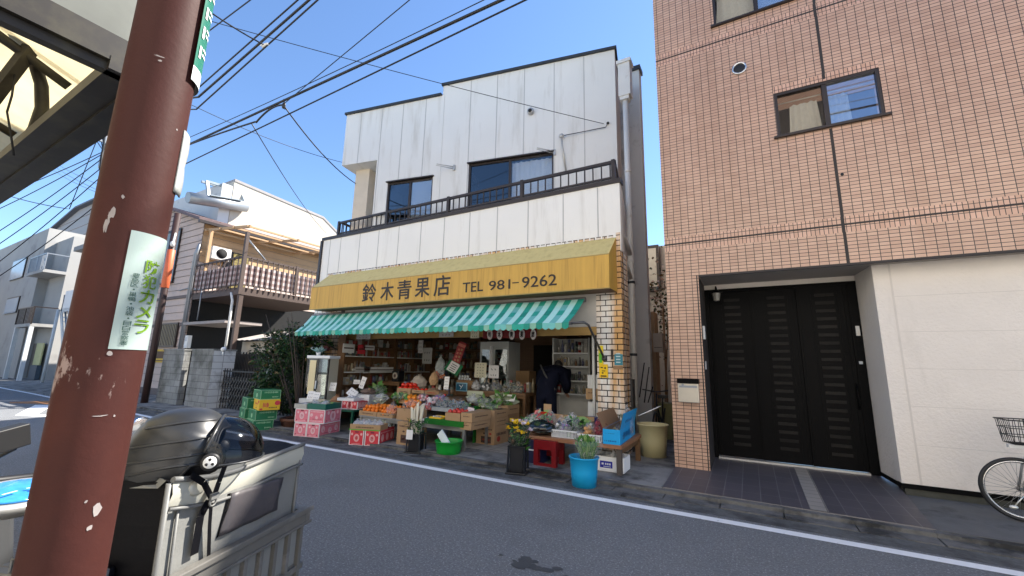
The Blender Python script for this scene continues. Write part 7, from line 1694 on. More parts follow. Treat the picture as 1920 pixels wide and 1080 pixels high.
# baskets and bags on the table
b1 = FY(1081, 817, Y5 + .10); wq = FY(1081, 817, Y5 + .1).x - FY(1034, 810, Y5 + .1).x; b1.z = tz + .001
basket(b1, wq, .34, .11, 0, 'white slotted basket of bagged greens in the middle of the table', m_whitep)
b2 = FY(1127, 826, Y5 + .03); wq2 = b2.x - FY(1084, 819, Y5 + .03).x; b2.z = tz + .001
basket(b2, wq2, .40, .10, 0, 'white slotted basket of onions beside the blue carton', m_whitep)
for k, (fx, fy, s_, c, kind, f_, lab) in enumerate(((.22, .12, .24, [g3, M("mushroom_dark", (.05, .06, .09), .4), m_whitec], 'ball', m_bagf, 'bag of dark mushrooms in the left of the middle basket'), (.55, .22, .28, [gw_, g2], 'leaf', m_bagw, 'frosted bag of pale cabbage in the middle basket'), (.80, .10, .26, [g1, g3], 'leaf', m_bagf, 'clear bag of green spinach in the middle basket'), (.45, .06, .2, [M("blue_print_film", (.05, .10, .40), .4), gpur], 'ball', m_bagf, 'purple printed pack at the front of the middle basket'))):
    lump(b1 + Vector((-wq * (1 - fx), .06 + fy, .05)), s_, s_ * .9, s_ * .95, lab, f_, (c, kind), n=14)
fruit('onion', m_onion, .036, 'pale onion in the white slotted basket', 'onion', 'pale onions', grid_heap(b2 + Vector((-wq2 * .5, 0, 0)), wq2 * .5, .30, 0, b2.z + .03, .036, 3))
lump(b2 + Vector((-wq2 * .22, .22, .06)), .20, .26, .26, 'red net of purple onions by the blue carton', film("red_net", (.35, .08, .10), .5, .35), ([m_ronion, M("red_skin", (.30, .05, .06), .4)], 'ball'), n=22, ck=1.0)
lump(b2 + Vector((-wq2 * .72, .28, .06)), .22, .22, .18, 'clear bag of grey mushrooms behind the onions', m_bagf, ([M("grey_mushroom", (.28, .28, .30), .5), m_whitec], 'ball'), n=16)
cab_ = FY(1092, 800, Y5 + .55); cv = thing('cabbage', 'round pale green cabbage in thin film behind the basket', 'cabbage', (cab_.x, Y5 + .55, tz)); q = MB(); q.ell((cab_.x, Y5 + .55, tz + .16), .13, .13, .12, 16, 10, jit=.03); q.build('head', M("cabbage_green", (.30, .46, .14), .4, var=.25, vs=14), cv)
q = MB()
for k in range(7): a = k * .9; q.add([(cab_.x + .12 * math.cos(a), Y5 + .55 + .12 * math.sin(a), tz + .03), (cab_.x + .17 * math.cos(a + .3), Y5 + .55 + .17 * math.sin(a + .3), tz + .13), (cab_.x + .13 * math.cos(a + .6), Y5 + .55 + .13 * math.sin(a + .6), tz + .24), (cab_.x + .10 * math.cos(a + .1), Y5 + .55 + .10 * math.sin(a + .1), tz + .2)], [(0, 1, 2, 3)], 0, True)
q.build('outer_leaf', M("cabbage_leaf", (.22, .40, .10), .45, var=.2), cv)
lump(FY(1015, 812, Y5 + .16) * 1.0, .46, .34, .20, 'black glossy bag of shellfish packs at the left of the table', M("black_film", (.012, .016, .015), .15, spec=.9), ([m_whitec, g3], 'ball'), n=8, knot=False)
lump(FY(1010, 800, Y5 + .5), .34, .30, .26, 'clear bag of lettuce and tomatoes at the table back left', m_bagf, ([g2, gw_, m_tomato], 'leaf'), n=12); lump(FY(1030, 795, Y5 + .62), .26, .24, .22, 'bag of red peppers beside the cardboard tab', m_bagf, ([m_tomato, m_apple, g1], 'ball'), n=14); lump(FY(992, 806, Y5 + .42), .28, .26, .22, 'clear bag of spring onions at the far left of the table', m_bagf, ([g2, g1], 'leaf'), n=12)
q = MB(); a = FY(1020, 757, Y5 + .75); c1 = FY(1034, 790, Y5 + .75); q.box(a.x, Y5 + .74, tz, c1.x, Y5 + .75, a.z); q.box(a.x - .02, Y5 + .751, tz, c1.x + .75, Y5 + .76, tz + .26); q.box(c1.x + .74, Y5 + .5, tz, c1.x + .75, Y5 + .7505, tz + .2); tag(q.build('open_carton', m_card), 'open brown carton with upright tab at the back of the table', 'carton')
q = MB(); p = FY(1108, 780, 7.0); q.lathe([(.09, 0), (.12, .22), (.11, .225)], (p.x, 7.0, tz), 16); tag(q.build('bucket', M("navy_plastic", (.015, .03, .16), .35)), 'small navy bucket behind the cabbage', 'bucket')
q = MB(); q.tube([A + Vector((.02, dB * .93, hB + .10)), A + Vector((.34, dB + .06, hB + .26))], .008); tag(q.build('white_stick', m_whitep), 'thin white stick poking out from the blue carton', 'stick')
# under the table
a = G(1022, 870, .05); q = MB(); p0_ = G(1042, 878, .05)
rc = thing('red_crate', 'red plastic crate stool with arched opening under the table', 'crate', (p0_.x - .17, p0_.y + .18, .05)); m_redp = M("red_plastic", (.20, .006, .009), .4)
w_, d_, h_ = .36, .34, .36; x0, y0 = p0_.x - w_, p0_.y
q = MB(); q.box(x0, y0, .05 + h_ - .03, x0 + w_, y0 + d_, .05 + h_); 
for (i, j) in ((0, 0), (1, 0), (0, 1), (1, 1)): q.box(x0 + i * (w_ - .07), y0 + j * (d_ - .07), .05, x0 + i * (w_ - .07) + .07, y0 + j * (d_ - .07) + .07, .05 + h_ - .0301)
q.box(x0 + .07, y0 + .005, .05 + h_ - .13, x0 + w_ - .07, y0 + .03, .05 + h_ - .0301); q.box(x0 + w_ - .03, y0 + .07, .05 + h_ - .13, x0 + w_ - .005, y0 + d_ - .07, .05 + h_ - .0301); q.box(x0 + .07, y0 + .004, .05, x0 + w_ - .07, y0 + .03, .09); q.box(x0 + .0, y0 + d_ - .03, .14, x0 + w_, y0 + d_ - .005, .28)
q.build('shell', m_redp, rc)
p0_ = G(1010, 872, .05); q = MB(); q.box(p0_.x - .36, p0_.y + .05, .05, p0_.x, p0_.y + .42, .36); q.box(p0_.x - .23, p0_.y + .047, .23, p0_.x - .08, p0_.y + .0499, .25, 1); q.box(p0_.x - .375, p0_.y + .035, .36, p0_.x + .015, p0_.y + .435, .385); tag(q.build('navy_crate', [M("navy_crate_plastic", (.012, .016, .055), .4), m_whitep]), 'navy plastic crate with white mark under the table', 'crate')
p0_ = G(1170, 889, .05); fbx = thing('foam_box', 'white foam fish box with blue label under the table corner', 'foam box', (p0_.x - .3, p0_.y + .2, .05))
q = MB(); w_, d_, h_ = .60, .36, .20; x0, y0 = p0_.x - w_, p0_.y + .0; q.box(x0, y0, .05, x0 + w_, y0 + d_, .07); q.box(x0, y0, .07, x0 + w_, y0 + .03, .05 + h_); q.box(x0, y0 + d_ - .03, .07, x0 + w_, y0 + d_, .05 + h_); q.box(x0, y0 + .03, .07, x0 + .03, y0 + d_ - .03, .05 + h_); q.box(x0 + w_ - .03, y0 + .03, .07, x0 + w_, y0 + d_ - .03, .05 + h_); q.build('box', M("foam", (.78, .78, .77), .7, var=.03), fbx, bevel=.008)
q = MB(); q.box(x0 + .26, y0 - .003, .10, x0 + .44, y0 - .001, .19, 0); q.box(x0 + .285, y0 - .005, .14, x0 + .315, y0 - .0031, .165, 1)
for k in range(3): q.box(x0 + .335 + k * .03, y0 - .005, .14, x0 + .355 + k * .03, y0 - .0031, .165, 1)
q.box(x0 + .31, y0 - .005, .115, x0 + .42, y0 - .0031, .122, 1); q.build('label', [M("label_blue", (.012, .02, .30), .4), m_whitep], fbx)
for k, x in enumerate((.13, .32, .48)): lump(Vector((x0 + x, y0 + .18, .08)), .20, .26, .24, ('left', 'middle', 'right')[k] + ' crumpled clear bag inside the foam fish box', m_bagf, ([gw_, m_whitec], 'leaf'), n=3)
# buckets
def bucket(name, label, u, v, z, r0, r1_, h, mat, ribs=0, lip=.012):
    c = G(u, v, z); c = Vector((c.x, c.y + r0 * .8, z)); q = MB(); prof = [(r0, 0), (r0 + (r1_ - r0) * .5, h * .5), (r1_, h - .02), (r1_ + lip, h - .015), (r1_ + lip, h), (r1_, h), (r1_ - .008, h - .01), (r0, .02), (.01, .015)]
    q.lathe(prof, c, 32); tag(q.build(name, mat), label, 'bucket'); return c
cb_ = bucket('bucket', 'bright blue bucket standing on the road with wrapped greens', 1089, 915, .0, .155, .185, .36, m_bluei)
gbw = thing('wrapped_greens', 'bunch of white and green stems wrapped in film inside the blue bucket', 'greens', cb_ + Vector((.02, 0, .05)))
q = MB()
for k in range(150):
    a = R.uniform(0, 6.28); rr = R.uniform(0, .09); p = cb_ + Vector((.05 + rr * math.cos(a), rr * math.sin(a), .30)); p2 = p + Vector((R.gauss(0, .045), R.gauss(0, .045), R.uniform(.08, .26)))
    q.tube([p, p2], .004, 4, (0, 0, 1, 2)[k % 4]); q.leaf(p2, R.uniform(.06, .10), .4, (0, 0, 2)[k % 3], Vector((R.gauss(0, .4), R.gauss(0, .4), 1)))
q.build('leaves', [g1, gw_, g2], gbw)
q = MB(); vs = []
for i in range(7):
    for j in range(16): a = 2 * math.pi * j / 16; rr = (.09 + .03 * i * .7) * (1 + R.uniform(-.1, .1)) if i < 6 else .16; vs.append(cb_ + Vector((.05 + rr * math.cos(a), rr * math.sin(a), .24 + i * .055)))
q.add(vs, [(i * 16 + j, i * 16 + (j + 1) % 16, (i + 1) * 16 + (j + 1) % 16, (i + 1) * 16 + j) for i in range(6) for j in range(16)]); q.build('wrap', film("thin_wrap", (.6, .66, .66), .06, .09), gbw)
cgn = bucket('basin', 'bright green round basin with a folded white board inside', 830, 858, .0, .185, .225, .25, M("green_basin", (.012, .30, .035), .3, var=.06))
q = MB(); q.box(-.065, -.012, 0, .065, .012, .36, 0, Matrix.Translation(cgn + Vector((.06, -.03, .10))) @ Matrix.Rotation(rad(-42), 4, 'Y')); q.box(-.15, -.10, .17, .09, .06, .19, 0, Matrix.Translation(cgn) @ Matrix.Rotation(.2, 4, 'Y')); tag(q.build('white_board', M("white_foam_board", (.70, .76, .78), .5)), 'folded white board sticking out of the green basin', 'board')
ctr = bucket('trash_can', 'large beige plastic trash can in the alley beside the table', 1222, 858, .05, .20, .245, .52, M("beige_plastic", (.56, .50, .28), .4, var=.06), lip=.018); bpy.data.objects['trash_can']['category'] = 'trash can'
# black flower stands
def flower_stand(u, v, z, label, n_y, n_w, stems, tall, lab2, dark, hh=.30):
    c = G(u, v, z); c = Vector((c.x, c.y + .12, z)); t = thing('flower_bucket', label, 'flower bucket', c, .25)
    q = MB(); q.box(-.15, -.15, 0, .15, .15, .03); q.box(-.10, -.10, .03, .10, .10, hh); q.build('bucket', m_blackp, t, local=True, bevel=.008)
    q = MB()
    for (x, y) in ((-.12, -.12), (.12, -.12), (.12, .12), (-.12, .12)): q.bar((x, y, .03), (x * .92, y * .92, hh), .022, .022)
    q.box(-.125, -.125, hh, .125, -.10, hh + .02); q.box(-.125, .10, hh, .125, .125, hh + .02); q.box(-.125, -.10, hh, -.10, .10, hh + .02); q.box(.10, -.10, hh, .125, .10, hh + .02); q.build('stand_frame', m_blackp, t, local=True)
    f = thing('cut_flowers', lab2, 'cut flowers', c + Vector((0, 0, .08)), .25)
    q = MB(); pts = []
    for k in range(stems):
        a = R.uniform(0, 6.28); p0 = Vector((R.uniform(-.07, .07), R.uniform(-.07, .07), .02)); p1 = Vector((.19 * math.sqrt(R.random()) * math.cos(a), .15 * math.sqrt(R.random()) * math.sin(a), tall * R.uniform(.75, 1.0))); pts.append(p1); q.tube([p0, lerp(p0, p1, .5) + Vector((0, 0, .02)), p1], .004, 4)
        for _ in range(9): q.leaf(lerp(p0, p1, R.uniform(.4, .95)), R.uniform(.06, .13), .28, R.randrange(2), Vector((R.gauss(0, 1), R.gauss(0, 1), .8)))
    q.build('stems', [g3, g1] if dark else [g2, g1], f, local=True)
    q = MB()
    for k, p in enumerate(pts):
        yl = k < n_y
        if not yl and k >= n_y + n_w: continue
        for _ in range(16): q.leaf(p, R.uniform(.035, .06), .55, 0 if yl else 1, Vector((R.gauss(0, 1), R.gauss(0, 1), abs(R.gauss(0, .8)))))
    q.build('blossoms', [gy, gwp], f, local=True)
    q = MB()
    for s_ in range(6):
        a = s_ * 1.05; q.add([(.08 * math.cos(a), .08 * math.sin(a), .18), (.08 * math.cos(a + .9), .08 * math.sin(a + .9), .18), (.20 * math.cos(a + .9), .18 * math.sin(a + .9), tall * .9), (.20 * math.cos(a), .18 * math.sin(a), tall * (.85 + .1 * (s_ % 2)))], [(0, 1, 2, 3)])
    q.build('cellophane', film("cellophane", (.5, .52, .52) if not dark else (.10, .11, .11), .08, .22), f, local=True)
    return c
cf1 = flower_stand(963, 890, .0, 'black square flower bucket on stand at the left end of table', 12, 6, 22, .62, 'bunch of yellow and white flowers in dark wrap', True, .36)
cf2 = flower_stand(770, 851, .0, 'black square flower bucket in front of the orange stand', 2, 0, 12, .50, 'bunch of dark stems with two yellow blooms by the oranges', True, .30)
q = MB()
for k in range(9):
    a = R.uniform(-.12, .05); q.add([(cf2.x - .06 + .03 * (k % 4), cf2.y + .02 * k - .08, .30), (cf2.x - .03 + .03 * (k % 4), cf2.y + .02 * k - .08, .30), (cf2.x + .03 + a + .03 * (k % 4), cf2.y + .02 * k - .06, .30 + R.uniform(.34, .55)), (cf2.x - .03 + a + .03 * (k % 4), cf2.y + .02 * k - .06, .30 + R.uniform(.34, .5))], [(0, 1, 2, 3)])
wrp = q.build('paper_sleeve', M("cream_sleeve", (.66, .62, .50), .6, var=.15, vs=8)); sm = wrp.modifiers.new("thick", 'SOLIDIFY'); sm.thickness = .003; tag(wrp, 'cream paper sleeves standing in the black bucket by the oranges', 'wrapping paper')
card(767, 806, 824, 10, cf2.y - .16, 'white note hanging on the black flower bucket by the green basin', .05, .25, rows=0, name='note_card', cat='note')
# ------------------------------------------------------------ inside the shop: shelves, fridge, hangings
def rack(name, label, u0, u1, v0, v1, Y, levels, depth, mat):
    a = FY(u0, v0, Y); b = FY(u1, v1, Y); zt = a.z; t = thing(name, label, 'shelf', ((a.x + b.x) / 2, Y, .08))
    q = MB(); q.box(a.x - .03, Y, .08, a.x, Y + depth, zt); q.box(b.x, Y, .08, b.x + .03, Y + depth, zt); q.box(a.x, Y + depth - .02, .08, b.x, Y + depth, zt); q.build('frame', mat, t)
    zs = []
    for v in levels:
        z = FY((u0 + u1) / 2, v, Y).z; q = MB(); q.box(a.x, Y, z - .03, b.x, Y + depth - .021, z); q.build('shelf_board', m_whitep if mat is not m_wood else mat, t); zs.append(z)
    return a.x, b.x, zs
JC = [(.30, .05, .04), (.34, .28, .18), (.12, .15, .12), (.50, .48, .44), (.13, .14, .22), (.24, .15, .09), (.38, .36, .33), (.16, .15, .15)]
jmats = [M("jar_%d" % i, c, .3) for i, c in enumerate(JC)]
def stock(x0, x1_, y, z, n, label, group, kinds=('can', 'jar', 'box', 'bottle'), h=(.10, .20), tall=1.0):
    st = (x1_ - x0) / n
    for i in range(n):
        x = x0 + (i + .5) * st; k = R.choice(kinds); hh = R.uniform(*h) * tall; r = st * R.uniform(.34, .45); q = MB(); m_ = R.randrange(len(jmats))
        yy = y + .06 + R.uniform(0, .05)
        if k == 'can': q.lathe([(r, 0), (r, hh), (r * .9, hh + .004)], (x, yy + r, z), 12, 0); q.lathe([(r * 1.01, hh * .25), (r * 1.01, hh * .75)], (x, yy + r, z), 12, 1)
        elif k == 'jar': q.lathe([(r, 0), (r, hh * .75), (r * .7, hh * .85), (r * .75, hh * .86), (r * .75, hh)], (x, yy + r, z), 12, 0)
        elif k == 'bottle': q.lathe([(r * .8, 0), (r * .8, hh * .7), (r * .3, hh * .95), (r * .3, hh * 1.25)], (x, yy + r, z), 10, 0)
        else: q.box(x - r, yy, z, x + r, yy + .1, z + hh, 0); q.box(x - r * .8, yy - .002, z + hh * .4, x + r * .8, yy - .0005, z + hh * .8, 1)
        o = q.build('grocery_pack', [jmats[m_], jmats[(m_ + 3) % 8]]); tag(o, label, 'grocery', group)
ra = rack('right_shelf_unit', 'white shelf unit with rows of cans at the right of the shop', 1038, 1104, 634, 742, 8.75, (661, 686, 713, 738), .35, M("white_shelf", (.55, .55, .52), .5))
for z, k, lab in zip(ra[2], range(4), ('pack or can on the top board of the white shelf unit', 'can on the second board of the white shelf unit', 'can on the third board of the white shelf unit', 'packet on the lowest board of the white shelf unit')):
    stock(ra[0] + .04, ra[1] - .04, 8.75, z, 9, lab, 'groceries on the white shelf unit, row %d' % (k + 1), h=(.16, .30) if k == 0 else (.12, .2))
XL = -8.82
for u_a, u_b, Q in ((644, 738, 'front'), (742, 806, 'rear')):
  yA, yB = FX(u_a, 690, XL).y, FX(u_b, 690, XL).y
  ls = thing('left_shelf_unit', ('long dark wooden shelf unit with bottles along the inner left wall' if Q == 'front' else 'second dark shelf unit deeper along the inner left wall'), 'shelf', (XL, (yA + yB) / 2, .08)); zTop = 2.2
  q = MB()
  for y in (yA, (yA + yB) / 2, yB): q.box(XL - .26, y - .02, .08, XL, y + .02, zTop)
  q.box(XL - .28, yA, .08, XL - .261, yB, zTop); q.build('frame', m_wood, ls)
  for v, lab, n_, hh_ in ((650, 'box or jar on the top board of the left wall shelf', 11, (.12, .22)), (668, 'bottle with white cap on the second board of the left wall shelf', 20, (.14, .20)), (697, 'bottle on the third board of the left wall shelf', 18, (.16, .26)), (720, 'packet on the fourth board of the left wall shelf', 14, (.14, .24)), (740, 'bundle on the lowest board of the left wall shelf', 10, (.12, .2))):
      z = FX(690, v, XL).z; lab = lab.replace('left wall shelf', Q + ' left wall shelf'); n_ = n_ if Q == 'front' else n_ + 6; q = MB(); q.box(XL - .26, yA + .02, z - .025, XL + .01, yB - .02, z); q.build('shelf_board', m_pipe if v in (668, 697) else m_wood, ls)
      n0 = len(bpy.data.objects); stock(0, yB - yA - .1, 0, 0, n_, lab, 'groceries on the left wall shelf, ' + lab.split(' of ')[0].split('on the ')[1], h=hh_)
      for o in bpy.data.objects:
          if o.get('label') == lab: x, y, _z = o.location; o.location = (XL - .02 - y, yA + .05 + x, z); o.rotation_euler = (0, 0, math.pi / 2)
for (u0, u1, v0, v1, Y, lab, mt) in ((672, 684, 646, 664, 0, 'red and orange poster box on the wooden shelf', m_redb), (683, 737, 688, 699, 8.6, 'long pale panel hanging on the wooden shelf', m_pipe), (666, 694, 688, 697, 8.5, 'grey label strip on the wooden shelf edge', M("grey_label", (.45, .43, .40), .6)), (644, 664, 644, 662, 8.75, 'pale square box at the upper left of wooden shelf', m_whitec), (682, 702, 647, 657, 8.75, 'cream carton on the upper shelf', m_whitec)):
    a = FX(u0, v0, XL + .03); b = FX(u1, v1, XL + .03); q = MB(); q.box(XL + .015, a.y, b.z, XL + .03, b.y, a.z); q.box(XL + .03, a.y + .03, b.z + (a.z - b.z) * .45, XL + .032, b.y - .03, b.z + (a.z - b.z) * .6, 1); tag(q.build('price_poster', [mt, m_cprint]), lab, 'poster')
rb_ = rack('back_shelf_unit', 'dark shelf unit against the back wall behind the red banner', 812, 896, 634, 745, 10.4, (655, 672, 690, 708, 726), .35, m_wood)
for k, z in enumerate(rb_[2]): stock(rb_[0] + .04, rb_[1] - .04, 10.4, z, 13, 'pack or jar on board %s of the back shelf unit behind the banner' % ('one', 'two', 'three', 'four', 'five')[k], 'groceries on the back shelf unit, board %d' % (k + 1), h=(.14, .26))
stock(FY(858, 735, Yk).x, FY(985, 740, Yk).x, Yk + .30, zk, 20, 'jar or packet standing along the back of the rear counter', 'groceries along the rear counter', h=(.12, .26))
stock(FY(748, 742, 7.6).x, FY(842, 742, 7.6).x, 7.62, zt4, 14, 'jar or box standing behind the tomatoes on the raised stand', 'groceries behind the tomatoes', h=(.14, .30))
fr = thing('drinks_fridge', 'white glass door drinks fridge at the back of the shop', 'fridge', (FY(927, 700, 9.2).x, 9.2, .08)); a = FY(901, 641, 9.2); b = FY(953, 700, 9.2)
q = MB(); q.box(a.x, 9.2, .08, a.x + .05, 9.8, a.z); q.box(b.x - .05, 9.2, .08, b.x, 9.8, a.z); q.box(a.x + .05, 9.75, .08, b.x - .05, 9.8, a.z); q.box(a.x + .05, 9.2, a.z - .20, b.x - .05, 9.75, a.z); q.box(a.x + .05, 9.2, .08, b.x - .05, 9.75, .5); q.build('cabinet', M("fridge_white", (.50, .52, .50), .4), fr)
q = MB(); q.box(a.x + .05, 9.205, .5, b.x - .05, 9.215, a.z - .2); dr = q.build('glass_door', glass("fridge_glass", (.8, .85, .85), .03), fr); q = MB(); xm = (a.x + b.x) / 2; q.box(xm - .03, 9.19, .5, xm + .03, 9.204, a.z - .2); q.build('door_stile', M("fridge_white2", (.6, .62, .6), .4), dr)
for k in range(4): q = MB(); z = .62 + k * .33; q.box(a.x + .05, 9.25, z, b.x - .05, 9.74, z + .015); q.build('wire_shelf', m_galv, fr); stock(a.x + .07, b.x - .07, 9.26, z + .015, 8, 'drink or pack on a board inside the drinks fridge', 'drinks in the fridge', ('bottle', 'can'), (.14, .2))
q = MB(); p = FY(922, 665, 9.1); q.box(p.x - .08, 9.12, p.z - .45, p.x + .0, 9.17, p.z + .22); tag(q.build('white_lamp_panel', m_whitep), 'narrow white panel standing before the drinks fridge', 'panel')
q = MB(); p = FY(898, 653, 9.2); q.box(-6.3, 11.3, .08, -4.6, 11.4, 2.4); q.box(-5.6, 11.2, .08, -4.7, 11.295, 2.1, 1); tag(q.build('back_partition', [m_wood, m_dark]), 'dark partition with a doorway at the back of the shop', 'partition')
carton(Vector((FY(992, 705, 9.6).x, 9.6, 1.02)), .50, .4, .34, 0, 'brown carton stacked at the dark back left of the person', 'plain'); carton(Vector((FY(992, 705, 9.6).x + .02, 9.6, .55)), .52, .4, .46, 0, 'lower dark carton at the back left of the person', 'dark'); carton(Vector((FY(992, 705, 9.6).x + .02, 9.6, .075)), .52, .4, .47, 0, 'bottom dark carton on the shop floor left of the person', 'dark')
sc_ = thing('weighing_scale', 'dark dial weighing scale on the inner counter left of tomatoes', 'scale', FY(741, 715, 8.0)); p = FY(741, 703, 8.0); q = MB(); q.box(p.x - .12, 8.0, p.z - .16, p.x + .12, 8.2, p.z + .10); q.box(p.x - .16, 7.95, p.z + .12, p.x + .16, 8.25, p.z + .14); q.build('body', m_blackp, sc_, bevel=.01); q = MB(); q.lathe([(.085, 0), (.085, .01), (.07, .012)], (p.x, 7.998, p.z - .02), 20, 0, mat=RX); q.lathe([(.045, .0125), (.04, .0135)], (p.x, 7.998, p.z - .02), 16, 1, mat=RX); q.build('dial', [M("dial_cream", (.45, .40, .34), .5), m_cprint], sc_)
table(p.x - .55, p.x + .25, 7.9, 8.5, p.z - .17, 'inner counter under the dial scale', m_wood, m_wood)
q = MB(); p = FY(655, 660, 7.25); q.tube([p + Vector((-.25, .1, -.01)), p], [.022, .022], 10); q.ell(p + Vector((.03, 0, 0)), .055, .055, .055); tag(q.build('horn_lamp', M("white_lamp", (.8, .8, .78), .3)), 'white tube lamp with round end sticking out of the left pier', 'lamp')
q = MB(); p = FY(652, 693, 7.4); q.tube([p + Vector((-.12, .0, 0)), p + Vector((.18, .05, 0))], .03, 10); tag(q.build('white_roll', M("white_roll_paper", (.72, .70, .64), .5)), 'white roll holder under the tube lamp', 'roll')
# bunting of oval placards with the shop's name, white menu boards on the lintel
q = MB(); a = FY(906, 615, 7.24); b = FY(1006, 637, 7.24); q.box(a.x, 7.24, FY(950, 634, 7.24).z, b.x, 7.25, FY(950, 618, 7.24).z); tag(q.build('red_valance', M("valance_red", (.16, .01, .012), .7)), 'dark red strip of cloth behind the oval placards', 'cloth')
for ch, u in zip('鈴木青果店', (919, 937, 960, 979, 1000)):
    t = thing('oval_placard', 'white oval placard reading %s on the dark red strip' % ch, 'placard', FY(u, 627, 7.22), 0, 'oval placards with the shop name'); a = FY(u, 617.5, 7.22); b = FY(u, 637, 7.22); h = (a.z - b.z) / 2; w_ = h * .60
    q = MB(); q.lathe([(1.0, 0), (1.0, .012), (.95, .014)], ((a.x), 7.225, (a.z + b.z) / 2), 24, mat=Matrix.Diagonal((w_, 1, h, 1)) @ RX); q.build('plate', M("placard_white", (.70, .62, .58), .6), t)
    q = MB(); q.text(ch, face_y((a.x, 7.205, (a.z + b.z) / 2)), h=h * 1.15, w=w_ * 1.15, bold=.03, extrude=.003); q.build('lettering', m_ink, t)
for (u0, u1, v0, v1, rows, lab, mt) in ((823, 850, 614, 632, 2, 'grey white price board hanging on the lintel, wide one', M("grey_white_board", (.48, .46, .44), .6)), (882, 898, 613, 634, 3, 'cream price board hanging on the lintel beside the red strip', M("cream_hang_board", (.62, .58, .42), .6)), (668, 694, 624, 636, 2, 'grey white price board hanging at the left of the opening', M("grey_board_left", (.42, .42, .42), .6))):
    card((u0 + u1) / 2, v0, v1, u1 - u0, 7.22, lab, 0, 0, mat=mt, rows=rows, name='price_board', cat='price board')
card(788, 638, 662, 9, 9.0, 'tall white notice on the inner left wall', 0, 0, rows=3, name='notice_board', cat='notice'); card(800, 652, 682, 18, 8.9, 'grey white poster on the inner wall left of the banner', 0, 0, rows=2, name='poster', cat='poster', mat=M("grey_poster", (.42, .42, .40), .7))
# plates on the tiled pier, right side things
a = FY(1122, 660, 7.28); b = FY(1137, 682, 7.28)
q = MB(); q.box(a.x, 7.285, FY(1125, 684, 7.28).z, FY(1131, 684, 7.28).x, 7.297, FY(1125, 648, 7.28).z, 0); q.box(a.x + .01, 7.28, FY(1125, 680, 7.28).z, FY(1129, 684, 7.28).x, 7.2849, FY(1125, 662, 7.28).z, 1); tag(q.build('green_plate', [M("plate_yellow", (.80, .62, .02), .4), M("plate_green", (.12, .50, .04), .4)]), 'narrow yellow and green plate on the white tiled pier', 'plate')
q = MB(); x0, x1_, z0, z1 = FY(1124, 700, 7.28).x, FY(1140, 700, 7.28).x, FY(1130, 708, 7.28).z, FY(1130, 683, 7.28).z; q.box(x0, 7.27, z0, x1_, 7.283, z1, 0)
for (fx, fz, fw, fh) in ((.3, .75, .14, .04), (.7, .72, .1, .06), (.5, .5, .2, .03), (.4, .35, .1, .05), (.5, .12, .34, .05)): q.box(x0 + (x1_ - x0) * (fx - fw), 7.268, z0 + (z1 - z0) * (fz - fh), x0 + (x1_ - x0) * (fx + fw), 7.2699, z0 + (z1 - z0) * (fz + fh), 1)
tag(q.build('yellow_plate', [M("warning_yellow", (.82, .52, .01), .4), m_ink]), 'yellow plate with black drawing on the white tiled pier', 'plate')
a = FY(1152, 664, 7.29); b = FY(1169, 685, 7.29); q = MB(); q.box(a.x, 7.285, b.z, b.x - .01, 7.297, a.z, 0)
for k in range(4): q.box(a.x + .03, 7.283, b.z + .04 + k * .05, b.x - .05, 7.2849, b.z + .06 + k * .05, 1)
tag(q.build('teal_plate', [M("teal_plate_paint", (.04, .22, .28), .4), M("teal_print", (.5, .62, .62), .4)]), 'small teal address plate on the white tiled pier', 'plate')
q = MB(); a = FY(1150, 686, 7.29); b = FY(1169, 693, 7.29); q.box(a.x, 7.286, b.z, b.x - .01, 7.297, a.z); tag(q.build('brown_plate', m_cardd), 'narrow brown plate under the teal plate', 'plate'); q = MB(); a = FY(1146, 655, 7.29); b = FY(1150, 674, 7.29); q.box(a.x, 7.27, b.z, b.x, 7.297, a.z); tag(q.build('black_plate', m_blackp), 'small black upright plate left of the teal plate', 'plate')
q = MB(); p = FY(1112, 640, 7.75); q.box(p.x - .12, 7.75, .9, p.x + .10, 8.1, 1.35); q.box(p.x - .12, 7.75, .3, p.x + .10, 8.1, .85); tag(q.build('white_appliance', m_whitep), 'white appliance beside the pier inside the shop', 'appliance'); q = MB(); q.box(p.x - .13, 7.74, 1.352, p.x + .11, 8.1, 1.362); q.box(p.x - .11, 7.735, .86, p.x + .10, 7.80, .89)
carton(Vector((p.x + .10, 7.70, .90)), .24, .04, .20, 0, 'brown printed box in front of the white appliance', 'brown')
# alley: bicycle-like frame, stacked blocks, umbrella sticks, gas meter
q = MB()
for (u, v0, v1) in ((1204, 680, 745), (1213, 688, 755), (1220, 725, 755)):
    a = FY(u + 4, v0, 8.9); b = FY(u - 5, v1, 8.9); q.tube([b, a], .012, 6)
tag(q.build('umbrella_sticks', m_blackp), 'dark sticks leaning on the grey alley wall', 'sticks')
p = FY(1233, 770, 8.6); ab = thing('alley_bicycle', 'dark bicycle standing in the shaded alley behind the trash can', 'bicycle', (p.x, 8.6, .05))
for y in (8.4, 9.5):
    q = MB(); q.tube([(p.x, y + .31 * math.cos(a), .38 + .31 * math.sin(a)) for a in [2 * math.pi * i / 24 for i in range(24)]], .018, 6, closed=True); q.build('wheel', m_blackp, ab)
q = MB(); q.tube([(p.x, 8.4, .38), (p.x, 8.55, 1.02)], .015); q.tube([(p.x, 8.5, .85), (p.x, 9.0, .4), (p.x, 9.2, .9)], .015); q.tube([(p.x, 9.0, .4), (p.x, 9.5, .38)], .012); q.tube([(p.x - .28, 8.65, 1.08), (p.x, 8.55, 1.05), (p.x + .2, 8.65, 1.08)], .012); q.box(p.x - .08, 9.1, .9, p.x + .08, 9.36, .96); q.build('frame', m_blackp, ab)
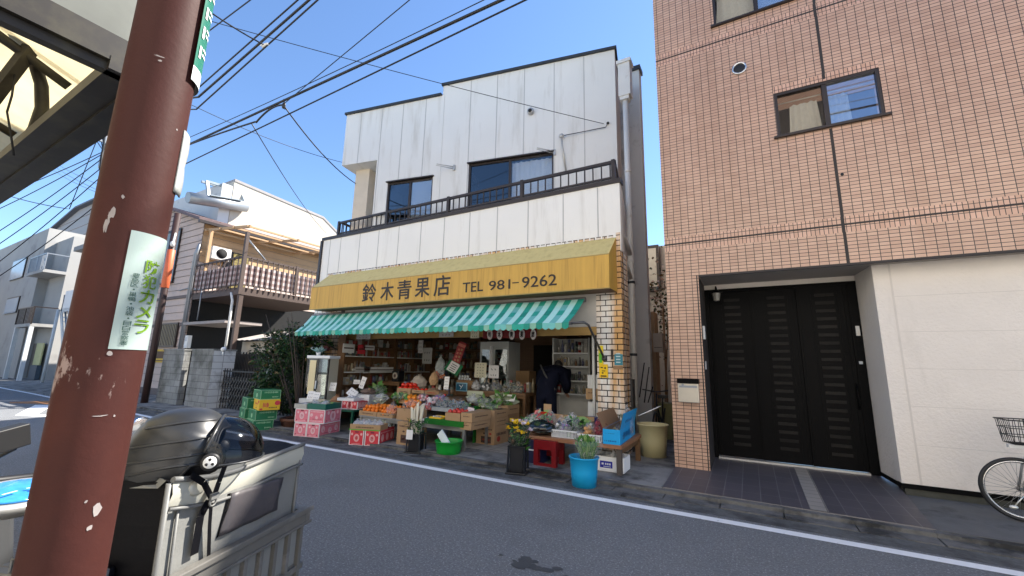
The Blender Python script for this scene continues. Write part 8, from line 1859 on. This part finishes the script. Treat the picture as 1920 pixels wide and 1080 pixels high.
for k in range(3): q = MB(); a = FY(1246, 770 + k * 22, 9.4); q.box(a.x - .12, 9.4, .06 + (2 - k) * .24, a.x + .16, 9.8, .06 + (2 - k) * .24 + .235); tag(q.build('stone_block', M("mossy_block_%d" % k, (.20, .19, .09), .9, var=.4, vs=5)), ('top', 'middle', 'bottom')[k] + ' mossy yellow block stacked in the alley', 'block')
hy = thing('dry_shrub', 'dry brown hydrangea shrub at the end of the gap', 'shrub', FY(1240, 700, 12.5)); q = MB(); c = FY(1243, 575, 12.5)
for k in range(700): v = Vector((R.gauss(0, .35), R.gauss(0, .3), R.gauss(0, .7))); q.leaf(c + v, R.uniform(.06, .13), .7, R.randrange(3))
q.build('foliage', [gbr, leafm("dry_pink", (.28, .16, .12), (.40, .32, .28)), g3], hy); q = MB(); q.tube([(c.x, 12.5, .05), c], .03, 6); q.tube([(c.x - .1, 12.5, .05), c + Vector((.2, 0, .6))], .02, 6); q.build('trunk', m_cardd, hy)
q = MB(); p = FY(1180, 690, 7.95); q.lathe([(.05, 0), (.055, .18), (.02, .24), (.018, .30)], (p.x, 7.8, p.z - .2), 12); tag(q.build('green_bottle', M("dark_green_glass", (.01, .06, .03), .1)), 'dark green bottle beside the downpipe', 'bottle'); q = MB(); q.box(p.x - .1, 7.72, .05, p.x + .1, 7.92, p.z - .201); tag(q.build('grey_bin', M("dark_grey_bin", (.05, .05, .05), .5)), 'dark narrow bin under the green bottle beside the pier', 'bin')
# ------------------------------------------------------------ the bending person
Yp = 8.05; px0 = FY(1024, 720, Yp).x; zs0 = FY(1024, 676, Yp).z
pe = thing('person', 'person in dark navy padded jacket bending over goods, seen from behind', 'person', (px0, Yp, .07))
def skin(name, chain, mats, par, mat_i=0, sub=2):
    # chain: {key: (pos, rx, ry, parent)}; one vertex per joint, radii on the skin layer
    keys = list(chain); me = bpy.data.meshes.new(name); inv = XF[par.name].inverted()
    me.from_pydata([tuple(inv @ Vector(chain[k][0])) for k in keys], [(keys.index(chain[k][2]), i) for i, k in enumerate(keys) if chain[k][2]], [])
    o = bpy.data.objects.new(name, me); COL.objects.link(o); o.parent = par; XF[o.name] = XF[par.name]
    mod = o.modifiers.new("skin", 'SKIN'); mod.use_smooth_shade = True
    for i, k in enumerate(keys): me.skin_vertices[0].data[i].radius = chain[k][1]; me.skin_vertices[0].data[i].use_root = (i == 0)
    s_ = o.modifiers.new("smooth", 'SUBSURF'); s_.levels = sub; s_.render_levels = sub
    me.materials.append(mats); return o
m_navy = M("navy_padded_cloth", (.006, .0075, .018), .85, var=.4, vs=6, bump=1.0, bs=9, spec=.12); m_trou = M("dark_trousers", (.012, .012, .015), .8); m_skin_ = M("skin", (.42, .24, .16), .5); m_hair = M("dark_grey_hair", (.030, .028, .028), .6, bump=.6, bs=120)
zf = .07; X = px0
body = skin('body', {
    'pelvis': ((X - .02, Yp, .98), (.215, .16), None), 'waist': ((X, Yp + .06, 1.14), (.24, .18), 'pelvis'), 'chest': ((X + .04, Yp + .16, 1.32), (.275, .20), 'waist'), 'shoulders': ((X + .06, Yp + .28, 1.44), (.25, .17), 'chest'), 'neck': ((X + .07, Yp + .38, 1.50), (.065, .065), 'shoulders'),
    'sl': ((X - .24, Yp + .30, 1.38), (.125, .12), 'shoulders'), 'el': ((X - .31, Yp + .34, 1.10), (.115, .11), 'sl'), 'wl': ((X - .16, Yp + .55, .98), (.06, .055), 'el'),
    'sr': ((X + .29, Yp + .26, 1.36), (.14, .13), 'shoulders'), 'er': ((X + .34, Yp + .30, 1.08), (.115, .11), 'sr'), 'wr': ((X + .22, Yp + .55, .95), (.06, .055), 'er'),
    'hl': ((X - .12, Yp, .90), (.13, .125), 'pelvis'), 'kl': ((X - .14, Yp + .05, .52), (.09, .09), 'hl'), 'al': ((X - .14, Yp - .02, .16), (.062, .065), 'kl'), 'hr': ((X + .11, Yp, .90), (.13, .125), 'pelvis'), 'kr': ((X + .13, Yp + .06, .52), (.09, .09), 'hr'), 'ar': ((X + .13, Yp + .02, .16), (.062, .065), 'kr')}, m_navy, pe)
q = MB()
for s_ in (-.14, .13): q.ell((X + s_, Yp + .07, zf + .05), .05, .13, .055, 12, 8)
q.build('shoes', m_blackp, pe)
q = MB(); hc = Vector((X + .06, Yp + .50, 1.50)); tl = Matrix.Rotation(rad(-38), 4, 'X'); q.ell(hc, .078, .098, .115, 16, 12, 0, mat=tl); q.ell(hc + tl @ Vector((0, .10, -.01)), .016, .022, .022, 8, 6)
for s_ in (-1, 1): q.ell(hc + tl @ Vector((s_ * .08, .0, -.005)), .012, .02, .032, 8, 6); q.ell(hc + tl @ Vector((s_ * .03, .09, .02)), .012, .008, .008, 8, 6, 1)
q.ell(hc + tl @ Vector((0, .092, -.055)), .025, .008, .007, 8, 6, 2); q.build('head', [m_skin_, m_whitec, M("lips", (.35, .12, .10), .5)], pe)
q = MB(); q.ell(hc + tl @ Vector((0, -.018, .022)), .088, .100, .110, 16, 12, jit=.03, mat=tl); q.build('hair', m_hair, pe)
q = MB(); q.tube([(X + .07 + .085 * math.cos(a), Yp + .38 + .06 * math.sin(a), 1.495 + .02 * math.sin(a)) for a in [2 * math.pi * i / 16 for i in range(16)]], .035, 8, closed=True); q.build('collar', M("grey_hood", (.10, .095, .09), .8), pe)
q = MB(); q.tube([(X - .16, Yp + .06, 1.52), (X - .02, Yp - .045, 1.34), (X + .14, Yp - .075, 1.14), (X + .22, Yp - .03, 1.02)], .018, 6); q.build('bag_strap', M('grey_strap', (.07, .068, .065), .8), pe)
for s_, wr in ((-1, (X - .16, Yp + .55, .98)), (1, (X + .22, Yp + .55, .95))):
    w0 = Vector(wr); dr_ = Vector((.0, .08, -.06)).normalized(); sd_ = Vector((1, 0, 0)); ch = {'wrist': (w0, (.028, .02), None), 'palm': (w0 + dr_ * .07, (.036, .016), 'wrist')}
    for f_ in range(4): k = w0 + dr_ * .10 + sd_ * (.027 - .018 * f_); ch['k%d' % f_] = (k, (.010, .010), 'palm'); L_ = (.034, .040, .038, .030)[f_]; ch['m%d' % f_] = (k + dr_ * L_ + Vector((0, 0, -.008)), (.009, .009), 'k%d' % f_); ch['t%d' % f_] = (k + dr_ * L_ * 1.7 + Vector((0, -.004, -.028)), (.007, .007), 'm%d' % f_)
    ch['th'] = (w0 + dr_ * .05 - sd_ * s_ * .045, (.011, .011), 'palm'); ch['tt'] = (w0 + dr_ * .09 - sd_ * s_ * .055 + Vector((0, 0, -.012)), (.008, .008), 'th')
    skin('hand', ch, m_skin_, pe, sub=1)
